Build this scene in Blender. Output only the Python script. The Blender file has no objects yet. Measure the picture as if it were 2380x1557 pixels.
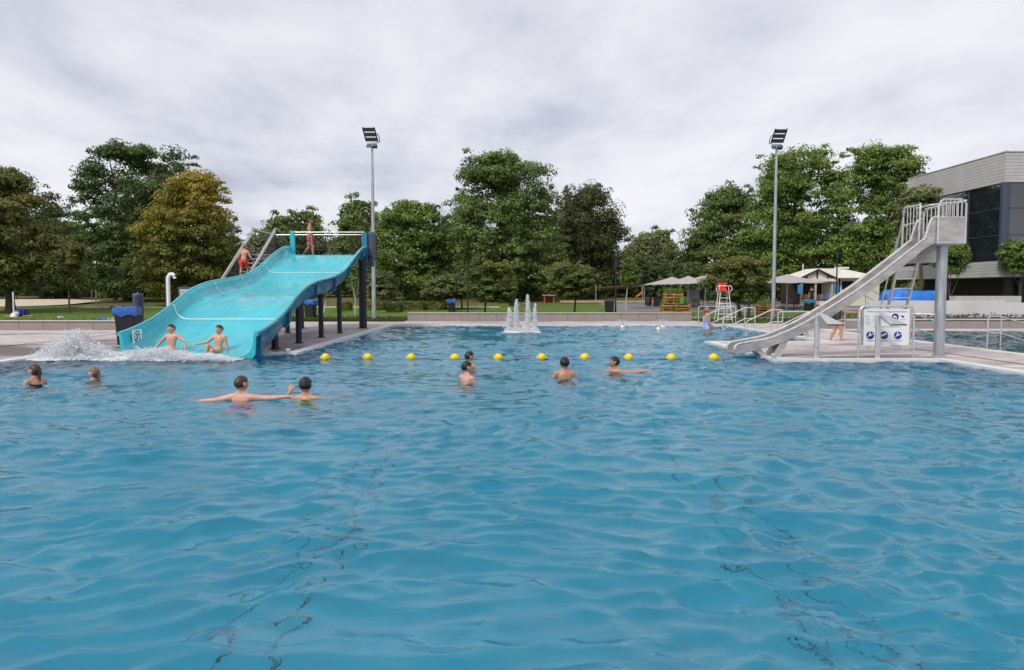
import bpy, bmesh, math, random
import numpy as np
from mathutils import Vector, Matrix, noise

random.seed(7)
rng = np.random.default_rng(11)
scene = bpy.context.scene
C = scene.collection
R = math.radians

# ------------------------------------------------------------------ camera
CAM_Z, F, TAN = 1.70, 1719.0, 0.0602            # eye height, focal length in photo units, tilt
PITCH = math.atan(TAN)
cam_data = bpy.data.cameras.new('camera')
cam_data.sensor_width = 36.0
cam_data.lens = 36.0 * F / 2380.0
cam_data.clip_start, cam_data.clip_end = 0.1, 3000.0
cam = bpy.data.objects.new('camera', cam_data)
C.objects.link(cam)
cam.location = (0, 0, CAM_Z)
cam.rotation_euler = (math.pi / 2 - PITCH, 0, 0)
scene.camera = cam

# ------------------------------------------------------------------ sky
SUN_EL, SUN_AZ = R(46), R(-142)                  # azimuth from +Y towards +X : light from the left, behind
world = bpy.data.worlds.new('World')
scene.world = world
world.use_nodes = True
wt = world.node_tree
for n in list(wt.nodes):
    wt.nodes.remove(n)
def wn(t, **k):
    n = wt.nodes.new(t)
    for a, b in k.items():
        setattr(n, a, b)
    return n
def wmath(op, a, b=None, c=None):
    n = wn('ShaderNodeMath', operation=op)
    for i, v in enumerate((a, b, c)):
        if v is None:
            continue
        if isinstance(v, (int, float)):
            n.inputs[i].default_value = v
        else:
            wt.links.new(v, n.inputs[i])
    return n.outputs[0]
w_out = wn('ShaderNodeOutputWorld')
w_bg = wn('ShaderNodeBackground')
w_bg.inputs['Strength'].default_value = 0.1
sky = wn('ShaderNodeTexSky', sky_type='NISHITA', sun_disc=False)
sky.sun_elevation, sky.sun_rotation = SUN_EL, SUN_AZ
tc = wn('ShaderNodeTexCoord')
sep = wn('ShaderNodeSeparateXYZ')
wt.links.new(tc.outputs['Generated'], sep.inputs[0])
zc = wmath('ADD', wmath('MAXIMUM', sep.outputs[2], 0.0), 0.16)
comb = wn('ShaderNodeCombineXYZ')
wt.links.new(wmath('DIVIDE', sep.outputs[0], zc), comb.inputs[0])
wt.links.new(wmath('DIVIDE', sep.outputs[1], zc), comb.inputs[1])
mp = wn('ShaderNodeMapping')
mp.inputs['Rotation'].default_value = (0, 0, R(60))
mp.inputs['Scale'].default_value = (1.0, 0.7, 1.0)
mp.inputs['Location'].default_value = (20.0, 5.0, 0)
wt.links.new(comb.outputs[0], mp.inputs[0])
n1 = wn('ShaderNodeTexNoise')
n1.inputs['Scale'].default_value = 1.9
n1.inputs['Detail'].default_value = 9.0
n1.inputs['Roughness'].default_value = 0.54
n1.inputs['Distortion'].default_value = 0.12
wt.links.new(mp.outputs[0], n1.inputs['Vector'])
n2 = wn('ShaderNodeTexNoise')
n2.inputs['Scale'].default_value = 0.35
n2.inputs['Detail'].default_value = 2.0
wt.links.new(mp.outputs[0], n2.inputs['Vector'])
dens = wmath('ADD', wmath('MULTIPLY', n1.outputs[0], 0.62), wmath('MULTIPLY', n2.outputs[0], 0.38))
cr = wn('ShaderNodeValToRGB')
els = cr.color_ramp.elements
els[0].position, els[0].color = 0.33, (0.325, 0.34, 0.42, 1)
els[1].position, els[1].color = 0.62, (0.63, 0.62, 0.655, 1)
e = els.new(0.43); e.color = (0.455, 0.46, 0.525, 1)
e = els.new(0.51); e.color = (0.55, 0.545, 0.595, 1)
wt.links.new(dens, cr.inputs[0])
sc10 = wn('ShaderNodeVectorMath', operation='SCALE')
sc10.inputs['Scale'].default_value = 9.6
wt.links.new(cr.outputs[0], sc10.inputs[0])
mixw = wn('ShaderNodeMix', data_type='RGBA')
mixw.inputs['Factor'].default_value = 0.93
wt.links.new(sky.outputs[0], mixw.inputs[6])
wt.links.new(sc10.outputs[0], mixw.inputs[7])
wt.links.new(mixw.outputs[2], w_bg.inputs['Color'])
wt.links.new(w_bg.outputs[0], w_out.inputs[0])

sun_l = bpy.data.lights.new('sun', 'SUN')
sun_l.energy, sun_l.angle, sun_l.color = 1.5, R(14), (1.0, 0.955, 0.89)
sun = bpy.data.objects.new('sun', sun_l)
C.objects.link(sun)
sd = Vector((math.sin(SUN_AZ) * math.cos(SUN_EL), math.cos(SUN_AZ) * math.cos(SUN_EL), math.sin(SUN_EL)))
sun.rotation_euler = sd.to_track_quat('Z', 'Y').to_euler()
sun.location = (-20, -10, 40)

scene.view_settings.view_transform = 'Standard'
scene.view_settings.look = 'None'
scene.view_settings.exposure = 0.62
scene.view_settings.gamma = 1.0
scene.view_settings.use_curve_mapping = False
scene.cycles.use_denoising = True
scene.cycles.max_bounces = 12
scene.cycles.diffuse_bounces = 7
scene.cycles.transmission_bounces = 8
scene.cycles.transparent_max_bounces = 8
scene.cycles.sample_clamp_indirect = 6.0
scene.cycles.caustics_reflective = False
scene.cycles.caustics_refractive = True

# ------------------------------------------------------------------ helpers
def ray(px, py):
    u, v = (px - 1190.0) / F, (778.5 - py) / F
    return Vector((u, math.cos(PITCH) + v * math.sin(PITCH), -math.sin(PITCH) + v * math.cos(PITCH)))
def at(px, py, Y):
    d = ray(px, py)
    return Vector((0, 0, CAM_Z)) + d * (Y / d.y)
def gnd(px, py, z=0.04):
    d = ray(px, py)
    return Vector((0, 0, CAM_Z)) + d * ((z - CAM_Z) / d.z)
def gz(y):
    """height of the lawn, rising gently beyond the pool"""
    t = max(0.0, y - 46.0)
    return 0.05 + 0.028 * t * min(1.0, t / 12.0) if y < 130 else 0.05 + 0.028 * 84

WM = {}                                          # world matrix of parents built so far
def thing(name, label, cat, loc=(0, 0, 0), rz=0.0, group=None):
    o = bpy.data.objects.new(name, None)
    o.empty_display_size = 0.2
    C.objects.link(o)
    o.location = loc
    o.rotation_euler = (0, 0, rz)
    tag(o, label, cat, group)
    WM[o.name] = Matrix.Translation(Vector(loc)) @ Matrix.Rotation(rz, 4, 'Z')
    return o
def tag(o, label=None, cat=None, group=None, kind=None):
    if label: o['label'] = label
    if cat: o['category'] = cat
    if group: o['group'] = group
    if kind: o['kind'] = kind
    return o
def copy_tree(o, loc=None, rz=None, label=None, parent=None, group=None, scale=None):
    c = o.copy()
    C.objects.link(c)
    if parent is not None:
        c.parent = parent
    if loc is not None: c.location = loc
    if rz is not None: c.rotation_euler = (0, 0, rz)
    if scale is not None: c.scale = scale
    if label: c['label'] = label
    if group: c['group'] = group
    for ch in list(o.children):
        copy_tree(ch, parent=c)
    return c

class MB:
    """collects shapes; build() links them as one mesh object"""
    def __init__(s):
        s.v, s.f, s.m = [], [], []
    def add(s, vs, fs, mi=0):
        b = len(s.v)
        s.v += [tuple(v) for v in vs]
        s.f += [tuple(b + i for i in f) for f in fs]
        s.m += [mi] * len(fs)
        return s
    def box(s, x0, x1, y0, y1, z0, z1, mi=0):
        vs = [(x0,y0,z0),(x1,y0,z0),(x1,y1,z0),(x0,y1,z0),(x0,y0,z1),(x1,y0,z1),(x1,y1,z1),(x0,y1,z1)]
        return s.add(vs, [(0,3,2,1),(4,5,6,7),(0,1,5,4),(1,2,6,5),(2,3,7,6),(3,0,4,7)], mi)
    def obox(s, c, ax, ay, az, mi=0):
        """box with centre c and half-axis vectors"""
        c, ax, ay, az = map(Vector, (c, ax, ay, az))
        vs = [c + i*ax + j*ay + k*az for k in (-1,1) for (i,j) in ((-1,-1),(1,-1),(1,1),(-1,1))]
        return s.add(vs, [(0,3,2,1),(4,5,6,7),(0,1,5,4),(1,2,6,5),(2,3,7,6),(3,0,4,7)], mi)
    def tube(s, pts, r, n=8, mi=0, caps=True, flat=1.0):
        pts = [Vector(p) for p in pts]
        k = len(pts)
        rs = r if isinstance(r, (list, tuple)) else [r] * k
        vs, fs = [], []
        ref = None
        for i, p in enumerate(pts):
            t = (pts[min(i+1,k-1)] - pts[max(i-1,0)])
            t = t.normalized() if t.length > 1e-9 else Vector((0,0,1))
            if ref is None:
                ref = Vector((1,0,0)) if abs(t.x) < 0.8 else Vector((0,1,0))
            a = (ref - t * ref.dot(t)).normalized()
            b = t.cross(a)
            ref = a
            for j in range(n):
                an = 2*math.pi*j/n
                vs.append(p + rs[i]*(math.cos(an)*a + flat*math.sin(an)*b))
        for i in range(k-1):
            for j in range(n):
                q = (j+1) % n
                fs.append((i*n+j, i*n+q, (i+1)*n+q, (i+1)*n+j))
        if caps:
            fs.append(tuple(range(n-1,-1,-1)))
            fs.append(tuple((k-1)*n+j for j in range(n)))
        return s.add(vs, fs, mi)
    def lathe(s, prof, c=(0,0,0), n=16, mi=0):
        c = Vector(c)
        vs, fs = [], []
        for (r, z) in prof:
            for j in range(n):
                a = 2*math.pi*j/n
                vs.append(c + Vector((r*math.cos(a), r*math.sin(a), z)))
        for i in range(len(prof)-1):
            for j in range(n):
                q = (j+1) % n
                fs.append((i*n+j, i*n+q, (i+1)*n+q, (i+1)*n+j))
        fs.append(tuple(range(n-1,-1,-1)))
        fs.append(tuple((len(prof)-1)*n+j for j in range(n)))
        return s.add(vs, fs, mi)
    def prism(s, poly, vec, mi=0):
        """closed polygon of 3-D points pushed along vec"""
        vec = Vector(vec)
        k = len(poly)
        vs = [Vector(p) for p in poly] + [Vector(p) + vec for p in poly]
        fs = [tuple(range(k-1,-1,-1)), tuple(range(k, 2*k))]
        fs += [(i, (i+1) % k, k+(i+1) % k, k+i) for i in range(k)]
        return s.add(vs, fs, mi)
    def ell(s, c, rx, ry, rz, nu=12, nv=8, mi=0):
        c = Vector(c)
        vs, fs = [c + Vector((0,0,-rz))], []
        for i in range(1, nv):
            t = -math.pi/2 + math.pi*i/nv
            for j in range(nu):
                a = 2*math.pi*j/nu
                vs.append(c + Vector((rx*math.cos(t)*math.cos(a), ry*math.cos(t)*math.sin(a), rz*math.sin(t))))
        vs.append(c + Vector((0,0,rz)))
        for j in range(nu):
            fs.append((0, 1+(j+1) % nu, 1+j))
        for i in range(nv-2):
            for j in range(nu):
                a, b = 1+i*nu+j, 1+i*nu+(j+1) % nu
                fs.append((a, b, b+nu, a+nu))
        top = len(vs)-1
        for j in range(nu):
            a, b = 1+(nv-2)*nu+j, 1+(nv-2)*nu+(j+1) % nu
            fs.append((a, b, top))
        return s.add(vs, fs, mi)
    def build(s, name, mat, parent=None, smooth=False, bevel=0.0, local=False, seg=2, sharp=40):
        me = bpy.data.meshes.new(name)
        vs = s.v
        M = Matrix.Identity(4)
        if parent is not None:
            M = WM[parent.name]
            if not local:
                inv = M.inverted()
                vs = [inv @ Vector(v) for v in vs]
        me.from_pydata([tuple(v) for v in vs], [], s.f)
        mats = mat if isinstance(mat, (list, tuple)) else [mat]
        for m in mats:
            me.materials.append(m)
        if len(mats) > 1:
            me.polygons.foreach_set('material_index', s.m)
        bm = bmesh.new(); bm.from_mesh(me)
        bmesh.ops.recalc_face_normals(bm, faces=bm.faces)
        bm.to_mesh(me); bm.free()
        if smooth:
            me.polygons.foreach_set('use_smooth', [True]*len(me.polygons))
            me.set_sharp_from_angle(angle=R(sharp))
        me.update()
        o = bpy.data.objects.new(name, me)
        C.objects.link(o)
        if parent is not None:
            o.parent = parent
        WM[o.name] = M
        if bevel:
            bv = o.modifiers.new('bevel', 'BEVEL')
            bv.width, bv.segments, bv.limit_method = bevel, seg, 'ANGLE'
        return o
def mesh_np(name, verts, quads, mat, parent=None, smooth=False, kind=None):
    """fast mesh of quads from numpy arrays (world coordinates)"""
    me = bpy.data.meshes.new(name)
    verts = np.asarray(verts, dtype=np.float64)
    M = Matrix.Identity(4)
    if parent is not None:
        M = WM[parent.name]
        inv = np.array(M.inverted())
        verts = verts @ inv[:3,:3].T + inv[:3,3]
    nq, w = quads.shape
    me.vertices.add(len(verts)); me.vertices.foreach_set('co', verts.astype(np.float32).ravel())
    me.loops.add(nq*w); me.loops.foreach_set('vertex_index', quads.astype(np.int32).ravel())
    me.polygons.add(nq)
    me.polygons.foreach_set('loop_start', np.arange(0, nq*w, w, dtype=np.int32))
    if smooth:
        me.polygons.foreach_set('use_smooth', np.ones(nq, dtype=bool))
    me.materials.append(mat)
    me.update(calc_edges=True)
    me.validate()
    o = bpy.data.objects.new(name, me)
    C.objects.link(o)
    if parent is not None:
        o.parent = parent
    WM[o.name] = M
    if kind: o['kind'] = kind
    return o

# ------------------------------------------------------------------ materials
def newmat(name):
    m = bpy.data.materials.new(name)
    m.use_nodes = True
    nt = m.node_tree
    b = nt.nodes['Principled BSDF']
    return m, nt, b
def nd(nt, t, ins=None, **k):
    n = nt.nodes.new(t)
    for a, b in k.items():
        setattr(n, a, b)
    for a, b in (ins or {}).items():
        if hasattr(b, 'is_output'):
            nt.links.new(b, n.inputs[a])
        else:
            n.inputs[a].default_value = b
    return n
def coord(nt, kind='Object', scale=(1,1,1), rot=(0,0,0)):
    t = nd(nt, 'ShaderNodeTexCoord')
    mp = nd(nt, 'ShaderNodeMapping', {'Vector': t.outputs[kind], 'Scale': scale, 'Rotation': rot})
    return mp.outputs[0]
def ramp(nt, fac, stops):
    r = nd(nt, 'ShaderNodeValToRGB', {'Fac': fac})
    el = r.color_ramp.elements
    el[0].position, el[0].color = stops[0][0], (*stops[0][1], 1)
    el[1].position, el[1].color = stops[-1][0], (*stops[-1][1], 1)
    for p, c in stops[1:-1]:
        x = el.new(p); x.color = (*c, 1)
    return r.outputs[0]
def mixc(nt, f, a, b, mode='MIX'):
    n = nd(nt, 'ShaderNodeMix', data_type='RGBA', blend_type=mode)
    for i, v in ((0, f), (6, a), (7, b)):
        if hasattr(v, 'is_output'):
            nt.links.new(v, n.inputs[i])
        else:
            n.inputs[i].default_value = v if i == 0 else (*v, 1)
    return n.outputs[2]
def pm(name, col, rough=0.5, metal=0.0, var=0.12, scale=5.0, bump=0.0, bscale=40.0, spec=0.5, stretch=(1,1,1), dirt=0.0, dirtcol=(0.12,0.10,0.08)):
    """painted / plain surface with procedural mottling, optional dirt and relief"""
    m, nt, b = newmat(name)
    v = coord(nt, 'Object', stretch)
    nz = nd(nt, 'ShaderNodeTexNoise', {'Vector': v, 'Scale': scale, 'Detail': 5.0, 'Roughness': 0.6})
    lo = tuple(max(0.0, c*(1-var)) for c in col); hi = tuple(min(1.0, c*(1+var)) for c in col)
    c = ramp(nt, nz.outputs[0], [(0.3, lo), (0.7, hi)])
    if dirt:
        dz = nd(nt, 'ShaderNodeTexNoise', {'Vector': v, 'Scale': scale*0.6, 'Detail': 8.0, 'Roughness': 0.7})
        f = ramp(nt, dz.outputs[0], [(0.5, (0,0,0)), (0.72, (dirt,)*3)])
        c = mixc(nt, f, c, dirtcol)
    nt.links.new(c, b.inputs['Base Color'])
    rr = ramp(nt, nz.outputs[0], [(0.3, (rough*0.85,)*3), (0.7, (min(1, rough*1.15),)*3)])
    nt.links.new(rr, b.inputs['Roughness'])
    b.inputs['Metallic'].default_value = metal
    b.inputs['Specular IOR Level'].default_value = spec
    if bump:
        bz = nd(nt, 'ShaderNodeTexNoise', {'Vector': v, 'Scale': bscale, 'Detail': 4.0})
        bp = nd(nt, 'ShaderNodeBump', {'Height': bz.outputs[0], 'Strength': bump, 'Distance': 0.02})
        nt.links.new(bp.outputs[0], b.inputs['Normal'])
    return m

M_ = {}
M_['steel'] = pm('stainless_steel', (0.72, 0.70, 0.675), 0.30, 0.78, 0.12, 9, 0.05, 60)
M_['steel_sheet'] = pm('brushed_steel_sheet', (0.50, 0.475, 0.45), 0.42, 0.6, 0.26, 2.6, 0.12, 7, stretch=(1,1,2.2), dirt=0.65, dirtcol=(0.24,0.20,0.17))
M_['galv'] = pm('galvanised_steel', (0.46, 0.48, 0.50), 0.42, 0.75, 0.30, 4, 0.06, 30, stretch=(3,3,0.35), dirt=0.3, dirtcol=(0.25,0.22,0.21))
M_['white_paint'] = pm('white_paint', (0.78, 0.78, 0.77), 0.4, 0, 0.06, 4)
M_['white_wall'] = pm('white_render', (0.66, 0.655, 0.66), 0.8, 0, 0.06, 1.2, 0.15, 60, dirt=0.18, dirtcol=(0.4,0.38,0.36))
M_['kerb'] = pm('white_pool_coping', (0.72, 0.70, 0.69), 0.45, 0, 0.08, 3, 0.05, 50, dirt=0.3, dirtcol=(0.45,0.42,0.4))
M_['panel'] = pm('taupe_stone_panel', (0.30, 0.262, 0.235), 0.75, 0, 0.10, 2.0, 0.1, 90)
M_['cap'] = pm('pale_stone_cap', (0.50, 0.47, 0.43), 0.75, 0, 0.10, 3, 0.1, 60)
M_['joint'] = pm('dark_joint', (0.045, 0.04, 0.04), 0.9, 0, 0.2, 8)
M_['navy'] = pm('navy_coated_steel', (0.006, 0.010, 0.018), 0.45, 0, 0.25, 4)
M_['slate'] = pm('slate_grey_coat', (0.07, 0.085, 0.13), 0.5, 0, 0.15, 4)
M_['black'] = pm('black_plastic', (0.014, 0.015, 0.018), 0.5, 0, 0.3, 5)
M_['dark'] = pm('dark_metal', (0.03, 0.034, 0.04), 0.5, 0.2, 0.2, 4)
M_['blue_bag'] = pm('blue_bin_bag', (0.03, 0.14, 0.48), 0.35, 0, 0.4, 9, 0.5, 18)
M_['teal_bag'] = pm('teal_bin_bag', (0.04, 0.22, 0.34), 0.35, 0, 0.3, 9, 0.5, 18)
M_['tarp'] = pm('blue_tarpaulin', (0.012, 0.17, 0.62), 0.38, 0, 0.3, 2.2, 0.5, 5)
M_['yellow'] = pm('yellow_float', (0.86, 0.62, 0.012), 0.4, 0, 0.08, 8)
M_['rope'] = pm('dark_red_rope', (0.16, 0.02, 0.05), 0.8, 0, 0.2, 30)
M_['red'] = pm('red_plastic', (0.72, 0.02, 0.015), 0.35, 0, 0.08, 5)
M_['sign_white'] = pm('white_sign_face', (0.80, 0.80, 0.80), 0.35, 0, 0.03, 3)
M_['sign_blue'] = pm('blue_sign_print', (0.008, 0.035, 0.22), 0.4, 0, 0.05, 5)
M_['print'] = pm('grey_print', (0.16, 0.17, 0.2), 0.5, 0, 0.05, 5)
M_['print_black'] = pm('black_print', (0.02, 0.02, 0.03), 0.5, 0, 0.05, 5)
M_['print_red'] = pm('red_print', (0.55, 0.03, 0.05), 0.5, 0, 0.05, 5)
M_['pallet'] = pm('pallet_wood', (0.55, 0.26, 0.075), 0.7, 0, 0.25, 7, 0.1, 40, stretch=(1,1,4))
M_['soil'] = pm('dark_soil', (0.03, 0.022, 0.015), 0.95, 0, 0.3, 9)
M_['bark'] = pm('brown_bark', (0.075, 0.055, 0.042), 0.9, 0, 0.35, 4, 0.6, 12, stretch=(2,2,0.4))
M_['bark_pale'] = pm('pale_bark', (0.52, 0.49, 0.44), 0.85, 0, 0.2, 5, 0.3, 16)
M_['stake'] = pm('wooden_stake', (0.36, 0.27, 0.18), 0.8, 0, 0.2, 6)
M_['barrel'] = pm('barrel_oak', (0.055, 0.028, 0.014), 0.6, 0, 0.3, 5)
M_['cream'] = pm('cream_cladding', (0.82, 0.78, 0.68), 0.65, 0, 0.05, 1.5)
M_['cream_roof'] = pm('cream_roof_sheet', (0.80, 0.77, 0.68), 0.6, 0, 0.06, 2)
M_['timber'] = pm('dark_timber', (0.035, 0.025, 0.02), 0.7, 0, 0.25, 6)
M_['orange_panel'] = pm('orange_brown_panel', (0.36, 0.12, 0.035), 0.6, 0, 0.15, 4)
M_['canopy'] = pm('taupe_canopy_fabric', (0.42, 0.385, 0.37), 0.85, 0, 0.08, 1.5)
M_['siding'] = pm('grey_fibre_siding', (0.46, 0.45, 0.445), 0.7, 0, 0.10, 0.9, 0.08, 40, dirt=0.15)
M_['concrete'] = pm('grey_concrete', (0.20, 0.19, 0.185), 0.85, 0, 0.15, 1.5, 0.1, 30)
M_['dark_room'] = pm('dark_interior', (0.012, 0.013, 0.015), 0.8, 0, 0.3, 1.0)
M_['frame_blue'] = pm('blue_grey_column', (0.05, 0.07, 0.11), 0.4, 0.2, 0.1, 2)
M_['sand'] = pm('pale_sand', (0.62, 0.52, 0.40), 0.95, 0, 0.10, 2.0, 0.2, 20)
M_['path'] = pm('pale_gravel_path', (0.45, 0.41, 0.37), 0.9, 0, 0.12, 1.2, 0.1, 30)
M_['terrace'] = pm('grey_terrace_paving', (0.20, 0.185, 0.175), 0.85, 0, 0.25, 0.8, 0.1, 30)
M_['towel_blue'] = pm('blue_towel', (0.05, 0.17, 0.5), 0.9, 0, 0.6, 14)
M_['towel_pale'] = pm('pale_towel', (0.5, 0.52, 0.55), 0.9, 0, 0.4, 14)
M_['bag_blue'] = pm('royal_blue_fabric', (0.02, 0.035, 0.24), 0.8, 0, 0.25, 9)
M_['orange'] = pm('orange_foam', (0.60, 0.22, 0.03), 0.7, 0, 0.15, 6)
M_['green_sheet'] = pm('green_cloth', (0.012, 0.10, 0.03), 0.8, 0, 0.2, 4)
M_['green_box'] = pm('green_plastic', (0.05, 0.36, 0.06), 0.5, 0, 0.1, 4)
M_['blue_sign'] = pm('light_blue_sign', (0.04, 0.30, 0.60), 0.5, 0, 0.1, 4)
M_['shirt_white'] = pm('white_shirt', (0.7, 0.68, 0.72), 0.85, 0, 0.1, 9)
M_['shirt_dark'] = pm('dark_shirt', (0.02, 0.02, 0.03), 0.85, 0, 0.2, 9)
M_['lens'] = pm('lamp_glass', (0.03, 0.03, 0.04), 0.25, 0, 0.1, 5)

def glass_mat():
    m, nt, b = newmat('dark_window_glass')
    v = coord(nt, 'Object')
    nz = nd(nt, 'ShaderNodeTexNoise', {'Vector': v, 'Scale': 0.35, 'Detail': 1.0})
    nt.links.new(ramp(nt, nz.outputs[0], [(0.3, (0.012,0.016,0.022)), (0.7, (0.02,0.026,0.034))]), b.inputs['Base Color'])
    b.inputs['Roughness'].default_value = 0.02
    b.inputs['Specular IOR Level'].default_value = 1.0
    b.inputs['IOR'].default_value = 1.65
    bp = nd(nt, 'ShaderNodeBump', {'Height': nz.outputs[0], 'Strength': 0.1, 'Distance': 0.02})
    nt.links.new(bp.outputs[0], b.inputs['Normal'])
    return m
M_['glass'] = glass_mat()

DZ_ = 0.04
def deck_mat():
    m, nt, b = newmat('paving_slabs')
    v = coord(nt, 'Object')
    br = nd(nt, 'ShaderNodeTexBrick', {'Vector': v, 'Color1': (0.80,0.80,0.80,1), 'Color2': (1,1,1,1), 'Mortar': (0.40,0.39,0.38,1),
            'Scale': 1.0, 'Mortar Size': 0.010, 'Brick Width': 0.8, 'Row Height': 0.4, 'Bias': 0.1})
    st = nd(nt, 'ShaderNodeTexNoise', {'Vector': coord(nt, 'Object', (0.35, 2.4, 1)), 'Scale': 2.2, 'Detail': 7.0, 'Roughness': 0.68})
    base = ramp(nt, st.outputs[0], [(0.33, (0.30,0.25,0.235)), (0.42, (0.47,0.405,0.385)), (0.52, (0.60,0.53,0.51)), (0.64, (0.68,0.615,0.60))])
    c = mixc(nt, 1.0, base, br.outputs[0], 'MULTIPLY')
    wz = nd(nt, 'ShaderNodeTexNoise', {'Vector': coord(nt, 'Object', (0.5, 1.0, 1)), 'Scale': 0.55, 'Detail': 6.0, 'Roughness': 0.62})
    wf = wz.outputs[0]
    for (cx, cy, rx, ry, k) in ((-13.0, 20.4, 4.0, 2.6, 0.26), (-8.0, 20.6, 4.0, 2.4, 0.24), (8.2, 17.9, 3.5, 0.9, 0.14)):
        # spray keeps these places wet
        sv = nd(nt, 'ShaderNodeVectorMath', {0: nd(nt, 'ShaderNodeTexCoord').outputs['Object'], 1: (cx, cy, DZ_)}, operation='SUBTRACT')
        dv = nd(nt, 'ShaderNodeVectorMath', {0: sv.outputs[0], 1: (rx, ry, 1)}, operation='DIVIDE')
        ln = nd(nt, 'ShaderNodeVectorMath', {0: dv.outputs[0]}, operation='LENGTH')
        mr = nd(nt, 'ShaderNodeMapRange', {'Value': ln.outputs['Value'], 'From Min': 0.2, 'From Max': 1.2, 'To Min': k, 'To Max': 0.0})
        wf = nd(nt, 'ShaderNodeMath', {0: wf, 1: mr.outputs[0]}, operation='ADD').outputs[0]
    wet = ramp(nt, wf, [(0.53, (0,0,0)), (0.66, (0.78,)*3)])
    c = mixc(nt, wet, c, (0.15,0.128,0.118))
    nt.links.new(c, b.inputs['Base Color'])
    nt.links.new(ramp(nt, wf, [(0.53, (0.8,)*3), (0.66, (0.25,)*3)]), b.inputs['Roughness'])
    bp = nd(nt, 'ShaderNodeBump', {'Height': br.outputs[1], 'Strength': 0.4, 'Distance': 0.004}, invert=True)
    nt.links.new(bp.outputs[0], b.inputs['Normal'])
    return m
M_['deck'] = deck_mat()

def grass_mat():
    m, nt, b = newmat('lawn_grass')
    v = coord(nt, 'Object')
    a = nd(nt, 'ShaderNodeTexNoise', {'Vector': v, 'Scale': 0.16, 'Detail': 5.0, 'Roughness': 0.6})
    f = nd(nt, 'ShaderNodeTexNoise', {'Vector': coord(nt, 'Object', (1, 0.5, 1)), 'Scale': 3.0, 'Detail': 8.0, 'Roughness': 0.75})
    g = ramp(nt, f.outputs[0], [(0.3, (0.050,0.098,0.012)), (0.5, (0.10,0.175,0.024)), (0.7, (0.17,0.25,0.048))])
    dry = ramp(nt, f.outputs[0], [(0.3, (0.085,0.075,0.022)), (0.7, (0.20,0.165,0.065))])
    sp = nd(nt, 'ShaderNodeSeparateXYZ', {0: v})
    # worn, drier turf on the bank under the trees
    far = nd(nt, 'ShaderNodeMapRange', {'Value': sp.outputs[1], 'From Min': 56.0, 'From Max': 72.0})
    mx = nd(nt, 'ShaderNodeMath', {0: a.outputs[0], 1: far.outputs[0]}, operation='MULTIPLY_ADD')
    mx.inputs[2].default_value = 0.0
    ad = nd(nt, 'ShaderNodeMath', {0: mx.outputs[0], 1: a.outputs[0]}, operation='ADD')
    dm = ramp(nt, ad.outputs[0], [(0.52, (0,0,0)), (0.80, (0.85,)*3)])
    nt.links.new(mixc(nt, dm, g, dry), b.inputs['Base Color'])
    b.inputs['Roughness'].default_value = 0.9
    b.inputs['Specular IOR Level'].default_value = 0.2
    bp = nd(nt, 'ShaderNodeBump', {'Height': f.outputs[0], 'Strength': 0.9, 'Distance': 0.12})
    nt.links.new(bp.outputs[0], b.inputs['Normal'])
    return m
M_['grass'] = grass_mat()

def leaf_mat(name, dark, mid, light, accent=None, acc=0.0, zacc=None):
    m, nt, b = newmat(name)
    g = nd(nt, 'ShaderNodeNewGeometry')
    v = coord(nt, 'Object')
    nz = nd(nt, 'ShaderNodeTexNoise', {'Vector': v, 'Scale': 0.42, 'Detail': 3.0, 'Roughness': 0.6})
    s = nd(nt, 'ShaderNodeMath', {0: nz.outputs[0], 1: 0.62}, operation='MULTIPLY')
    r_ = nd(nt, 'ShaderNodeMath', {0: g.outputs['Random Per Island'], 1: 0.38}, operation='MULTIPLY')
    t = nd(nt, 'ShaderNodeMath', {0: s.outputs[0], 1: r_.outputs[0]}, operation='ADD')
    c = ramp(nt, t.outputs[0], [(0.28, dark), (0.5, mid), (0.72, light)])
    if accent:
        n2 = nd(nt, 'ShaderNodeTexNoise', {'Vector': v, 'Scale': 0.30, 'Detail': 4.0, 'Roughness': 0.65, 'Distortion': 0.4})
        fac = n2.outputs[0]
        if zacc:
            sp = nd(nt, 'ShaderNodeSeparateXYZ', {0: v})
            mr = nd(nt, 'ShaderNodeMapRange', {'Value': sp.outputs[2], 'From Min': zacc[0], 'From Max': zacc[1], 'To Min': -0.16, 'To Max': 0.22})
            fac = nd(nt, 'ShaderNodeMath', {0: fac, 1: mr.outputs[0]}, operation='ADD').outputs[0]
        r2 = nd(nt, 'ShaderNodeMath', {0: g.outputs['Random Per Island'], 1: 0.16}, operation='MULTIPLY')
        fac = nd(nt, 'ShaderNodeMath', {0: fac, 1: r2.outputs[0]}, operation='ADD').outputs[0]
        f = ramp(nt, fac, [(0.52, (0,0,0)), (0.72, (acc,)*3)])
        c = mixc(nt, f, c, accent)
    nt.links.new(c, b.inputs['Base Color'])
    b.inputs['Roughness'].default_value = 0.55
    b.inputs['Specular IOR Level'].default_value = 0.35
    tr = nd(nt, 'ShaderNodeBsdfTranslucent', {'Color': c})
    mx = nd(nt, 'ShaderNodeMixShader', {0: 0.40, 1: b.outputs[0], 2: tr.outputs[0]})
    nt.links.new(mx.outputs[0], nt.nodes['Material Output'].inputs[0])
    return m
L_ = {}
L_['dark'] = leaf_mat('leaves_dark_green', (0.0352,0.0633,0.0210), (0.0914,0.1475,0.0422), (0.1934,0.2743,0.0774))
L_['mid'] = leaf_mat('leaves_mid_green', (0.0627,0.0974,0.0278), (0.1564,0.2226,0.0592), (0.3202,0.4003,0.1114))
L_['fresh'] = leaf_mat('leaves_fresh_green', (0.0674,0.1147,0.0269), (0.1751,0.2628,0.0538), (0.3535,0.4546,0.1078))
L_['olive'] = leaf_mat('leaves_olive', (0.0757,0.0948,0.0378), (0.1892,0.2207,0.0819), (0.3625,0.3940,0.1577))
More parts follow.
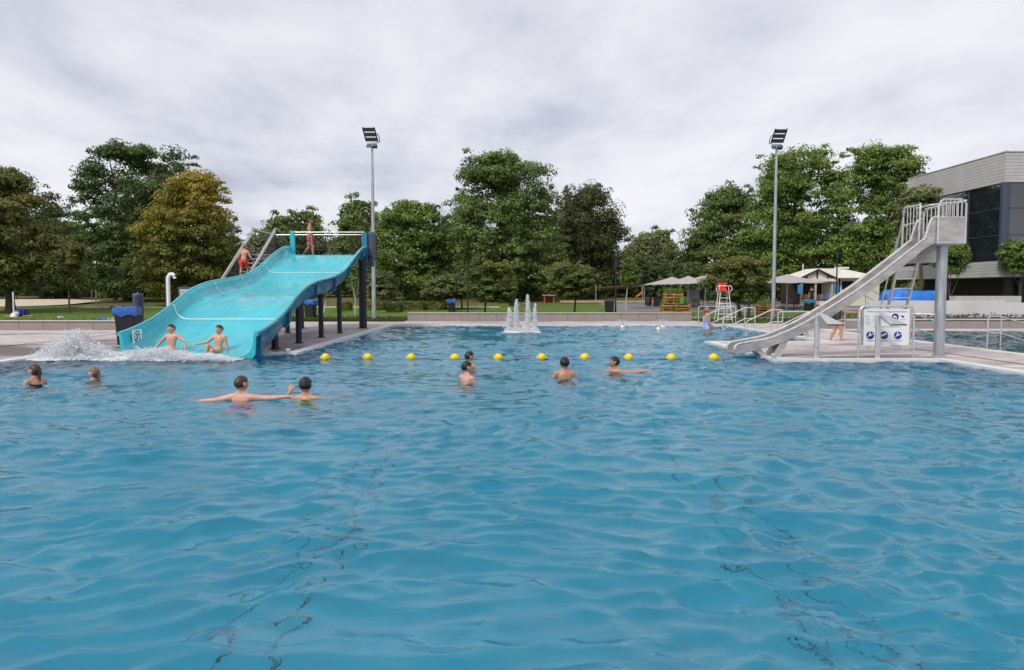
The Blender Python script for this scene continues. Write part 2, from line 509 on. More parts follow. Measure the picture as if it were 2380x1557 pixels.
L_['russet'] = leaf_mat('leaves_russet_green', (0.0537,0.0701,0.0206), (0.1404,0.1694,0.0413), (0.2685,0.2788,0.0784), (0.3924,0.2581,0.0620), 0.28)
L_['yellow'] = leaf_mat('leaves_turning_yellow', (0.075,0.10,0.02), (0.17,0.20,0.04), (0.29,0.30,0.066), (0.54,0.40,0.055), 0.72, (2.5, 12.5))
L_['tips'] = leaf_mat('leaves_green_yellow_tips', (0.0631,0.0869,0.0224), (0.1613,0.2034,0.0505), (0.2946,0.3297,0.0982), (0.4209,0.3648,0.0842), 0.45, (1.6, 4.2))
L_['hedge'] = leaf_mat('leaves_hedge', (0.0566,0.0822,0.0231), (0.1541,0.1900,0.0461), (0.3081,0.3286,0.0925), (0.3852,0.2568,0.0770), 0.5)
L_['beech'] = leaf_mat('leaves_bronze_beech', (0.0396,0.0553,0.0198), (0.1027,0.1264,0.0435), (0.2073,0.2213,0.0790), (0.3161,0.2173,0.0691), 0.12)

# ------------------------------------------------------------------ ground, deck, pools
DZ = 0.04                                        # deck level; water lies at 0
POOL = [(-11.8, 1.0), (-11.8, 19.5), (-5.7, 19.5), (-5.7, 35.2), (10.1, 35.2), (10.1, 24.0), (6.25, 24.0), (6.25, 17.6), (10.2, 17.6), (10.2, 1.0)]
POOL2 = [(13.35, 8.0), (13.35, 31.2), (34.0, 31.2), (34.0, 8.0)]
def in_pool(x, y):
    if 1.0 < y < 17.6: return -11.8 < x < 10.2
    if 17.6 <= y < 19.5: return -11.8 < x < 6.25
    if 19.5 <= y < 24.0: return -5.7 < x < 6.25
    if 24.0 <= y < 35.2: return -5.7 < x < 10.1
    return False
def in_pool2(x, y): return 13.35 < x < 34.0 and 8.0 < y < 31.2
def deck_to(x):
    if x < -16.6: return 31.4
    if x < -5.7: return 39.0
    if x < 9.9: return 40.6
    if x < 13.35: return 36.8
    return 32.9
xs = sorted({-420, -120, -60, -30, -16.6, -11.8, -5.7, 6.25, 9.9, 10.1, 10.2, 13.35, 20, 34.0, 60, 120, 420})
ys = sorted({-60, -20, 1.0, 8.0, 17.6, 19.5, 24.0, 31.2, 31.4, 32.9, 35.2, 36.8, 39.0, 40.6, 43, 46, 48, 50, 52, 54, 56, 58, 61, 64, 68, 72, 78, 84, 92, 100, 115, 130, 200, 420, 900})
dk, gr = MB(), MB()
for i in range(len(xs)-1):
    for j in range(len(ys)-1):
        x0, x1, y0, y1 = xs[i], xs[i+1], ys[j], ys[j+1]
        cx, cy = (x0+x1)/2, (y0+y1)/2
        if in_pool(cx, cy) or in_pool2(cx, cy):
            continue
        if cy < deck_to(cx) and -120 < cx < 120:
            dk.add([(x0,y0,DZ),(x1,y0,DZ),(x1,y1,DZ),(x0,y1,DZ)], [(0,1,2,3)])
        else:
            gr.add([(x0,y0,gz(y0)),(x1,y0,gz(y0)),(x1,y1,gz(y1)),(x0,y1,gz(y1))], [(0,1,2,3)])
deck = tag(dk.build('pool_deck', M_['deck']), kind='structure')
lawn = tag(gr.build('lawn', M_['grass']), kind='structure')

def strip(name, x0, x1, y0, y1, mat, lift=0.006, ny=4, wob=0.0):
    m = MB()
    k = ny
    for j in range(k):
        a, b = y0+(y1-y0)*j/k, y0+(y1-y0)*(j+1)/k
        m.add([(x0,a,gz(a)+lift),(x1,a,gz(a)+lift),(x1,b,gz(b)+lift),(x0,b,gz(b)+lift)], [(0,1,2,3)])
    return tag(m.build(name, mat), kind='structure')
strip('path', 9.9, 60, 43.6, 46.0, M_['path'])
strip('path', -34, -1.0, 57.6, 59.2, M_['path'])
strip('pavement', 7.5, 46, 52.5, 68.0, M_['terrace'], 0.02, 12)
def blob(name, poly, mat, lift):
    m = MB()
    m.add([(x, y, gz(y)+lift) for x, y in poly], [tuple(range(len(poly)))])
    return tag(m.build(name, mat), kind='structure')
sp = []
for k in range(40):
    a = 2*math.pi*k/40
    ca, sa = math.cos(a), math.sin(a)
    sp.append((-50 + 13.6*math.copysign(abs(ca)**0.45, ca) + 0.25*math.sin(5*a), 63.2 + 4.6*math.copysign(abs(sa)**0.5, sa) + 0.2*math.sin(7*a)))
m = MB(); m.add([(x, y, gz(58.6) + (y-58.6)*0.052 + 0.03) for x, y in sp], [tuple(range(40))])
tag(m.build('sand_pitch', M_['sand']), kind='structure')
# worn earth edge between lawn and deck
ed = MB()
px_ = np.linspace(-16.4, -5.9, 60)
for k in range(59):
    a, b = px_[k], px_[k+1]
    wa, wb = 0.55+0.3*noise.noise((a*1.3,0,0)), 0.55+0.3*noise.noise((b*1.3,0,0))
    ed.add([(a,39.0,0.056),(b,39.0,0.056),(b,39.0+wb,0.056),(a,39.0+wa,0.056)], [(0,1,2,3)])
tag(ed.build('worn_earth_edge', pm('worn_earth', (0.17,0.115,0.06), 0.95, 0, 0.35, 3, 0.3, 20)), kind='structure')

# basins
def floor_z(x, y):
    s = 1/(1+math.exp(-(y-24.5)*1.6)) * 1/(1+math.exp(-(x-2.5)*1.2))
    return -1.45 + 0.72*s
def basin_mat():
    m, nt, b = newmat('pool_lining')
    v = coord(nt, 'Object')
    a = nd(nt, 'ShaderNodeTexNoise', {'Vector': v, 'Scale': 0.7, 'Detail': 5.0, 'Roughness': 0.6})
    c = ramp(nt, a.outputs[0], [(0.3, (0.004,0.285,0.44)), (0.7, (0.012,0.365,0.54))])
    nt.links.new(c, b.inputs['Base Color'])
    b.inputs['Roughness'].default_value = 0.5
    return m
M_['lining'] = basin_mat()
fx = np.unique(np.concatenate([np.arange(-11.8, 10.2, 0.9), [-11.8, -5.7, 6.25, 10.1, 10.2]]))
fy = np.unique(np.concatenate([np.arange(1.0, 35.2, 0.9), [17.6, 19.5, 24.0, 35.2]]))
bs = MB()
for i in range(len(fx)-1):
    for j in range(len(fy)-1):
        x0, x1, y0, y1 = map(float, (fx[i], fx[i+1], fy[j], fy[j+1]))
        if in_pool((x0+x1)/2, (y0+y1)/2):
            bs.add([(x0,y0,floor_z(x0,y0)),(x1,y0,floor_z(x1,y0)),(x1,y1,floor_z(x1,y1)),(x0,y1,floor_z(x0,y1))], [(0,1,2,3)])
for k in range(len(POOL)):
    (xa, ya), (xb, yb) = POOL[k], POOL[(k+1) % len(POOL)]
    n = 12
    for q in range(n):
        p0 = (xa+(xb-xa)*q/n, ya+(yb-ya)*q/n); p1 = (xa+(xb-xa)*(q+1)/n, ya+(yb-ya)*(q+1)/n)
        bs.add([(*p0,-1.5),(*p1,-1.5),(*p1,-0.10),(*p0,-0.10)], [(0,1,2,3)])
basin = tag(bs.build('pool_basin', M_['lining']), kind='structure')
# pairs of thin dark joints on the pool floor
M_['floor_joint'] = pm('pool_floor_joint', (0.02,0.06,0.09), 0.8, 0, 0.2, 3)
for x0 in (-1.95, -1.55, 2.05, 2.5):
    ln = MB()
    for q in range(22):
        ya, yb = 1.2 + q*0.55, 1.2 + (q+1)*0.55
        za, zb = floor_z(x0, ya)+0.006, floor_z(x0, yb)+0.006
        ln.add([(x0-0.011,ya,za),(x0+0.011,ya,za),(x0+0.011,yb,zb),(x0-0.011,yb,zb)], [(0,1,2,3)])
    ln.build('floor_joint', M_['floor_joint'], basin)
# entry steps under the handrails
for k in range(3):
    st = MB(); st.box(9.1+0.3*k, 10.1-0.002, 24.6, 34.8, -0.75, -0.56+0.18*k)
    st.build('entry_step', M_['lining'], basin)
b2 = MB()
b2.add([(13.35,8,-1.6),(34,8,-1.6),(34,31.2,-1.6),(13.35,31.2,-1.6)], [(0,1,2,3)])
for k in range(4):
    (xa, ya), (xb, yb) = POOL2[k], POOL2[(k+1) % 4]
    b2.add([(xa,ya,-1.6),(xb,yb,-1.6),(xb,yb,-0.10),(xa,ya,-0.10)], [(0,1,2,3)])
tag(b2.build('pool_basin', pm('deep_pool_lining', (0.012,0.16,0.25), 0.5, 0, 0.15, 0.8)), kind='structure')

def coping(name, poly, w=0.30, top=0.062, chamfer=None):
    k = len(poly)
    area = sum(poly[i][0]*poly[(i+1) % k][1]-poly[(i+1) % k][0]*poly[i][1] for i in range(k))
    sg = 1 if area > 0 else -1
    out = []
    for i in range(k):
        p0, p1, p2 = Vector(poly[i-1]), Vector(poly[i]), Vector(poly[(i+1) % k])
        d1, d2 = (p1-p0).normalized(), (p2-p1).normalized()
        n1, n2 = Vector((d1.y,-d1.x))*sg, Vector((d2.y,-d2.x))*sg
        out.append(p1 + (n1+n2)*w/(1+n1.dot(n2)))
    m = MB()
    for i in range(k):
        j = (i+1) % k
        a, b, c, d = poly[i], poly[j], out[j], out[i]
        m.add([(*a,top),(*b,top),(*c,top),(*d,top)], [(0,1,2,3)])
        m.add([(*a,-0.10),(*b,-0.10),(*b,top),(*a,top)], [(0,1,2,3)])
        m.add([(*c,DZ-0.02),(*d,DZ-0.02),(*d,top),(*c,top)], [(0,1,2,3)])
    return tag(m.build(name, M_['kerb']), kind='structure')
coping('pool_coping', POOL)
coping('pool_coping', POOL2)
# slot drains in the deck
for (x, ya, yb) in ((-15.1, 4, 31.0), (11.5, 4, 23.4)):
    m = MB(); m.box(x-0.035, x+0.035, ya, yb, DZ-0.02, DZ+0.005)
    tag(m.build('slot_drain', M_['joint']), kind='structure')

# ------------------------------------------------------------------ water
def water_mat(name, tint, bump=0.5):
    m, nt, b = newmat(name)
    v = coord(nt, 'Object')
    b.inputs['Base Color'].default_value = (*tint, 1)
    b.inputs['Roughness'].default_value = 0.0
    b.inputs['IOR'].default_value = 1.333
    b.inputs['Transmission Weight'].default_value = 1.0
    a = nd(nt, 'ShaderNodeTexNoise', {'Vector': coord(nt, 'Object', (1, 1.9, 1)), 'Scale': 4.6, 'Detail': 4.0, 'Roughness': 0.55, 'Distortion': 0.5})
    bp = nd(nt, 'ShaderNodeBump', {'Height': a.outputs[0], 'Strength': bump, 'Distance': 0.03})
    nt.links.new(bp.outputs[0], b.inputs['Normal'])
    return m
M_['water'] = water_mat('pool_water', (0.86, 0.96, 0.98), 0.35)
M_['water2'] = water_mat('calm_pool_water', (0.80, 0.93, 0.96), 0.35)
wav = []

for k in range(130):
    lam = 0.14 * (1.35/0.14) ** (rng.random()**1.1)
    th = R(90) + rng.normal(0, 0.60)
    amp = 0.0052 * (lam/0.7)**1.0 / (1+(lam/0.8)**2.2)
    wav.append((2*math.pi/lam*math.cos(th), 2*math.pi/lam*math.sin(th), rng.random()*6.283, amp))
def wave_h(X, Y):
    Z = np.zeros_like(X)
    # slow drift of the phase so that crests break up
    wx = X + 0.35*np.sin(0.55*Y+0.3*X) + 0.22*np.sin(1.3*X-0.7*Y)
    wy = Y + 0.35*np.sin(0.6*X-0.4*Y+1) + 0.2*np.sin(1.1*Y+0.9*X)
    DX, DY = np.zeros_like(X), np.zeros_like(X)
    for kx, ky, ph, am in wav:
        p_ = kx*wx+ky*wy+ph
        Z += am*np.sin(p_); k_ = math.hypot(kx, ky); cs_ = am*np.cos(p_)
        DX += kx/k_*cs_; DY += ky/k_*cs_
    env = 0.72 + 0.30*np.sin(0.31*X+0.2*Y)*np.sin(0.23*Y-0.15*X+1) + 0.24*np.sin(0.9*X-0.35*Y+2)*np.sin(1.25*Y+0.4*X) + 0.18*np.sin(2.1*X+0.8*Y)*np.sin(2.7*Y-0.9*X+0.7)
    env = np.clip(env, 0.25, 1.3)
    return Z*env*1.25, DX*env*1.25, DY*env*1.25
def water_grid(name, xl, yl, keep, mat, poly, gain=1.0):
    X, Y = np.meshgrid(xl, yl)
    Z, DX, DY = wave_h(X, Y)
    Z = np.clip(Z*gain, -0.05, 0.045)
    # crests bunch up (steep, narrow crests and flat troughs); edges stay put
    dist = np.full_like(X, 9.0)
    for k in range(len(poly)):
        (xa, ya), (xb, yb) = poly[k], poly[(k+1) % len(poly)]
        lx, ly = xb-xa, yb-ya
        t_ = np.clip(((X-xa)*lx+(Y-ya)*ly)/(lx*lx+ly*ly), 0, 1)
        dist = np.minimum(dist, np.hypot(X-xa-t_*lx, Y-ya-t_*ly))
    fade = np.clip(dist/0.3, 0, 1)*0.85*gain
    X, Y = X+DX*fade, Y+DY*fade
    nx, ny = len(xl), len(yl)
    V = np.stack([X.ravel(), Y.ravel(), Z.ravel()], 1)
    I, J = np.meshgrid(np.arange(nx-1), np.arange(ny-1))
    cxm = (xl[:-1]+xl[1:])/2; cym = (yl[:-1]+yl[1:])/2
    K = np.array([[keep(x, y) for x in cxm] for y in cym])
    a = (J*nx+I)[K]
    q = np.stack([a, a+1, a+nx+1, a+nx], 1)
    used = np.unique(q); rem = -np.ones(len(V), int); rem[used] = np.arange(len(used))
    return tag(mesh_np(name, V[used], rem[q], mat, smooth=True), kind='structure')
yl = [1.0]
while yl[-1] < 35.2:
    yl.append(yl[-1] + 0.020 + 0.0030*yl[-1])
yl = np.unique(np.concatenate([np.array(yl[:-1]), [17.6, 19.5, 24.0, 35.2]]))
xl = np.unique(np.concatenate([np.arange(-11.8, 10.2, 0.05), [-5.7, 6.25, 10.1, 10.2]]))
water_grid('water', xl, yl, in_pool, M_['water'], POOL)
water_grid('water', np.arange(13.35, 34.01, 0.16), np.arange(8.0, 31.21, 0.16), in_pool2, M_['water2'], POOL2, 0.55)

# ------------------------------------------------------------------ low walls of stone panels
def panel_wall(label, x0, x1, y, h, w, depth=0.42, endret=False):
    t = thing('low_wall', label, 'wall', ((x0+x1)/2, y, 0))
    core = MB(); core.box(x0+0.011, x1-0.015, y+0.03, y+depth-0.02, 0.0, h-0.012); core.build('core', M_['joint'], t)
    n = max(1, round((x1-x0)/w)); ww = (x1-x0)/n
    proto = None
    for k in range(n):
        dy = random.uniform(-0.002, 0.002)
        if proto is None:
            p = MB(); p.box(-ww/2+0.006, ww/2-0.006, 0, 0.035, 0.045, h-0.05)
            proto = p.build('panel', M_['panel'], t, local=True, bevel=0.004, seg=1)
            o = proto
        else:
            o = proto.copy(); C.objects.link(o)
        o.location = (x0+ww*(k+0.5)-(x0+x1)/2, dy, 0)
    cp = MB()
    nc = max(1, round((x1-x0)/2.0)); wc = (x1-x0)/nc
    for k in range(nc):
        c_ = MB(); c_.box(x0+wc*k+0.003, x0+wc*(k+1)-0.003, y-0.035, y+depth, h-0.015, h+0.03)
        c_.build('cap_slab', M_['cap'], t, bevel=0.006, seg=1)
    if endret:
        for xx, s in ((x0, 0), (x1, 1)):
            p = MB(); p.box(xx-0.005 if s else xx-0.02, xx+0.02 if s else xx+0.005, y+0.04, y+depth-0.01, 0.045, h-0.05)
            p.build('end_panel', M_['panel'], t)
    return t
panel_wall('long taupe stone panel wall behind the fountain, edging the central lawn', -5.65, 9.75, 40.1, 0.47, 0.98, endret=True)
panel_wall('taupe stone panel wall behind the splash, ending beside the bin with blue bag', -33.3, -16.6, 31.1, 0.41, 1.05, endret=True)
panel_wall('taupe stone panel wall along the far edge of the second pool', 13.5, 34.0, 32.3, 0.42, 1.05, endret=True)

# ------------------------------------------------------------------ white walls before the building
t = thing('garden_wall', 'white rendered garden wall with dry weeds along its foot, before the glass building', 'wall', (26, 36.2, 0))
m = MB(); m.box(17.4, 24.0, 36.0, 36.3, 0, 1.20); m.build('wall_section', M_['white_wall'], t, bevel=0.01)
m = MB(); m.box(24.004, 42.0, 36.004, 36.296, 0, 1.10); m.build('wall_section', M_['white_wall'], t, bevel=0.01)
m = MB(); m.box(22.2, 25.6, 37.2, 37.6, 0, 1.42); m.build('rear_block', M_['cap'], t, bevel=0.01)
m = MB(); m.box(30.3, 36.0, 37.2, 37.6, 0, 1.45); m.build('rear_block', M_['cap'], t, bevel=0.01)
m = MB(); m.box(13.55, 42.0, 32.75, 35.98, 0.0, 0.40); tag(m.build('planting_bed', M_['soil']), kind='structure')

# ------------------------------------------------------------------ glass building
BX, BY = 27.7, 42.0
bld = thing('leisure_building', 'modern grey-clad building with large dark windows at the right edge', 'building', (BX+8, BY+8, 0))
def sheath(z0, z1, n, name, out=0.0):
    h = (z1-z0)/n
    for k in range(n):
        a, b = z0+h*k, z0+h*(k+1)-0.012
        m = MB()
        # front face board and side face board, meeting at the corner
        m.box(BX-out, BX+26, BY-out-0.05, BY-out+0.02, a, b)
        m.build(name, M_['siding'], bld)
        m = MB()
        m.box(BX-out-0.05, BX-out+0.02, BY-out-0.05, BY+10.2, a, b)
        m.v = [(x, y if y > BY else y-0.003, z) for x, y, z in m.v]
        m.build(name, M_['siding'], bld)
sheath(7.78, 9.42, 9, 'siding_board', 0.0)
sheath(2.46, 3.34, 5, 'siding_board', 0.55)
m = MB(); m.box(BX-0.02+0.03, BX+26, BY+0.03, BY+10.2, 7.74, 9.44); m.build('roof_slab', M_['concrete'], bld)
m = MB(); m.box(BX-0.08, BX+26, BY-0.08, BY+10.2, 9.44, 9.50); m.build('roof_edge', M_['siding'], bld)
m = MB(); m.box(BX-0.5, BX+26, BY-0.5, BY+10.2, 2.44, 3.36); m.build('floor_slab', M_['concrete'], bld)
m = MB(); m.box(BX+1.2, BX+25.5, BY+1.2, BY+10.0, 0.0, 7.74); m.build('dark_core', M_['dark_room'], bld)
m = MB(); m.box(BX+0.9, BX+25.5, BY+1.0, BY+1.15, 0.0, 2.44); m.build('ground_floor_wall', M_['dark'], bld)
for k in range(6):
    m = MB(); m.box(BX+1.5+k*3.1, BX+1.72+k*3.1, BY+0.75, BY+0.97, 0, 2.44); m.build('ground_floor_post', M_['dark'], bld)
# glazing : panes with mullions on both faces
zs = [3.36, 4.85, 6.35, 7.78]
fr = [0.28, 3.4, 6.6, 9.8, 13.0, 16.2, 19.4, 22.6, 25.6]
for i in range(len(fr)-1):
    for j in range(3):
        m = MB(); m.box(BX+fr[i]+0.03, BX+fr[i+1]-0.03, BY+0.10, BY+0.13, zs[j]+0.03, zs[j+1]-0.03)
        m.build('window_pane', M_['glass'], bld)
        if fr[i] < 9:
            m = MB(); m.box(BX+0.10, BX+0.13, BY+fr[i]+0.03, BY+fr[i+1]-0.03, zs[j]+0.03, zs[j+1]-0.03)
            m.build('window_pane', M_['glass'], bld)
for i in range(1, len(fr)):
    m = MB(); m.box(BX+fr[i]-0.04, BX+fr[i]+0.04, BY+0.06, BY+0.2, 3.36, 7.76); m.build('mullion', M_['frame_blue'], bld)
    if fr[i] > 10: continue
    m = MB(); m.box(BX+0.06, BX+0.2, BY+fr[i]-0.04, BY+fr[i]+0.04, 3.36, 7.76); m.build('mullion', M_['frame_blue'], bld)
for z in zs[1:3]:
    m = MB(); m.box(BX+0.3, BX+25.6, BY+0.07, BY+0.19, z-0.025, z+0.025); m.build('transom', M_['frame_blue'], bld)
    m = MB(); m.box(BX+0.07, BX+0.19, BY+0.3, BY+9.85, z-0.025, z+0.025); m.build('transom', M_['frame_blue'], bld)
m = MB(); m.tube([(BX+0.12, BY+0.12, 3.3), (BX+0.12, BY+0.12, 7.78)], 0.24, 14); m.build('corner_column', M_['frame_blue'], bld, smooth=True)
m = MB(); m.box(BX+0.5, BX+0.85, BY+0.6, BY+0.95, 9.5, 9.72); m.tube([(BX+0.7,BY+0.78,9.72),(BX+0.7,BY+0.78,10.0),(BX+0.8,BY+0.7,10.06)], 0.05, 6); m.build('roof_sensor', M_['white_paint'], bld)
# bird silhouette sticker on the corner pane
m = MB(); bx, bz = BX+2.15, 6.9
m.add([(bx-0.32,BY+0.094,bz-0.06),(bx-0.05,BY+0.094,bz+0.07),(bx+0.05,BY+0.094,bz+0.05),(bx+0.34,BY+0.094,bz+0.22),(bx+0.16,BY+0.094,bz-0.02),(bx+0.12,BY+0.094,bz-0.16),(bx-0.02,BY+0.094,bz-0.05)], [tuple(range(7))])
m.build('bird_sticker', M_['black'], bld)

# ------------------------------------------------------------------ blue tarpaulin heap
def heap(cx, cy, z0, rx, ry, h):
    n, k = 96, 26
    m = MB(); vs, fs = [], []
    for j in range(k+1):
        for i in range(n):
            a = 2*math.pi*i/n; t = j/k
            ca, sa = math.cos(a), math.sin(a)
            sx = math.copysign(abs(ca)**0.55, ca); sy = math.copysign(abs(sa)**0.55, sa)
            rr = math.sin(t*math.pi/2)**0.55 if t > 0 else 0
            z = h*(1-t**3.2)
            fold = 0.10*math.sin(a*9+t*4)*t + 0.09*noise.noise((ca*3, sa*3, t*5)) + 0.05*math.sin(a*23+3*t)*t
            bulge = 1+0.12*noise.noise((ca*1.5+4, sa*1.5, t))
            vs.append((cx+rx*sx*rr*bulge+fold*ca*0.6, cy+ry*sy*rr+fold*sa*0.6, z0+z*(0.93+0.10*noise.noise((sx*rr*1.6,sy*rr*1.6,7)))+0.05*noise.noise((sx*rr*7,sy*rr*7,t*3))+0.03*noise.noise((sx*rr*15,sy*rr*9,t*6))))
    for j in range(k):
        for i in range(n):
            q = (i+1) % n
            fs.append((j*n+i, j*n+q, (j+1)*n+q, (j+1)*n+i))
    m.add(vs, fs)
    return m
hp = heap(20.75, 38.6, 0.05, 1.5, 1.0, 1.78).build('tarpaulin_heap', M_['tarp'], smooth=True, sharp=60)
tag(hp, 'heap covered with a crumpled blue tarpaulin behind the white wall', 'tarpaulin')

# ------------------------------------------------------------------ the wide wave slide
XL, XR = -9.75, -6.35
RIM = np.array([(18.35,0.62),(18.6,0.66),(19.76,0.86),(20.86,1.16),(21.2,1.29),(22.1,1.63),(23.08,1.86),(24.15,2.0),(25.4,2.09),(26.7,2.21),(27.6,2.35),(28.3,2.51),(29.6,2.93),(30.4,3.2),(31.1,3.40),(31.8,3.56),(32.5,3.62)])
def rimz(y):
    return float(np.mean([np.interp(y+d, RIM[:,0], RIM[:,1]) for d in (-0.45,-0.3,-0.15,0,0.15,0.3,0.45)]))
def flrz(y):
    d = 0.58 + (0.42-0.58)*min(1, max(0, (y-18.4)/2.4))
    d -= 0.05*min(1, max(0, (y-26)/4))
    return rimz(y) - d
def plastic(name, col, rough):
    m, nt, b = newmat(name)
    v = coord(nt, 'Object')
    a = nd(nt, 'ShaderNodeTexNoise', {'Vector': v, 'Scale': 0.8, 'Detail': 6.0, 'Roughness': 0.6})
    lo = tuple(c*0.80 for c in col); hi = tuple(min(1,c*1.16) for c in col)
    nt.links.new(ramp(nt, a.outputs[0], [(0.3, lo), (0.7, hi)]), b.inputs['Base Color'])
    s = nd(nt, 'ShaderNodeTexNoise', {'Vector': coord(nt, 'Object', (1.6, 0.25, 1)), 'Scale': 3.0, 'Detail': 4.0})
    nt.links.new(ramp(nt, s.outputs[0], [(0.38, (rough*0.35,)*3), (0.62, (rough*1.45,)*3)]), b.inputs['Roughness'])
    bp = nd(nt, 'ShaderNodeBump', {'Height': s.outputs[0], 'Strength': 0.2, 'Distance': 0.02})
    nt.links.new(bp.outputs[0], b.inputs['Normal'])
    return m
M_['turq'] = plastic('turquoise_gelcoat', (0.035, 0.465, 0.535), 0.32)
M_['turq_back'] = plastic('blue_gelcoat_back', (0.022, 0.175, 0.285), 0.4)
M_['turq_rim'] = plastic('pale_turquoise_rim', (0.08, 0.46, 0.50), 0.35)
M_['seam'] = pm('pale_seam_sealant', (0.62, 0.80, 0.81), 0.5, 0, 0.05, 3)
ws = thing('wave_slide', 'wide turquoise water slide with wavy sides, stairs and dark posts', 'water slide', ((XL+XR)/2, 25, 0))
def section(y):
    r, f = rimz(y), flrz(y)
    inner = [(XL, r), (XL+0.055, r-0.012)]
    hw = min(0.36, r-f-0.03)
    arc = []
    for q in range(7):
        a = math.pi/2*q/6
        arc.append((XL+0.085+0.36*(1-math.cos(a)), f+hw*(1-math.sin(a))))
    inner += arc
    inner += [((XL+XR)/2, f)]
    inner += [(XL+XR-x, z) for x, z in reversed(arc)] + [(XR-0.055, r-0.012), (XR, r)]
    outer = [(XR+0.05, r-0.004), (XR+0.05, r-0.07), (XR+0.0, r-0.075), (XR-0.03, f+0.05), (XR-0.10, f-0.05), (XR-0.35, f-0.10)]
    outer += [(XL+XR-x, z) for x, z in reversed(outer)]
    return inner, outer
ysec = np.linspace(18.32, 32.55, 72)
vs, fs, mi = [], [], []
for y in ysec:
    a, b_ = section(float(y))
    vs += [(x, float(y), z) for x, z in a+b_]
nI = len(section(20.0)[0]); nT = nI + len(section(20.0)[1])
for i in range(len(ysec)-1):
    for j in range(nT):
        q = (j+1) % nT
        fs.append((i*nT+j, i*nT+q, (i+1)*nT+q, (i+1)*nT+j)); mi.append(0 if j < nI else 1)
fs.append(tuple(range(nT))); mi.append(0)
fs.append(tuple((len(ysec)-1)*nT+j for j in range(nT))); mi.append(1)
tm = MB(); tm.v, tm.f, tm.m = vs, fs, mi
trough = tm.build('trough', [M_['turq'], M_['turq_back']], ws, smooth=True, sharp=50)
for x in (XL, XR):
    m = MB(); m.tube([(x, float(y), rimz(float(y))+0.005) for y in ysec], 0.042, 8, flat=1.0)
    m.build('rim', M_['turq_rim'], ws, smooth=True)
for y in (21.2, 24.15, 26.6, 29.1):
    a, _ = section(y)
    m = MB(); pts = [(x, z) for x, z in a]
    vs = []
    for x, z in pts:
        for dy in (-0.032, 0.032):
            s_, _o = section(y+dy)
            vs.append((x + (0.004 if x < -8 else -0.004), y+dy, z+0.012+ (rimz(y+dy)-rimz(y))))
    fs = [(2*i, 2*i+1, 2*i+3, 2*i+2) for i in range(len(pts)-1)]
    if y in (24.15, 26.6):                       # these joints show only on the side walls
        k = len(pts)//2
        fs, vs = fs[:7], vs[:16]
    m.add(vs, fs)
    m.build('seam', M_['seam'], ws)
for y in (18.55, 20.95, 21.1, 24.0, 26.5, 28.9, 31.4):
    r, f = rimz(y), flrz(y)
    m = MB()
    m.prism([(XR+0.002, y-0.03, r-0.08), (XR+0.055, y-0.03, r-0.08), (XR+0.055, y-0.03, f+0.02), (XR-0.02, y-0.03, f-0.13), (XR-0.4, y-0.03, f-0.15), (XR-0.4, y-0.03, f-0.105), (XR-0.09, y-0.03, f-0.045), (XR-0.025, y-0.03, f+0.05)], (0, 0.06, 0))
    fo = m.build('flange', M_['turq_back'], ws)
    for k in range(4):
        z = r-0.12-(r-f-0.14)*k/3
        m = MB(); m.tube([(XR+0.03,y-0.045,z),(XR+0.03,y+0.045,z)], 0.014, 6); m.build('bolt', M_['dark'], fo)
for (x, y, r_) in ((-6.78, 21.1, 0.10), (-6.70, 23.2, 0.095), (-6.72, 26.0, 0.09), (-6.72, 28.8, 0.09), (-6.55, 32.5, 0.17),
                   (-9.3, 21.1, 0.10), (-9.3, 23.2, 0.095), (-8.75, 28.8, 0.09), (-9.35, 26.0, 0.09), (-9.3, 32.5, 0.15)):
    m = MB(); m.lathe([(r_+0.07, DZ), (r_+0.07, DZ+0.02), (r_, DZ+0.021), (r_, flrz(y)-0.10)], (x, y, 0), 16)
    m.build('post', M_['navy'], ws, smooth=True)
for y in (23.2, 26.0, 28.8, 32.5):
    m = MB(); m.box(XL+0.35, XR-0.35, y-0.05, y+0.05, flrz(y)-0.26, flrz(y)-0.11); m.build('cross_beam', M_['navy'], ws)
PZ = 3.22
m = MB(); m.box(-10.95, -6.2, 32.56, 34.4, PZ-0.12, PZ); m.build('platform', M_['dark'], ws)
m = MB(); m.box(XL+0.05, XR-0.05, 32.2, 32.62, PZ-0.02, PZ+0.02); m.build('threshold', M_['turq_rim'], ws)
m = MB(); m.box(XL+0.06, XL+0.26, 32.45, 32.62, PZ-0.1, 4.28); m.build('entry_post', M_['turq'], ws, bevel=0.02)
m = MB(); m.box(XR-0.22, XR+0.02, 32.5, 32.75, PZ-0.3, 4.22); m.build('entry_post', M_['turq_back'], ws, bevel=0.02)
m = MB(); m.box(XR+0.03, XR+0.26, 32.6, 32.9, 2.75, 4.26); m.build('corner_housing', M_['slate'], ws, bevel=0.02)
# fine spray nozzles that wet the threshold
for k in range(18):
    x = XL+0.55+k*(2.6/17)
    m = MB(); m.obox((x, 32.12, PZ-0.055), (0.018,0,0), (0,0.06,-0.02), (0,0.01,0.035)); m.build('water_nozzle', M_['turq_back'], ws)
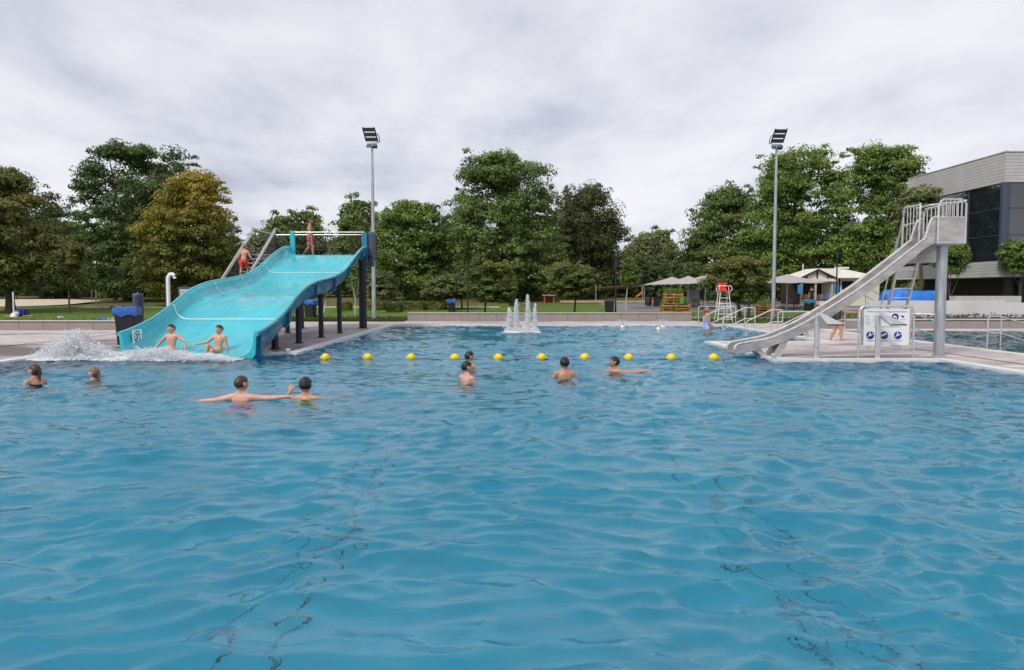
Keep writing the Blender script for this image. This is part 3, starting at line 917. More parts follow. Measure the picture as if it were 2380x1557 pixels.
# railings
m = MB()
RZ = 4.26
m.tube([(-10.9,34.3,RZ),(-6.25,34.3,RZ)], 0.020); m.build('top_rail', M_['steel'], ws, smooth=True)
m = MB(); m.tube([(XL+0.15,32.5,RZ-0.02),(XR-0.1,32.5,RZ-0.02)], 0.017); m.build('entry_bar', M_['steel'], ws, smooth=True)
m = MB(); m.tube([(-6.25,32.7,RZ),(-6.25,34.3,RZ)], 0.028); m.build('top_rail', M_['steel'], ws, smooth=True)
m = MB(); m.tube([(-10.9,31.2,RZ+0.08),(-10.9,32.2,RZ),(-10.9,34.3,RZ)], 0.028); m.build('top_rail', M_['steel'], ws, smooth=True)
bal = MB()
for k in range(38):
    x = -10.85+k*(4.6/37)
    bal.tube([(x,34.3,PZ+0.08),(x,34.3,RZ)], 0.011, 5)
for k in range(10):
    bal.tube([(-10.9,32.8+k*0.16,PZ+0.08),(-10.9,32.8+k*0.16,RZ)], 0.011, 5)
    bal.tube([(-6.25,32.8+k*0.16,PZ+0.08),(-6.25,32.8+k*0.16,RZ)], 0.011, 5)
tag(bal.build('balusters', M_['dark'], ws), kind='stuff')
for x, y in ((-10.9,34.3),(-8.6,34.3),(-6.25,34.3),(-7.4,34.3)):
    m = MB(); m.tube([(x,y,PZ),(x,y,RZ)], 0.03, 8); m.build('rail_post', M_['dark'], ws, smooth=True)
# stairs up the far side, running away from the pool
SY0, SY1 = 26.2, 31.4
sx0, sx1 = -10.9, -9.98
nst = 17
for k in range(nst):
    y = SY0+(SY1-SY0)*k/nst; z = DZ+(PZ-DZ)*(k+1)/nst
    m = MB(); m.box(sx0+0.04, sx1-0.04, y, y+0.28, z-0.04, z); m.build('stair_tread', M_['galv'], ws)
for x in (sx0, sx1):
    m = MB(); m.obox((x, (SY0+SY1)/2+0.1, (DZ+PZ)/2+0.02), (0.02,0,0), (0,(SY1-SY0)/2+0.1,(PZ-DZ)/2+0.06), (0,-0.06,0.10)); m.build('stringer', M_['dark'], ws)
    for o_ in (0.0, -0.12):
        m = MB()
        zz = lambda y: DZ+(PZ-DZ)*(y-SY0)/(SY1-SY0)+1.10+o_
        end = [(x, SY1+0.6, PZ+1.02+o_)] if o_ == 0 else []
        m.tube([(x, SY0, zz(SY0)), (x, SY1, zz(SY1))]+end, 0.03 if o_ == 0 else 0.022, 8); m.build('handrail', M_['steel'], ws, smooth=True)
    b_ = MB()
    for k in range(34):
        y = SY0+0.1+(SY1-SY0-0.1)*k/34
        z = DZ+(PZ-DZ)*(y-SY0)/(SY1-SY0)
        b_.tube([(x,y,z+0.05),(x,y,z+1.0)], 0.011, 5)
    tag(b_.build('balusters', M_['dark'], ws), kind='stuff')
m = MB(); m.box(-10.9, -9.9, 31.35, 32.6, PZ-0.1, PZ-0.01); m.build('landing', M_['galv'], ws)
for x in (-10.8, -10.05):
    m = MB(); m.tube([(x,31.6,DZ),(x,31.6,PZ-0.1)], 0.07, 10); m.build('stair_post', M_['navy'], ws, smooth=True)
m = MB(); m.tube([(-10.75,33.9,gz(33.9)),(-10.75,33.9,PZ-0.1)], 0.07, 10); m.build('stair_post', M_['navy'], ws, smooth=True)
# warning sticker inside the near end of the wall
sg = MB()
xs_ = XL+0.115
def stk(y0, y1, z0, z1, mat, name, d=0.0, par=None):
    m = MB(); m.box(xs_+d, xs_+d+0.004, y0, y1, z0, z1); return m.build(name, mat, par or ws)
pl = stk(18.72, 19.22, 0.22, 0.70, M_['sign_white'], 'warning_sign')
stk(18.74, 19.20, 0.23, 0.33, M_['print_red'], 'red_band', 0.005, pl)
m = MB()
for k in range(24):
    a0, a1 = 2*math.pi*k/24, 2*math.pi*(k+1)/24
    c_ = (18.97, 0.52)
    m.add([(xs_+0.008, c_[0]+0.15*math.cos(a0), c_[1]+0.15*math.sin(a0)), (xs_+0.008, c_[0]+0.15*math.cos(a1), c_[1]+0.15*math.sin(a1)), (xs_+0.008, c_[0]+0.125*math.cos(a1), c_[1]+0.125*math.sin(a1)), (xs_+0.008, c_[0]+0.125*math.cos(a0), c_[1]+0.125*math.sin(a0))], [(0,1,2,3)])
for (ya, za, yb, zb, w) in ((18.93,0.60,18.99,0.47,0.022),(18.99,0.47,18.90,0.45,0.02),(18.95,0.55,19.05,0.58,0.014),(18.90,0.45,18.89,0.42,0.03)):
    m.tube([(xs_+0.009, ya, za), (xs_+0.009, yb, zb)], w, 6, flat=1.0)
m.v = [(min(max(x, xs_+0.005), xs_+0.010), y, z) for x, y, z in m.v]
m.build('pictogram', M_['print_black'], pl)

# ------------------------------------------------------------------ the steel slide
YN, YF = 18.45, 19.12
TOP = [(5.62,0.22),(5.64,0.30),(5.72,0.36),(5.95,0.41),(6.47,0.51),(6.87,0.66),(7.25,0.84),(7.67,1.08),(8.81,1.83),(10.22,2.93),(10.29,3.0),(10.40,3.36),(10.46,3.48),(10.58,3.52)]
BOT = [(5.66,0.10),(5.95,0.16),(6.46,0.29),(6.87,0.43),(7.25,0.60),(7.67,0.83),(8.81,1.57),(9.82,2.34),(10.30,2.74),(10.58,2.88)]
def catmull(pts, n=6):
    out = []
    P = [Vector((*p, 0)) for p in pts]
    for i in range(len(P)-1):
        p0, p1, p2, p3 = P[max(i-1,0)], P[i], P[i+1], P[min(i+2,len(P)-1)]
        for k in range(n):
            t = k/n
            q = 0.5*((2*p1)+(p2-p0)*t+(2*p0-5*p1+4*p2-p3)*t*t+(3*p1-p0-3*p2+p3)*t**3)
            out.append((q.x, q.y))
    out.append(pts[-1])
    return out
ss = thing('steel_slide', 'narrow stainless steel chute slide with railed platform on one thick column', 'slide', (10.9, 18.8, 0))
topc, botc = catmull(TOP), catmull(BOT)
for y, nm in ((YN, 'side_wall'), (YF, 'side_wall')):
    m = MB()
    tx_, tz_ = [p[0] for p in topc], [p[1] for p in topc]; bx_, bz_ = [p[0] for p in botc], [p[1] for p in botc]
    gx = np.linspace(5.64, 10.58, 90); dy = 0.025 if y == YN else -0.025
    vs = []
    for gxx in gx:
        zt_, zb_ = float(np.interp(gxx, tx_, tz_)), float(np.interp(gxx, bx_, bz_))
        vs += [(gxx, y, zb_), (gxx, y, zt_), (gxx, y+dy, zt_), (gxx, y+dy, zb_)]
    fs = []
    for i in range(89):
        for j in range(4):
            q = (j+1) % 4
            fs.append((4*i+j, 4*i+q, 4*i+4+q, 4*i+4+j))
    fs += [(0,1,2,3), (356,357,358,359)]
    m.add(vs, fs)
    m.build(nm, M_['steel_sheet'], ss)
    m = MB(); m.tube([(x, y+(0.012 if y == YN else -0.012), z) for x, z in topc], 0.03, 8); m.build('edge_rail', M_['steel'], ss, smooth=True)
m = MB()
for i in range(len(botc)-1):
    (xa, za), (xb, zb) = botc[i], botc[i+1]
    m.add([(xa,YN+0.026,za+0.02),(xb,YN+0.026,zb+0.02),(xb,YF-0.026,zb+0.02),(xa,YF-0.026,za+0.02)], [(0,1,2,3)])
    m.add([(xa,YN+0.026,za-0.01),(xb,YN+0.026,zb-0.01),(xb,YF-0.026,zb-0.01),(xa,YF-0.026,za-0.01)], [(3,2,1,0)])
m.build('chute_bed', M_['steel_sheet'], ss, smooth=True)
m = MB(); m.lathe([(0.17,DZ),(0.17,DZ+0.02),(0.128,DZ+0.021),(0.128,2.84)], (10.93, 18.8, 0), 24); m.build('column', M_['galv'], ss, smooth=True)
m = MB(); m.prism([(6.12,YN+0.05,0.20),(6.28,YN+0.05,0.24),(6.52,YN+0.05,DZ),(6.36,YN+0.05,DZ)], (0,0.56,0)); m.build('support_leg', M_['steel_sheet'], ss)
m = MB(); m.prism([(6.78,YN+0.05,0.40),(6.98,YN+0.05,0.47),(6.80,YN+0.05,DZ),(6.58,YN+0.05,DZ)], (0,0.56,0)); m.build('support_leg', M_['steel_sheet'], ss)
px0, px1, py0, py1 = 10.58, 11.26, YN-0.03, 19.4
m = MB(); m.box(px0, px1, py0, py1, 2.84, 2.90); m.build('platform', M_['steel_sheet'], ss)
m = MB(); m.box(px0, px1, py0-0.02, py0, 2.88, 3.50); m.build('guard_panel', M_['steel_sheet'], ss)
m = MB(); m.box(px1, px1+0.02, py0, py1, 2.88, 3.50); m.build('guard_panel', M_['steel_sheet'], ss)
m = MB(); m.tube([(px0,py0-0.01,2.86),(px0,py0-0.01,3.78),(px0+0.06,py0-0.01,3.9),(px0+0.14,py0-0.01,3.94),(px1-0.12,py0-0.01,3.94),(px1,py0-0.01,3.84),(px1,py0-0.01,2.86)], 0.026, 8); m.build('guard_frame', M_['steel'], ss, smooth=True)
m = MB(); m.tube([(px0,py0-0.01,3.50),(px1,py0-0.01,3.50)], 0.022, 8); m.build('guard_frame', M_['steel'], ss, smooth=True)
m = MB(); m.tube([(px0,py0-0.01,2.88),(px1,py0-0.01,2.88)], 0.022, 8); m.build('guard_frame', M_['steel'], ss, smooth=True)
m = MB(); m.tube([(px1,py0,3.92),(px1,20.2,3.90),(px1,20.3,3.8),(px1,20.3,2.46)], 0.026, 8); m.build('guard_frame', M_['steel'], ss, smooth=True)
for k in range(6):
    x = px0+0.09+k*0.098
    m = MB(); m.tube([(x,py0-0.01,3.50),(x,py0-0.01,3.93)], 0.014, 6); m.build('guard_bar', M_['steel'], ss, smooth=True)
for k in range(9):
    y = py0+0.18+k*0.19
    m = MB(); m.tube([(px1,y,2.9 if y > 19.4 else 3.5),(px1,y,3.91)], 0.013, 6); m.build('guard_bar', M_['steel'], ss, smooth=True)
# lower landing behind with its own guards
m = MB(); m.box(10.46, px1, 19.42, 20.3, 2.44, 2.50); m.build('landing', M_['steel_sheet'], ss)
m = MB(); m.box(10.80, px1, 20.28, 20.30, 2.50, 2.84); m.build('guard_panel', M_['steel_sheet'], ss)
m = MB(); m.box(10.48, px1, 19.40, 19.42, 2.44, 2.84); m.build('step_panel', M_['steel_sheet'], ss)
m = MB(); m.tube([(10.45,19.0,2.95),(10.45,19.0,3.92)], 0.03, 8); m.build('guard_frame', M_['steel'], ss, smooth=True)
m = MB(); m.tube([(10.45,19.0,3.88),(10.45,19.72,3.88),(10.45,19.8,3.8),(10.45,19.85,2.46)], 0.026, 8); m.build('guard_frame', M_['steel'], ss, smooth=True)
m = MB(); m.tube([(10.45,19.72,3.86),(10.45,20.25,2.46)], 0.024, 8); m.build('guard_frame', M_['steel'], ss, smooth=True)
m = MB(); m.tube([(10.45,19.0,3.45),(10.45,19.8,3.42)], 0.02, 8); m.build('guard_frame', M_['steel'], ss, smooth=True)
for k in range(4):
    y = 19.15+k*0.15
    m = MB(); m.tube([(10.45,y,2.5),(10.45,y,3.86)], 0.013, 6); m.build('guard_bar', M_['steel'], ss, smooth=True)
m = MB(); m.tube([(10.45,19.1,3.80),(10.55,18.75,3.84),(10.9,18.6,3.87),(px1,18.6,3.90)], 0.024, 8); m.build('entry_bar', M_['steel'], ss, smooth=True)
for x in (10.62, 11.14):
    m = MB(); m.obox((x, 20.78, 1.27), (0.02,0,0), (0,-0.5,1.235), (0,0.045,0.018)); m.build('ladder_stringer', M_['steel'], ss)
for k in range(9):
    f = (k+0.6)/9.4
    m = MB(); m.box(10.64, 11.12, 21.28-f*1.0-0.05, 21.28-f*1.0+0.05, DZ+f*2.45-0.012, DZ+f*2.45+0.012); m.build('ladder_rung', M_['steel'], ss)
m = MB(); m.tube([(10.46,20.1,3.1),(10.46,21.0,0.95),(10.46,21.15,0.75),(10.46,21.5,DZ)], 0.022, 8); m.build('ladder_handrail', M_['steel'], ss, smooth=True)
m = MB(); m.tube([(10.2,19.4,1.10),(10.85,18.82,1.09)], 0.018, 6); m.build('brace', M_['steel'], ss, smooth=True)

# ------------------------------------------------------------------ info board by the steel slide
ib = thing('information_board', 'white pool-rules board with three blue discs in a steel tube frame', 'sign', (9.47, 18.15, 0))
bx0, bx1, by = 8.80, 10.12, 18.15
m = MB(); m.tube([(bx0-0.02,by,DZ),(bx0-0.0,by,1.18),(bx0+0.03,by,1.28),(bx0+0.12,by,1.32),(bx1-0.12,by,1.32),(bx1-0.03,by,1.28),(bx1,by,1.18),(bx1+0.02,by,DZ)], 0.024, 10); m.build('frame', M_['steel'], ib, smooth=True)
m = MB(); m.tube([(bx0,by,0.30),(bx1,by,0.30)], 0.015, 8); m.build('lower_bar', M_['steel'], ib, smooth=True)
for x in (bx0+0.25, bx1-0.25):
    for z0, z1 in ((0.18,0.34),(1.22,1.31)):
        m = MB(); m.box(x-0.02, x+0.02, by+0.01, by+0.03, z0, z1); m.build('bracket', M_['steel'], ib)
m = MB(); m.box(bx0+0.05, bx1-0.05, by+0.002, by+0.022, 0.36, 1.24); m.build('backing', M_['steel_sheet'], ib)
m = MB(); m.box(bx0+0.10, bx1-0.10, by-0.012, by, 0.36, 1.24); face = m.build('sign_face', M_['sign_white'], ib, bevel=0.004)
FY = by-0.0145
def text(s, x, z, size, mat, parent, y=None, align='CENTER'):
    cu = bpy.data.curves.new('lettering', 'FONT')
    cu.body, cu.size, cu.align_x, cu.extrude = s, size, align, 0.0008
    o = bpy.data.objects.new('lettering', cu); C.objects.link(o)
    o.matrix_world = Matrix.Translation((x, FY if y is None else y, z)) @ Matrix.Rotation(math.pi/2, 4, 'X')
    dg = bpy.context.evaluated_depsgraph_get()
    me = bpy.data.meshes.new_from_object(o.evaluated_get(dg))
    mw = o.matrix_world.copy()
    bpy.data.objects.remove(o)
    me.transform(WM[parent.name].inverted() @ mw)
    me.materials.clear(); me.materials.append(mat)
    q = bpy.data.objects.new('lettering', me); C.objects.link(q); q.parent = parent
    return q
text('Wasserrutsche Grundlegende Information', 9.46, 1.165, 0.058, M_['print'], face)
text('Vorgeschriebene Rutschpositionen', 9.46, 0.80, 0.046, M_['print'], face)
def disc(m, x, z, r, y=None, n=28):
    y = FY if y is None else y
    m.add([(x+r*math.cos(2*math.pi*k/n), y, z+r*math.sin(2*math.pi*k/n)) for k in range(n)], [tuple(range(n))])
def bar(m, xa, za, xb, zb, w, y):
    d = Vector((xb-xa, 0, zb-za)).normalized(); nrm = Vector((-d.z, 0, d.x))*w
    a, b = Vector((xa,y,za)), Vector((xb,y,zb))
    m.add([a-nrm, b-nrm, b+nrm, a+nrm], [(0,1,2,3)])
for k, xd in enumerate((9.06, 9.40, 9.74)):
    m = MB(); disc(m, xd, 0.60, 0.098); d_ = m.build('blue_disc', M_['sign_blue'], face)
    m = MB(); y = FY-0.002
    bar(m, xd-0.075, 0.565, xd+0.08, 0.635, 0.007, y)
    if k == 1:
        bar(m, xd-0.06, 0.60, xd+0.05, 0.648, 0.018, y-0.001); disc(m, xd-0.065, 0.606, 0.017, y-0.002, 12)
    else:
        bar(m, xd-0.045, 0.59, xd+0.05, 0.632, 0.012, y-0.001); bar(m, xd-0.02, 0.60, xd-0.012, 0.655, 0.014, y-0.0015); disc(m, xd-0.01, 0.675, 0.016, y-0.002, 12)
    m.v = [(x, y_, z) for x, y_, z in m.v]
    m.build('pictogram', M_['sign_white'], face)
    m = MB(); bar(m, xd-0.11, 0.475, xd+0.11, 0.475, 0.004, FY); bar(m, xd-0.08, 0.458, xd+0.08, 0.458, 0.003, FY); m.build('caption', M_['print'], face)
m = MB(); disc(m, 9.66, 1.05, 0.088); m.build('blue_disc', M_['sign_blue'], face)
m = MB(); y = FY-0.002
m.add([(9.60,y,1.055),(9.63,y,1.085),(9.68,y,1.075),(9.70,y,1.04),(9.67,y,1.045),(9.64,y,1.03)], [(0,1,2,3,4,5)]); bar(m, 9.68,0.995,9.70,1.035,0.012,y-0.001); m.build('pictogram', M_['sign_white'], face)
m = MB(); m.add([(9.80,FY,1.09),(9.87,FY,1.08),(9.885,FY,1.03),(9.82,FY,1.045)], [(0,1,2,3)]); m.build('black_flag', M_['print_black'], face)
m = MB()
for k in range(3):
    z = 1.09-k*0.06
    bar(m, 8.94, z, 8.98, z-0.035, 0.006, FY); bar(m, 8.98, z-0.035, 9.03, z-0.035, 0.005, FY-0.0007)
m.build('arrows', M_['print'], face)
m = MB()
for k in range(6):
    bar(m, 9.12, 1.10-k*0.034, 9.30-0.05*(k % 2), 1.10-k*0.034, 0.003, FY)
    bar(m, 9.36, 1.10-k*0.034, 9.52-0.04*((k+1) % 2), 1.10-k*0.034, 0.003, FY)
bar(m, 8.93, 0.90, 9.07, 0.90, 0.003, FY); bar(m, 9.80, 0.985, 9.92, 0.985, 0.004, FY); bar(m, 8.94, 0.875, 9.04, 0.875, 0.003, FY)
m.build('small_print', M_['print'], face)

ib.location.x -= 0.26
ss.location.x -= 0.05

# ------------------------------------------------------------------ neck-shower spouts
def spout(x, label):
    t = thing('water_spout', label, 'water spout', (x, 17.82, DZ))
    m = MB(); m.tube([(0,0,0),(0,0,0.95),(0.004,-0.005,1.03),(0.02,-0.02,1.075),(0.05,-0.045,1.085)], 0.062, 14); m.build('pipe', M_['steel'], t, smooth=True, local=True)
    m = MB(); m.lathe([(0.10,0),(0.10,0.015),(0.064,0.016),(0.064,0.03)], (0,0,0), 16); m.build('base_flange', M_['steel'], t, smooth=True, local=True)
    m = MB()
    a = [(0.0,-0.02,1.13),(0.07,-0.02,1.13),(0.47,-0.42,0.865),(0.075,-0.42,0.865)]
    b = [(0.0,-0.02,1.03),(0.07,-0.02,1.03),(0.47,-0.42,0.835),(0.075,-0.42,0.835)]
    m.add(a+b, [(0,1,2,3),(7,6,5,4),(0,4,5,1),(1,5,6,2),(3,7,4,0)])
    n_ = m.build('fan_nozzle', M_['steel'], t, local=True)
    m = MB(); m.box(0.08,0.465,-0.421,-0.405,0.838,0.862); m.build('outlet_slot', M_['black'], n_, local=True)
    return t
spout(7.36, 'steel water spout with fan nozzle, standing free beside the chute')
spout(8.83, 'steel water spout with fan nozzle, standing before the information board')

# ------------------------------------------------------------------ stair handrails into the pools
def handrail(y, x_end, x_land, x_top, label, s=1, guard=None):
    """x_end: end in the water, x_land: head of the steps, x_top: far end on the deck"""
    t = thing('handrail', label, 'handrail', (x_land, y, DZ), group='stair handrails of the pools')
    rr = 0.022
    rise = 0.47
    m = MB(); m.tube([(x_end,y,-0.3),(x_end,y,0.44),(x_end+s*0.03,y,0.50),(x_land-s*0.04,y,0.93),(x_land,y,0.95),(x_top-s*0.08,y,0.95),(x_top-s*0.02,y,0.92),(x_top,y,0.84),(x_top,y,0.56),(x_top-s*0.02,y,0.5),(x_top-s*0.08,y,0.47),(x_land,y,0.47)], rr, 8); m.build('upper_rail', M_['steel'], t, smooth=True)
    m = MB(); m.tube([(x_land+s*0.02,y,0.47),(x_end,y,0.0),(x_end-s*0.25,y,-0.13)], rr, 8); m.build('lower_rail', M_['steel'], t, smooth=True)
    m = MB(); m.tube([(x_land,y,-0.15),(x_land,y,0.94)], 0.02, 8); m.build('post', M_['steel'], t, smooth=True)
    m = MB(); m.tube([(x_top,y,DZ),(x_top,y,0.6)], 0.02, 8); m.build('post', M_['steel'], t, smooth=True)
    if guard:
        xa, xb, yy = guard
        m = MB(); m.tube([(xa,yy,-0.2),(xa,yy,0.88),(xa+0.02,yy,0.93),(xa+0.08,yy,0.96),(xb,yy,0.96)], rr, 8); m.build('guard_bar', M_['steel'], t, smooth=True)
    return t
handrail(34.2, 8.85, 9.80, 10.35, 'steel stair handrail behind the woman in the blue swimsuit', 1, (8.72, 10.35, 34.6))
handrail(32.4, 9.24, 10.2, 10.65, 'steel stair handrail descending into the water beside the lifeguard chair')
handrail(29.0, 9.20, 10.17, 10.62, 'steel stair handrail in front of the tall floodlight mast')
handrail(25.4, 9.20, 10.15, 10.45, 'steel stair handrail just behind the steel chute', 1, (9.32, 10.75, 25.9))
handrail(30.0, 15.4, 14.05, 13.5, 'steel handrail of the second pool, far one behind the walking woman', -1)
handrail(26.3, 15.4, 14.05, 13.5, 'steel handrail of the second pool, behind the information board', -1)
handrail(21.3, 15.6, 14.1, 13.72, 'steel handrail of the second pool at the right edge of the picture', -1)

# ------------------------------------------------------------------ float line
fl = thing('float_line', 'line of ten yellow float balls on a dark rope across the pool', 'float line', (0.5, 18.1, 0))
m = MB()
pts = []
for k in range(60):
    x = -5.6+k*(11.9/59)
    pts.append((x, 18.12+0.05*math.sin(x*1.3)+(0.7*max(0,(-4.6-x))), -0.004+0.022*math.sin(x*2.3)+0.012*math.sin(x*5.1)))
m.tube(pts, 0.011, 6); m.build('rope', M_['rope'], fl, smooth=True)
for k, pxx in enumerate((755, 853, 955, 1057, 1158, 1259, 1360, 1461, 1560, 1660)):
    x = (pxx-1190)/F*18.15
    m = MB(); y = 18.12+0.05*math.sin(x*1.3)
    m.ell((x, y, 0.055), 0.107, 0.107, 0.103, 18, 12)
    f_ = m.build('float', M_['yellow'], fl, smooth=True)
    m = MB(); m.tube([(x-0.118,y,0.045),(x-0.095,y,0.048)], 0.03, 8); m.tube([(x+0.095,y,0.048),(x+0.118,y,0.045)], 0.03, 8); m.build('rope_collar', M_['yellow'], f_, smooth=True)
def stub(x, y, label):
    m = MB(); m.lathe([(0.05,DZ+0.02),(0.05,0.12),(0.07,0.125),(0.07,0.17),(0.05,0.19)], (x,y,0), 14)
    tag(m.build('rope_anchor', M_['steel'], smooth=True), label, 'rope anchor')
stub(-5.85, 19.25, 'small steel rope anchor on the coping beside the wave slide')
stub(6.30, 17.72, 'small steel rope anchor on the coping below the steel chute')

# ------------------------------------------------------------------ floodlight masts
def mast(x, y, label, s):
    t = thing('floodlight_mast', label, 'floodlight', (x, y, 0.05))
    m = MB(); m.tube([(0,0,-0.02),(0,0,3.0),(0,0,9.62)], [0.125,0.105,0.06], 16); m.build('mast', M_['galv'], t, smooth=True, local=True)
    m = MB(); m.lathe([(0.17,-0.02),(0.17,0.03),(0.126,0.035)], (0,0,0), 16); m.build('base_plate', M_['galv'], t, local=True)
    m = MB(); m.box(-0.26,0.26,-0.05,0.05,9.60,9.70); m.build('head_bracket', M_['galv'], t, local=True)
    tl = Vector((-s*0.22, -0.30, 1.0)).normalized(); rt = Vector((1,0,0)); nr = rt.cross(tl).normalized()
    o0 = Vector((-s*0.02, -0.05, 9.86))
    for k in range(3):
        m = MB(); m.obox(o0+tl*(0.265*k), rt*0.31, tl*0.105, nr*0.045)
        l_ = m.build('lamp_module', M_['black'], t, local=True, bevel=0.01)
        m = MB(); m.obox(o0+tl*(0.265*k)+nr*0.047, rt*0.28, tl*0.08, nr*0.004); m.build('lens', M_['lens'], l_, local=True)
        m = MB()
        for q in (0, 3.75):
            m.obox(o0+tl*(0.265*k+0.133)+rt*(-0.30+0.16*q), rt*0.012, tl*0.035, nr*0.02)
        m.build('spacer', M_['black'], l_, local=True)
    for e in (-1, 1):
        m = MB(); m.obox(o0+tl*0.265+rt*e*0.33, rt*0.014, tl*0.375, nr*0.05); m.build('side_frame', M_['black'], t, local=True)
    m = MB(); a = o0+rt*s*0.33
    m.tube([a+tl*0.30, a+rt*s*0.09+tl*0.28, a+rt*s*0.12+tl*0.2, a+rt*s*0.10-tl*0.10, a+rt*s*0.05-tl*0.15, a-rt*s*0.1-tl*0.16], 0.022, 8); m.build('yoke', M_['black'], t, smooth=True, local=True)
    for e in (-1, 1):
        m = MB(); m.obox((e*0.17,-0.08,9.50), (0.12,0,0), (0,0.10,-0.05*e), (0,0.02,0.07)); m.build('small_spotlight', M_['slate'], t, local=True, bevel=0.01)
    return t
pL, pR = gnd(862, 746.5), gnd(1808, 745.5)
mast(pL.x, 40.9, 'tall floodlight mast beside the wave slide', 1)
mast(pR.x, 41.3, 'tall floodlight mast in front of the right-hand trees', -1)

# ------------------------------------------------------------------ lifeguard chair
lc = thing('lifeguard_chair', 'white tubular lifeguard chair with red plastic seat on the lawn edge', 'chair', (10.75, 37.6, 0.05))
B = [(10.38,37.35),(11.15,37.35),(11.08,38.1),(10.42,38.1)]
T_ = [(10.55,37.5),(10.98,37.5),(10.98,37.85),(10.55,37.85)]
for (a, b) in zip(B, T_):
    m = MB(); m.tube([(*a,0.04),(*b,1.62)], 0.019, 8); m.build('leg', M_['white_paint'], lc, smooth=True)
for k in range(5):
    f = 0.13+k*0.17
    l = [tuple(np.array(B[i])*(1-f)+np.array(T_[i])*f) for i in range(4)]
    m = MB(); m.tube([(*l[0],0.04+1.58*f),(*l[1],0.04+1.58*f)], 0.017, 6); m.build('rung', M_['white_paint'], lc, smooth=True)
for i, f in ((1,0.5),(3,0.5),(2,0.62)):
    l0, l1 = [tuple(np.array(B[j % 4])*(1-f)+np.array(T_[j % 4])*f) for j in (i, i+1)]
    m = MB(); m.tube([(*l0,0.04+1.58*f),(*l1,0.04+1.58*f)], 0.016, 6); m.build('side_brace', M_['white_paint'], lc, smooth=True)
m = MB()
prof = [(37.45,1.66),(37.55,1.64),(37.8,1.63),(37.9,1.68),(37.95,1.85),(37.98,2.06)]
vs, fs = [], []
for yy, zz in prof:
    for q in range(7):
        u = (q-3)/3
        vs.append((10.765+u*0.21, yy-0.03*u*u*(1 if zz > 1.7 else 0), zz+0.04*u*u*(1 if zz < 1.7 else 0)))
for i in range(len(prof)-1):
    for q in range(6):
        fs.append((i*7+q, i*7+q+1, (i+1)*7+q+1, (i+1)*7+q))
m.add(vs, fs); st_ = m.build('seat_shell', M_['red'], lc, smooth=True, sharp=70)
sf = st_.modifiers.new('thickness', 'SOLIDIFY'); sf.thickness = 0.025
for e in (-1, 1):
    x = 10.765+e*0.27
    m = MB(); m.tube([(x,37.85,1.6),(x+e*0.05,37.88,1.75),(x+e*0.03,37.85,1.93),(x,37.5,1.95),(x-e*0.0,37.38,1.92),(x+e*0.08,37.36,1.80),(x-e*0.02,37.45,1.64)], 0.018, 8); m.build('armrest', M_['white_paint'], lc, smooth=True)
m = MB(); m.tube([(10.47,37.86,1.93),(11.06,37.86,1.93)], 0.018, 8); m.build('back_rail', M_['white_paint'], lc, smooth=True)

# ------------------------------------------------------------------ bins, columns, lamp posts, bollards
def bin_(p, label, w=0.58, h=1.0, bag='blue_bag', rz=0.0, lid=False, wheels=True):
    t = thing('waste_bin', label, 'bin', p, rz, 'waste bins around the pool')
    m = MB(); a, b = w*0.40, w*0.5
    m.add([(-a,-a,0.05),(a,-a,0.05),(a,a,0.05),(-a,a,0.05),(-b,-b,h),(b,-b,h),(b,b,h),(-b,b,h)], [(0,3,2,1),(0,1,5,4),(1,2,6,5),(2,3,7,6),(3,0,4,7),(4,5,6,7)])
    m.build('body', M_['black'], t, local=True, bevel=0.03)
    if bag:
        m = MB(); n = 32; vs, fs = [], []
        for k, (e, z) in enumerate(((0.86,h+0.035),(1.07,h+0.05),(1.13,h-0.02),(1.10,h-0.13),(1.08,h-0.20))):
            for i in range(n):
                an = 2*math.pi*i/n
                ca, sa = math.cos(an), math.sin(an)
                q = 1/max(abs(ca), abs(sa))
                wob = 0.05*noise.noise((ca*3+p[0], sa*3, k)) + (0.04*math.sin(an*5+p[0]) if k > 2 else 0)
                vs.append((ca*q*b*(e+wob*0.6), sa*q*b*(e+wob*0.6), z+wob*(0.9 if k > 1 else 0.3)))
        for k in range(4):
            for i in range(n):
                j = (i+1) % n
                fs.append((k*n+i, k*n+j, (k+1)*n+j, (k+1)*n+i))
        m.add(vs, fs); m.build('bag', M_[bag], t, local=True, smooth=True, sharp=80)
    else:
        m = MB(); m.add([(-b*1.06,-b*1.1,h+0.0),(b*1.06,-b*1.1,h),(b*1.06,b*1.06,h+0.03),(-b*1.06,b*1.06,h+0.03),(-b*0.95,-b*0.95,h+0.07),(b*0.95,-b*0.95,h+0.07),(b*0.95,b,h+0.09),(-b*0.95,b,h+0.09)], [(0,3,2,1),(0,1,5,4),(1,2,6,5),(2,3,7,6),(3,0,4,7),(4,5,6,7)])
        m.build('lid', M_['black'], t, local=True, bevel=0.02)
    if wheels:
        for e in (-1, 1):
            m = MB(); m.tube([(e*a*0.98,a,0.1),(e*a*1.18,a,0.1)], 0.1, 14); m.build('wheel', M_['black'], t, local=True, smooth=True)
    return t
bin_((-11.45, 22.0, DZ), 'large dark bin with a bright blue bag beside the grey column at the wave slide', 0.58, 1.12, 'blue_bag', R(12))
def bin_at(px, py, Y, *a, **k):
    p = at(px, py, Y); return bin_((p.x, Y, gz(Y)), *a, **k)
bin_at(722, 740, 44.0, 'dark wheeled bin with blue bag standing behind the wave slide posts', 0.60, 1.02, 'blue_bag', R(-10))
bin_at(1050, 720, 53.0, 'dark bin with blue bag next to the clipped hedges', 0.52, 0.86, 'blue_bag')
bin_at(1416, 725, 48.5, 'plain dark bin with closed lid beside the lamp post on the lawn', 0.58, 0.92, None)
bin_at(1880, 724, 51.0, 'dark bin with teal bag in front of the kiosk', 0.60, 0.92, 'teal_bag')
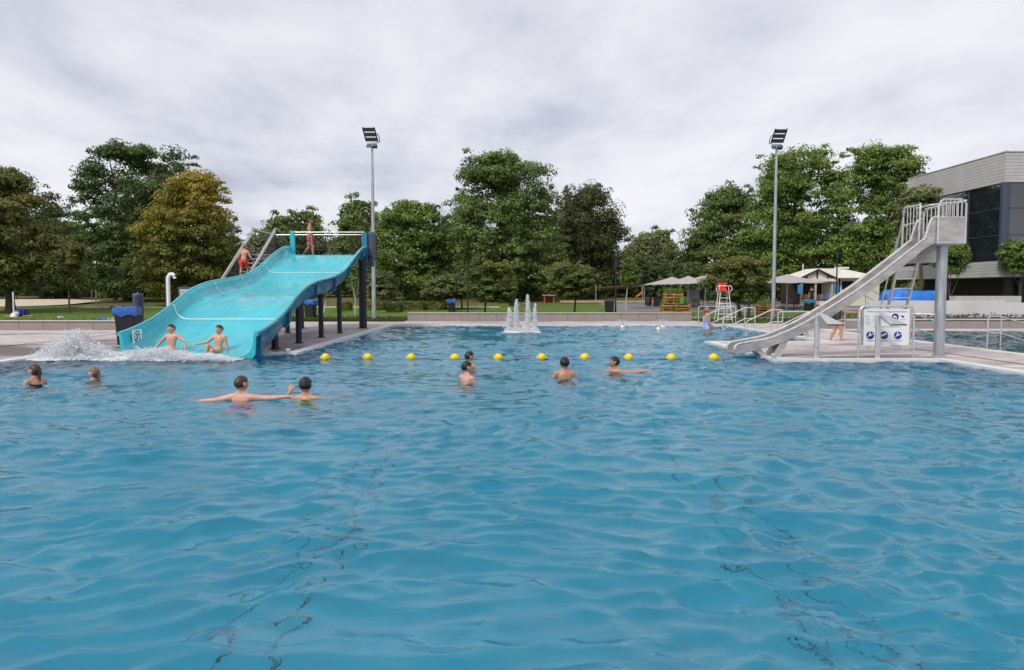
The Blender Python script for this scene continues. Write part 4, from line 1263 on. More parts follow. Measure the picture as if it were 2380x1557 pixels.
bin_at(1190, 712, 60.0, 'dark bin under the low tree left of the fountain', 0.58, 0.95, None)
def column(x, y, z, r, h, label):
    t = thing('service_column', label, 'column', (x, y, z))
    m = MB(); m.lathe([(r,0),(r,h-0.08),(r*1.04,h-0.07),(r*1.04,h-0.01),(r*0.9,h+0.02)], (0,0,0), 20); m.build('shaft', M_['slate'], t, smooth=True, local=True)
    m = MB(); m.lathe([(0.02,h+0.02),(0.02,h+0.05),(0.012,h+0.06)], (0,0,0), 8); m.build('cap_knob', M_['galv'], t, local=True)
column(-11.62, 23.0, DZ, 0.15, 1.55, 'slate grey service column behind the bin with the blue bag')
column(gnd(2013, 718).x, 46.0, gz(46), 0.15, 1.6, 'slate grey service column beside the cream kiosk')
def lamp_post(px, Y, h, label):
    x = at(px, 675, Y).x
    t = thing('lamp_post', label, 'lamp post', (x, Y, gz(Y)), group='lamp posts on the lawn')
    m = MB(); m.tube([(0,0,0),(0,0,h-0.5)], [0.055,0.045], 10); m.build('pole', M_['dark'], t, smooth=True, local=True)
    m = MB(); m.lathe([(0.075,h-0.5),(0.075,h-0.02),(0.085,h-0.01),(0.085,h+0.03)], (0,0,0), 14); m.build('lamp_head', M_['dark'], t, smooth=True, local=True)
    m = MB(); m.lathe([(0.077,h-0.42),(0.077,h-0.2)], (0,0,0), 14); m.build('lens', M_['lens'], t, smooth=True, local=True)
lamp_post(1087, 49.0, 3.4, 'slim dark lamp post left of the fountain')
lamp_post(1431, 49.0, 3.75, 'slim dark lamp post right of the fountain, beside the plain bin')
lamp_post(1944, 50.0, 4.3, 'slim dark lamp post in front of the cream kiosk')
m = MB(); bp_ = gnd(1752.6, 749.6); m.lathe([(0.07,0),(0.07,0.95),(0.06,0.98)], (bp_.x, 39.2, 0.05), 12); tag(m.build('bollard', M_['black'], smooth=True), 'black bollard on the grass strip beside the handrails', 'bollard')

# outdoor shower and notice board behind the wave slide
sh = thing('outdoor_shower', 'white hooked shower pipe behind the left side of the wave slide', 'shower', (-12.15, 26.2, DZ))
m = MB(); m.tube([(-12.15,26.2,DZ),(-12.15,26.2,2.1),(-12.13,26.2,2.2),(-12.07,26.2,2.27),(-11.99,26.2,2.28),(-11.93,26.2,2.22)], 0.065, 12); m.build('pipe', M_['white_paint'], sh, smooth=True)
m = MB(); m.lathe([(0.03,2.2),(0.06,2.14),(0.06,2.12)], (-11.92,26.2,0), 12); m.build('shower_head', M_['steel'], sh, smooth=True)
m = MB(); m.tube([(-12.24,26.25,DZ),(-12.24,26.25,2.2)], 0.04, 8); m.build('back_post', M_['slate'], sh, smooth=True)
nb = thing('notice_board', 'white notice board in a navy frame half hidden behind the wave slide', 'sign', (-11.4, 26.6, DZ))
m = MB(); m.box(-12.0,-10.98,26.6,26.66,0.6,1.82); m.build('frame', M_['slate'], nb, bevel=0.01)
m = MB(); m.box(-11.93,-11.05,26.59,26.602,0.7,1.75); f_ = m.build('sheet', M_['sign_white'], nb)
m = MB()
for k in range(12):
    bar(m, -11.85, 1.66-k*0.07, -11.5+0.1*((k*7) % 3), 1.66-k*0.07, 0.006, 26.586)
    bar(m, -11.38, 1.66-k*0.07, -11.15-0.05*((k*5) % 3), 1.66-k*0.07, 0.006, 26.586)
m.build('print_lines', M_['print'], f_)
for x in (-11.9, -11.1):
    m = MB(); m.box(x-0.03,x+0.03,26.66,26.72,DZ,1.8); m.build('post', M_['slate'], nb)

# ------------------------------------------------------------------ kiosk
kY = 60.0
def KP(px, py): return at(px, py, kY)
k0 = at(1862, 650, kY).x; k1 = at(1936, 650, kY).x; k2 = at(2008, 650, kY+3).x
kz = gz(kY); ke = KP(1900, 646).z; ka = KP(1890, 625).z
ki = thing('kiosk', 'cream kiosk with gabled roof, dark timber framing and open serving counter', 'kiosk', ((k0+k2)/2, kY+2, kz))
m = MB(); m.box(k1, k2, kY+0.3, kY+4.5, kz, ke); m.build('side_wall', M_['cream'], ki)
m = MB(); m.box(k0, k1, kY+2.2, kY+4.5, kz, ke); m.build('back_wall', M_['timber'], ki)
m = MB()
cxr = (k0+k1)/2; ov = 0.25
A0, A1, A2 = (k0-ov,kY-ov,ke), (cxr,kY-ov,ka), (k1+ov,kY-ov,ke)
m.prism([A0, A1, A2, (k1+ov-0.12,kY-ov,ke-0.1), (cxr,kY-ov,ka-0.1), (k0-ov+0.12,kY-ov,ke-0.1)], (0,0.12,0)); m.build('gable_trim', M_['timber'], ki)
m = MB(); m.add([(k0,kY+0.02,ke-0.05),(k1,kY+0.02,ke-0.05),(cxr,kY+0.02,ka-0.08)], [(0,1,2)]); g_ = m.build('gable_panel', M_['cream'], ki)
for x in (cxr-0.85, cxr, cxr+0.85):
    zt = ka-0.1-(abs(x-cxr)/(k1-cxr))*(ka-ke)
    m = MB(); m.box(x-0.05,x+0.05,kY-0.06,kY+0.01,ke-0.05,zt); m.build('gable_batten', M_['timber'], g_)
rx = at(1956, 622, kY+2.2).x
m = MB()   # hipped main roof
P = [(k0-ov,kY-ov,ke+0.03),(k1+ov,kY-ov,ke+0.03),(k2+0.3,kY+0.0,ke+0.03),(k2+0.3,kY+4.8,ke+0.03),(k0-ov,kY+4.8,ke+0.03),(cxr,kY-ov,ka+0.03),(rx,kY+2.2,ka+0.1),(cxr,kY+2.4,ka+0.05)]
m.add(P, [(0,5,7,4),(5,1,6,7),(1,2,6),(2,3,6),(3,4,7,6)]); ro = m.build('roof', M_['cream_roof'], ki)
ro.modifiers.new('thickness', 'SOLIDIFY').thickness = 0.06
m = MB(); m.box(rx-0.5,rx+0.5,kY+1.9,kY+2.5,ka+0.08,ka+0.22); m.build('roof_vent', M_['cream_roof'], ro)
m = MB(); m.box(k0-0.35,k1+0.3,kY-0.2,kY-0.05,ke-0.28,ke-0.05); m.build('awning_beam', M_['cream'], ki)
for x in (k0+0.05, cxr-0.1, k1-0.05):
    m = MB(); m.box(x-0.07,x+0.07,kY-0.04,kY+0.1,kz,ke-0.1); m.build('post', M_['cap'], ki)
zc_ = KP(1900, 696).z; zo = KP(1900, 684).z
m = MB(); m.box(k0+0.1,k1-0.1,kY+0.0,kY+0.5,zc_-0.06,zc_); m.build('counter', M_['timber'], ki)
nP = 5
for k in range(nP):
    a = k0+0.14+(k1-k0-0.3)*k/nP; b = a+(k1-k0-0.3)/nP-0.05
    m = MB(); m.box(a,b,kY+0.05,kY+0.12,kz+0.1,zc_-0.07); m.build('counter_panel', M_['cream'], ki)
    m = MB(); m.box(a,b,kY+0.15,kY+0.2,zc_+0.002,zo); m.build('orange_panel', M_['orange_panel'], ki)
for k in (1, 3, 4):
    a = k0+0.3+(k1-k0-0.3)*k/nP
    m = MB(); m.box(a,a+0.16,kY+0.10,kY+0.14,zc_+0.003,zo); m.build('blue_label', M_['blue_sign'], ki)
for x in (k0-0.2, k1+0.15):
    m = MB(); m.box(x-0.18,x+0.18,kY-0.35,kY-0.3,ke-1.25,ke-0.55); m.build('hanging_sign', M_['blue_sign'], ki)
m = MB(); xw = k1+0.6; m.box(xw,xw+0.1,kY+0.26,kY+0.3,kz,ke); m.build('wall_batten', M_['timber'], ki)
m = MB(); m.box(xw+0.25,xw+1.2,kY+0.25,kY+0.3,ke-0.9,ke-0.25); m.build('window', M_['glass'], ki)
# stair rail by the kiosk
m = MB()
x0 = at(2012, 690, 58).x
m.tube([(x0,58,0.9+gz(58)),(x0+1.1,58,0.25+gz(58))], 0.03, 6); m.tube([(x0,58,1.35+gz(58)),(x0+0.5,58,1.35+gz(58)),(x0+1.3,58,0.8+gz(58)),(x0+1.3,58,gz(58))], 0.03, 6); m.tube([(x0,58,gz(58)),(x0,58,1.35+gz(58))], 0.03, 6)
tag(m.build('stair_rail', M_['galv'], smooth=True), 'grey tube stair rail beside the kiosk and service column', 'railing')
# small security spotlight on a pole left of the kiosk
m = MB(); xk = at(1857, 660, 61).x; m.tube([(xk+0.3,61,gz(61)),(xk+0.3,61,3.9)], 0.04, 6); m.obox((xk,60.9,2.65),(0.3,0,-0.08),(0,0.12,0),(0.03,0,0.12)); tag(m.build('spotlight', M_['white_paint']), 'small white spotlight on a thin pole left of the kiosk gable', 'spotlight')

# ------------------------------------------------------------------ large square parasols
def parasol(px, pytop, pyedge, Y, wpx, label, yaw=0.0):
    c = at(px, pytop, Y); ze = at(px, pyedge, Y).z; hw = wpx/F*Y/2
    t = thing('parasol', label, 'parasol', (c.x, Y, gz(Y)), yaw, 'taupe parasols by the kiosk')
    zt, zb = c.z-gz(Y), ze-gz(Y)
    m = MB(); m.tube([(0,0,0),(0,0,zt)], 0.045, 8); m.build('pole', M_['white_paint'], t, smooth=True, local=True)
    m = MB(); n, rings = 32, 6; vs, fs = [(0,0,zt)], []
    for k in range(1, rings+1):
        f = k/rings
        for i in range(n):
            a = 2*math.pi*i/n; ca, sa = math.cos(a), math.sin(a); q = 1/max(abs(ca), abs(sa))
            q = q*0.9+0.1*1.2
            sag = -0.10*(0.5-0.5*math.cos(8*a/1.0))*f
            vs.append((ca*q*hw*f, sa*q*hw*f, zt-(zt-zb)*(f**0.85)+sag*0.5))
    for i in range(n):
        fs.append((0, 1+i, 1+(i+1) % n))
    for k in range(rings-1):
        for i in range(n):
            j = (i+1) % n
            fs.append((1+k*n+i, 1+k*n+j, 1+(k+1)*n+j, 1+(k+1)*n+i))
    m.add(vs, fs); o = m.build('canopy', M_['canopy'], t, smooth=True, local=True, sharp=70)
    o.modifiers.new('thickness', 'SOLIDIFY').thickness = 0.02
    m = MB()
    for i in range(8):
        a = 2*math.pi*i/8; q = 1/max(abs(math.cos(a)), abs(math.sin(a)))
        m.tube([(0,0,zt-0.45),(math.cos(a)*q*hw*0.55, math.sin(a)*q*hw*0.55, zt-(zt-zb)*0.62)], 0.012, 5)
    m.build('ribs', M_['dark'], t, local=True)
parasol(1562, 643, 661, 60.5, 104, 'taupe parasol at the far left of the group near the barrel', R(10))
parasol(1600, 641, 660, 58.5, 100, 'taupe parasol in the middle of the left group, above the pallet planter', R(10))
parasol(1640, 637, 659, 57.0, 104, 'taupe parasol partly hidden by the round tree at its right', R(10))
parasol(1830, 637, 657, 56.0, 130, 'taupe parasol between the round tree and the kiosk', R(8))
# screens and furniture under the parasols
for (pa, pb, ya, yb, mt, nm, lb, ct) in ((1597,1627,672,706,'cap','screen','pale grey screen panel under the left parasols','screen'),
        (1626,1663,668,692,'green_sheet','screen','dark green cloth hung under the left parasols','cloth'),
        (1619,1630,668,674,'sign_white','small_sign','small white sign hanging under the left parasols','sign')):
    a, b = at(pa, ya, 60.0 if mt != 'sign_white' else 59.5), at(pb, yb, 60.0 if mt != 'sign_white' else 59.5)
    m = MB(); m.box(a.x, b.x, a.y, a.y+0.05, b.z, a.z)
    if mt != 'sign_white': 
        m.tube([(a.x+0.05,a.y+0.08,gz(60)),(a.x+0.05,a.y+0.08,a.z+0.3)], 0.03, 6); m.tube([(b.x-0.05,a.y+0.08,gz(60)),(b.x-0.05,a.y+0.08,a.z+0.3)], 0.03, 6)
    else:
        m.tube([((a.x+b.x)/2,a.y,a.z),((a.x+b.x)/2,a.y,a.z+0.4)], 0.01, 5)
    tag(m.build(nm, M_[mt]), lb, ct)
def bistro(x, y, label, rz):
    t = thing('bistro_chair', label, 'chair', (x, y, gz(y)+0.02), rz, 'bistro chairs under the parasols')
    m = MB(); m.box(-0.2,0.2,-0.2,0.2,0.44,0.47); m.build('seat', M_['dark'], t, local=True)
    m = MB()
    for k in range(3): m.box(-0.2,0.2,0.19,0.21,0.58+k*0.1,0.64+k*0.1)
    m.build('backrest', M_['dark'], t, local=True)
    for sx in (-1, 1):
        m = MB(); m.tube([(sx*0.19,0.2,0.9),(sx*0.19,-0.2,0)], 0.014, 6); m.build('leg', M_['dark'], t, local=True)
        m = MB(); m.tube([(sx*0.19,-0.18,0.45),(sx*0.19,0.22,0)], 0.014, 6); m.build('leg', M_['dark'], t, local=True)
    return t
places = ['nearest the pallet planter', 'next to the green cloth', 'under the round tree at its left', 'under the round tree at its right', 'between the small planter and the kiosk', 'next to the kiosk counter', 'behind the low planter', 'between mast and kiosk counter']
for k, (px, Y) in enumerate(((1618,54.5),(1650,55.5),(1685,56),(1745,55),(1838,54.5),(1858,55.5),(1790,56),(1822,56.5))):
    bistro(at(px,700,Y).x, Y, 'dark folding bistro chair ' + places[k], R(40*k))
for k, (px, Y, lb) in enumerate(((1634,55.2,'small dark round table near the green cloth'),(1846,55.3,'small dark round table before the kiosk counter'),(1765,56,'small dark round table behind the low planter'))):
    m = MB(); x = at(px,700,Y).x
    m.lathe([(0.2,0),(0.2,0.02),(0.03,0.03),(0.03,0.71),(0.34,0.72),(0.34,0.75)], (x,Y,gz(Y)+0.02), 16)
    tag(m.build('bistro_table', M_['dark'], smooth=True, sharp=30), lb, 'table')

# ------------------------------------------------------------------ leafy plants : fast scatter of leaf faces
def leaf_quads(P, N, size, aspect=0.55, rs=None):
    """kite-shaped leaves at points P with normals N"""
    n = len(P); r = rs or rng
    a = r.normal(size=(n,3)); a -= N*np.sum(a*N, 1, keepdims=True); a /= np.linalg.norm(a, axis=1, keepdims=True)+1e-9
    b = np.cross(N, a)
    s = size*(0.65+0.7*r.random((n,1)))
    tip = P + a*s; base = P - a*s*0.8
    l = P + b*s*aspect - N*s*0.18 + a*s*0.1; rr = P - b*s*aspect - N*s*0.18 + a*s*0.1
    V = np.empty((n,4,3)); V[:,0], V[:,1], V[:,2], V[:,3] = base, rr, tip, l
    return V.reshape(-1,3), np.arange(4*n).reshape(-1,4)
def unit(n):
    v = rng.normal(size=(n,3)); return v/np.linalg.norm(v, axis=1, keepdims=True)
def clump_leaves(c, r, n, flat=0.75, updir=0.35):
    u = unit(int(n*1.7)); u = u[u[:,2] > -0.55 + 0.5*rng.random(len(u))][:n]
    el = np.array([1+0.45*rng.normal(), 1+0.3*rng.normal(), 1+0.3*rng.normal()]).clip(0.6, 1.35)
    bm_ = np.array([noise.noise((q[0]*2.4+c[0], q[1]*2.4+c[1], q[2]*2.4+c[2])) for q in u[:, :]])
    rad = r*(0.78+0.24*rng.normal(size=(len(u),1))+0.55*bm_[:,None]).clip(0.15, 1.12)
    u = u*el
    P = np.array(c) + u*rad*np.array([1,1,flat])
    N = u*0.85 + unit(len(u))*0.6 + np.array([0,0,updir]); N /= np.linalg.norm(N, axis=1, keepdims=True)
    return P, N
def crown_from(prof, depth_ratio, nclump, crad, leaf, per, cy, seed, flat=0.75, updir=0.35, inner=0.25):
    """prof: list of (z, xl, xr) from bottom to top, in world metres; returns leaf points and clump centres"""
    r = random.Random(seed)
    z_ = np.array([p[0] for p in prof]); xl_ = np.array([p[1] for p in prof]); xr_ = np.array([p[2] for p in prof])
    Ps, Ns, cs = [], [], []
    zz = np.linspace(z_[0], z_[-1], 60)
    wts = np.interp(zz, z_, xr_-xl_)+0.4
    for k in range(int(nclump*1.9)):
        z = r.choices(list(zz), list(wts))[0]
        a, b = float(np.interp(z, z_, xl_)), float(np.interp(z, z_, xr_))
        hw, cx = (b-a)/2, (a+b)/2
        rc = crad*r.choice((0.4,0.55,0.7,0.85,1.1))
        tuft = r.random() < 0.14
        if tuft: rc = crad*r.uniform(0.25, 0.42)
        rc = min(rc, max(0.3, hw*0.95))
        ph = r.uniform(0, 2*math.pi)
        rho = r.uniform(0.72, 1.05) if r.random() > inner else r.uniform(0, 0.75)
        ex, ey = max(0.0, hw-rc*0.75), max(0.0, hw*depth_ratio-rc*0.6)
        if tuft: rho, ex = 1.0, hw+crad*r.uniform(-0.1, 0.25)
        zc = min(z, z_[-1]-rc*flat*0.9) if not tuft else min(z+crad*0.35, z_[-1]+0.25*crad)
        c = (cx+ex*rho*math.cos(ph), cy+ey*rho*math.sin(ph), zc)
        cs.append((c, rc))
        P, N = clump_leaves(c, rc, int(per*1.12*(rc/crad)**2), flat, updir)
        Ps.append(P); Ns.append(N)
    return np.concatenate(Ps), np.concatenate(Ns), cs
def tree(name, label, Y, prof_px, mat, trunk_px, leaf=0.42, nclump=95, per=330, crad=1.35, seed=1, trunk_r=0.28, bark='bark', group=None, depth=0.85, flat=0.66, updir=0.28, aspect=0.55, limbs=7, cat='tree', base_z=None):
    """prof_px: (row, left column, right column) of the outline as measured; the crown is a full volume at depth Y"""
    prof = []
    for py, a, b in prof_px:
        A, B_ = at(a, py, Y), at(b, py, Y)
        prof.append((A.z, A.x, B_.x))
    prof.sort()
    bz = gz(Y) if base_z is None else base_z
    tx = at(trunk_px, 700, Y).x
    t = thing(name, label, cat, (tx, Y, bz), group=group)
    P, N, cs = crown_from(prof, depth, nclump, crad, leaf, per, Y, seed, flat, updir)
    V, q = leaf_quads(P, N, leaf*0.34, aspect)
    mesh_np('crown', V, q, mat, t)
    # trunk with limbs
    zt = prof[0][0]+(prof[-1][0]-prof[0][0])*0.72
    cxm = (prof[len(prof)//2][1]+prof[len(prof)//2][2])/2
    m = MB(); pts, rs = [], []
    for k in range(7):
        f = k/6
        pts.append((tx+(cxm-tx)*f*f+0.12*math.sin(3*f+seed), Y+0.1*math.sin(4*f+seed*2), bz-0.1+(zt-bz)*f)); rs.append(trunk_r*(1.25 if k == 0 else 1.0)*(1-0.82*f))
    m.tube(pts, rs, 9)
    rr = random.Random(seed+99)
    for c, rc in rr.sample(cs, min(limbs, len(cs))):
        f = rr.uniform(0.35, 0.85); i = int(f*6); p0 = Vector(pts[i])
        c = Vector(c)
        if c.z < p0.z: continue
        mid = p0.lerp(c, 0.5)+Vector((0,0,-0.25))
        m.tube([p0, mid, c], [rs[i]*0.5, rs[i]*0.34, 0.03], 6)
    m.build('trunk', M_[bark], t, smooth=True)
    return t

# tall trees along the far side, left to right
tree('maple_tree', 'russet-green maple at the left edge, in front of the darker trees', 52,
     [(396,0,35),(430,-60,70),(480,-110,105),(540,-130,135),(600,-130,148),(650,-120,100),(672,-90,75)], L_['russet'], 24, leaf=0.36, nclump=120, per=330, crad=0.95, seed=3, trunk_r=0.30)
tree('dark_tree', 'dark green tree behind the russet maple at the left edge', 74,
     [(392,0,40),(420,-40,85),(450,-60,135),(490,-60,160),(560,-60,180),(640,-60,190),(690,-60,190)], L_['dark'], 100, leaf=0.46, nclump=90, per=300, crad=1.5, seed=4)
tree('oak_tree', 'huge dark green oak behind the yellowing tree', 70,
     [(343,250,330),(360,222,430),(395,178,465),(440,172,500),(500,188,535),(560,200,545),(620,195,540),(670,205,520),(692,220,500)], L_['dark'], 300, leaf=0.44, nclump=190, per=330, crad=1.35, seed=5, trunk_r=0.42)
tree('yellowing_tree', 'tree turning yellow-orange left of the wave slide', 60,
     [(400,425,450),(415,408,500),(450,365,518),(500,352,530),(540,300,548),(590,298,556),(630,300,556),(660,320,540),(684,350,520)], L_['yellow'], 440, leaf=0.36, nclump=170, per=330, crad=0.98, seed=6, trunk_r=0.26)
tree('lime_tree', 'rounded green tree right of the left floodlight mast', 72,
     [(468,930,955),(480,895,1000),(510,872,1045),(560,866,1056),(620,862,1060),(670,870,1060),(694,880,1050)], L_['fresh'], 955, leaf=0.42, nclump=125, per=320, crad=1.2, seed=8, trunk_r=0.3)
tree('chestnut_tree', 'tallest central tree, broad mid green crown behind the fountain', 70,
     [(358,1180,1200),(366,1078,1256),(400,1066,1282),(440,1062,1290),(490,1046,1300),(550,1040,1318),(610,1048,1328),(660,1066,1324),(690,1090,1290)], L_['mid'], 1170, leaf=0.40, nclump=200, per=330, crad=1.3, seed=9, trunk_r=0.45)
tree('beech_tree', 'bronze-tinted drooping beech right of the tallest central tree', 76,
     [(433,1350,1395),(450,1300,1412),(490,1285,1436),(530,1280,1468),(590,1280,1452),(640,1286,1436),(680,1300,1420),(694,1310,1400)], L_['beech'], 1350, leaf=0.42, nclump=140, per=320, crad=1.25, seed=10, flat=1.1, updir=0.2, aspect=0.42)
tree('hornbeam_tree', 'green tree at the near left of the right-hand group, behind the parasols', 74,
     [(432,1680,1712),(450,1655,1742),(500,1605,1755),(550,1592,1760),(610,1580,1762),(660,1585,1760),(690,1590,1750)], L_['mid'], 1670, leaf=0.42, nclump=120, per=320, crad=1.25, seed=11)
tree('lime_tree', 'tall green tree directly behind the right floodlight mast', 70,
     [(347,1850,1885),(362,1778,1935),(400,1768,1950),(450,1740,1955),(510,1715,1962),(570,1705,1965),(630,1715,1965),(690,1730,1950)], L_['fresh'], 1840, leaf=0.41, nclump=185, per=330, crad=1.3, seed=12, trunk_r=0.4)
tree('plane_tree', 'tall green tree between the right floodlight mast and the glass building', 66,
     [(338,2030,2056),(352,1990,2105),(380,1962,2142),(420,1948,2135),(460,1935,2120),(520,1915,2150),(580,1908,2160),(640,1915,2160),(690,1930,2140)], L_['fresh'], 2040, leaf=0.40, nclump=180, per=330, crad=1.22, seed=13, trunk_r=0.38)
tree('young_maple', 'low olive-green tree against the building corner', 46,
     [(437,2115,2160),(455,2100,2180),(490,2092,2188),(530,2095,2180),(570,2110,2170)], L_['olive'], 2135, leaf=0.34, nclump=55, per=260, crad=0.75, seed=14, trunk_r=0.14)
tree('street_tree', 'small green tree behind the steel column, before the building', 40.5,
     [(563,2200,2228),(575,2178,2246),(600,2168,2254),(622,2172,2240),(634,2190,2222)], L_['fresh'], 2208, leaf=0.24, nclump=60, per=200, crad=0.42, seed=15, trunk_r=0.07, limbs=4)
tree('street_tree', 'small green tree cut by the right edge before the building', 40.5,
     [(560,2350,2400),(578,2334,2425),(602,2328,2435),(622,2335,2420),(630,2350,2400)], L_['fresh'], 2378, leaf=0.24, nclump=60, per=200, crad=0.42, seed=16, trunk_r=0.07, limbs=4)
# clipped umbrella-shaped trees on the lawn
tree('round_tree', 'round-crowned tree left of the fountain with yellow-green tips', 50,
     [(610,1110,1172),(622,1090,1190),(645,1080,1198),(668,1078,1202),(690,1092,1200),(702,1110,1190)], L_['tips'], 1131, leaf=0.24, nclump=95, per=230, crad=0.42, seed=17, trunk_r=0.08, limbs=6, updir=0.7)
tree('round_tree', 'round-crowned tree right of the fountain behind the stone wall', 49,
     [(612,1310,1345),(622,1288,1376),(645,1272,1391),(668,1270,1394),(684,1282,1382),(692,1300,1365)], L_['tips'], 1337, leaf=0.24, nclump=95, per=230, crad=0.42, seed=18, trunk_r=0.08, limbs=6, updir=0.7)
tree('round_tree', 'low flat round-crowned tree between hedges and fountain', 56,
     [(638,1040,1075),(648,1005,1095),(665,985,1105),(682,980,1105),(692,990,1100)], L_['olive'], 1072, leaf=0.26, nclump=80, per=220, crad=0.45, seed=19, trunk_r=0.08, limbs=6, updir=0.7)
tree('round_tree', 'round-crowned tree just right of the left floodlight mast', 58,
     [(637,866,905),(650,850,922),(668,845,930),(684,850,925),(694,858,915)], L_['olive'], 885, leaf=0.28, nclump=70, per=220, crad=0.48, seed=20, trunk_r=0.08, limbs=5, updir=0.7)
tree('round_tree', 'large round-crowned tree behind the lifeguard chair', 45,
     [(599,1690,1740),(610,1660,1765),(632,1640,1788),(655,1632,1797),(678,1638,1796),(695,1655,1780),(703,1680,1760)], L_['tips'], 1716, leaf=0.22, nclump=120, per=260, crad=0.45, seed=21, trunk_r=0.11, limbs=8, updir=0.7)
# thin young trees
tree('young_tree', 'slim young tree with dark straight stem beside the sand pitch', 51,
     [(560,150,180),(585,120,215),(620,110,225),(648,125,205),(660,140,190)], L_['russet'], 161, leaf=0.28, nclump=40, per=150, crad=0.55, seed=22, trunk_r=0.075, limbs=5)
tree('young_tree', 'pale-stemmed sapling on the lawn right of the second lamp post', 55,
     [(598,1456,1468),(620,1442,1482),(645,1436,1490),(662,1446,1482)], L_['fresh'], 1459, leaf=0.26, nclump=34, per=120, crad=0.4, seed=23, trunk_r=0.05, bark='bark_pale', limbs=4)
tree('young_tree', 'loose sparse tree just left of the left floodlight mast', 66,
     [(500,800,845),(520,790,862),(560,788,868),(600,795,862),(640,800,855)], L_['mid'], 826, leaf=0.34, nclump=30, per=110, crad=0.62, seed=24, trunk_r=0.08, limbs=6)
tree('young_tree', 'pale-stemmed sapling seen between the wave slide posts', 52,
     [(640,745,762),(660,735,772),(684,740,768)], L_['fresh'], 752, leaf=0.26, nclump=16, per=90, crad=0.36, seed=25, trunk_r=0.05, bark='bark_pale', limbs=3)
tree('young_tree', 'pale-stemmed sapling behind the thickest wave slide post', 50,
     [(610,808,835),(640,800,842),(664,806,838)], L_['fresh'], 821, leaf=0.26, nclump=20, per=90, crad=0.4, seed=26, trunk_r=0.05, bark='bark_pale', limbs=3)
# dark wood beyond: shared crowns, repeated
protoA = tree('woodland_tree', 'green tree in the distant tree line beyond the lawn', 96,
     [(540,600,640),(560,575,670),(600,560,690),(650,560,690),(690,575,680)], L_['olive'], 625, leaf=0.6, nclump=80, per=230, crad=1.5, seed=31, group='trees of the distant tree line')
protoB = tree('woodland_tree', 'green tree in the distant tree line beyond the lawn', 100,
     [(500,640,670),(530,610,700),(580,595,715),(640,595,715),(688,610,705)], L_['mid'], 655, leaf=0.6, nclump=95, per=230, crad=1.6, seed=32, group='trees of the distant tree line')
rr = random.Random(5)
spots = []
x = -78
while x < 78:
    spots.append((x, rr.uniform(88, 104), rr.uniform(0.8, 1.12))); x += rr.uniform(4.0, 6.0)
for k, (x, y, s) in enumerate(spots):
    u_ = x/y*F+1190
    if 1420 < u_ < 1610: s *= 0.78
    src = protoA if k % 2 else protoB
    copy_tree(src, (x, y, gz(y)), rr.uniform(0, 6.28), scale=(s, s, s*rr.uniform(0.85, 1.05)))
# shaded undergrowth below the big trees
def bush(name, label, cx, cy, z0, rx, ry, h, mat, n, leaf, group=None, boxy=False, cat='shrub'):
    t = thing(name, label, cat, (cx, cy, z0), group=group)
    Ps, Ns = [], []
    k = n
    if boxy:
        # leaves over the faces of a softly rounded block
        u = rng.random((k,3))*2-1
        face = rng.integers(0, 5, k)
        ax = np.array([0,0,1,1,2])[face]; sg = np.array([1,-1,1,-1,1])[face]
        Nn = np.zeros((k,3)); Nn[np.arange(k), ax] = sg
        u[np.arange(k), ax] = sg*(0.86+0.2*rng.random(k))
        P = np.stack([cx+u[:,0]*rx, cy+u[:,1]*ry, z0+h*(0.5+0.5*u[:,2])], 1)
        P += rng.normal(size=P.shape)*0.035
        bmp = np.array([noise.noise((p[0]*1.6, p[1]*1.6, p[2]*1.6)) for p in P])
        P += Nn*bmp[:,None]*0.16
        N = Nn+unit(k)*0.8
    else:
        u = unit(int(k*1.5)); u = u[u[:,2] > -0.35][:k]
        bmp = np.array([noise.noise((p[0]*2.2+cx, p[1]*2.2, p[2]*2.2+cy)) for p in u])
        P = np.array([cx, cy, z0+h*0.3])+u*np.array([rx, ry, h*0.72])*(0.72+0.3*rng.random((len(u),1))+0.35*bmp[:,None])
        N = u+unit(len(u))*0.8+np.array([0,0,0.3])
    N /= np.linalg.norm(N, axis=1, keepdims=True)
    V, q = leaf_quads(P, N, leaf*0.5, 0.5)
    mesh_np('foliage', V, q, mat, t)
    m = MB(); m.tube([(cx,cy,z0-0.05),(cx+0.02,cy,z0+h*0.6)], [0.05,0.02], 6); m.tube([(cx-rx*0.3,cy,z0-0.05),(cx-rx*0.4,cy,z0+h*0.5)], [0.04,0.015], 6); m.tube([(cx+rx*0.3,cy,z0-0.05),(cx+rx*0.4,cy,z0+h*0.5)], [0.04,0.015], 6)
    m.build('stems', M_['bark'], t)
    return t
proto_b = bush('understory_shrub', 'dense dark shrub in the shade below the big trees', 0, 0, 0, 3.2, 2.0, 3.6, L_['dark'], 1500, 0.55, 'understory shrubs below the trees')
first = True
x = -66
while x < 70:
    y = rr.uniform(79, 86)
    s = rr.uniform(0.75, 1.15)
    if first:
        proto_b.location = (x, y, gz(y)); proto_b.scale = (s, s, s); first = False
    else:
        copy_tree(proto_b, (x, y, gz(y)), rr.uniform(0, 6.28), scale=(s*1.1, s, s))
    x += rr.uniform(3.2, 4.4)
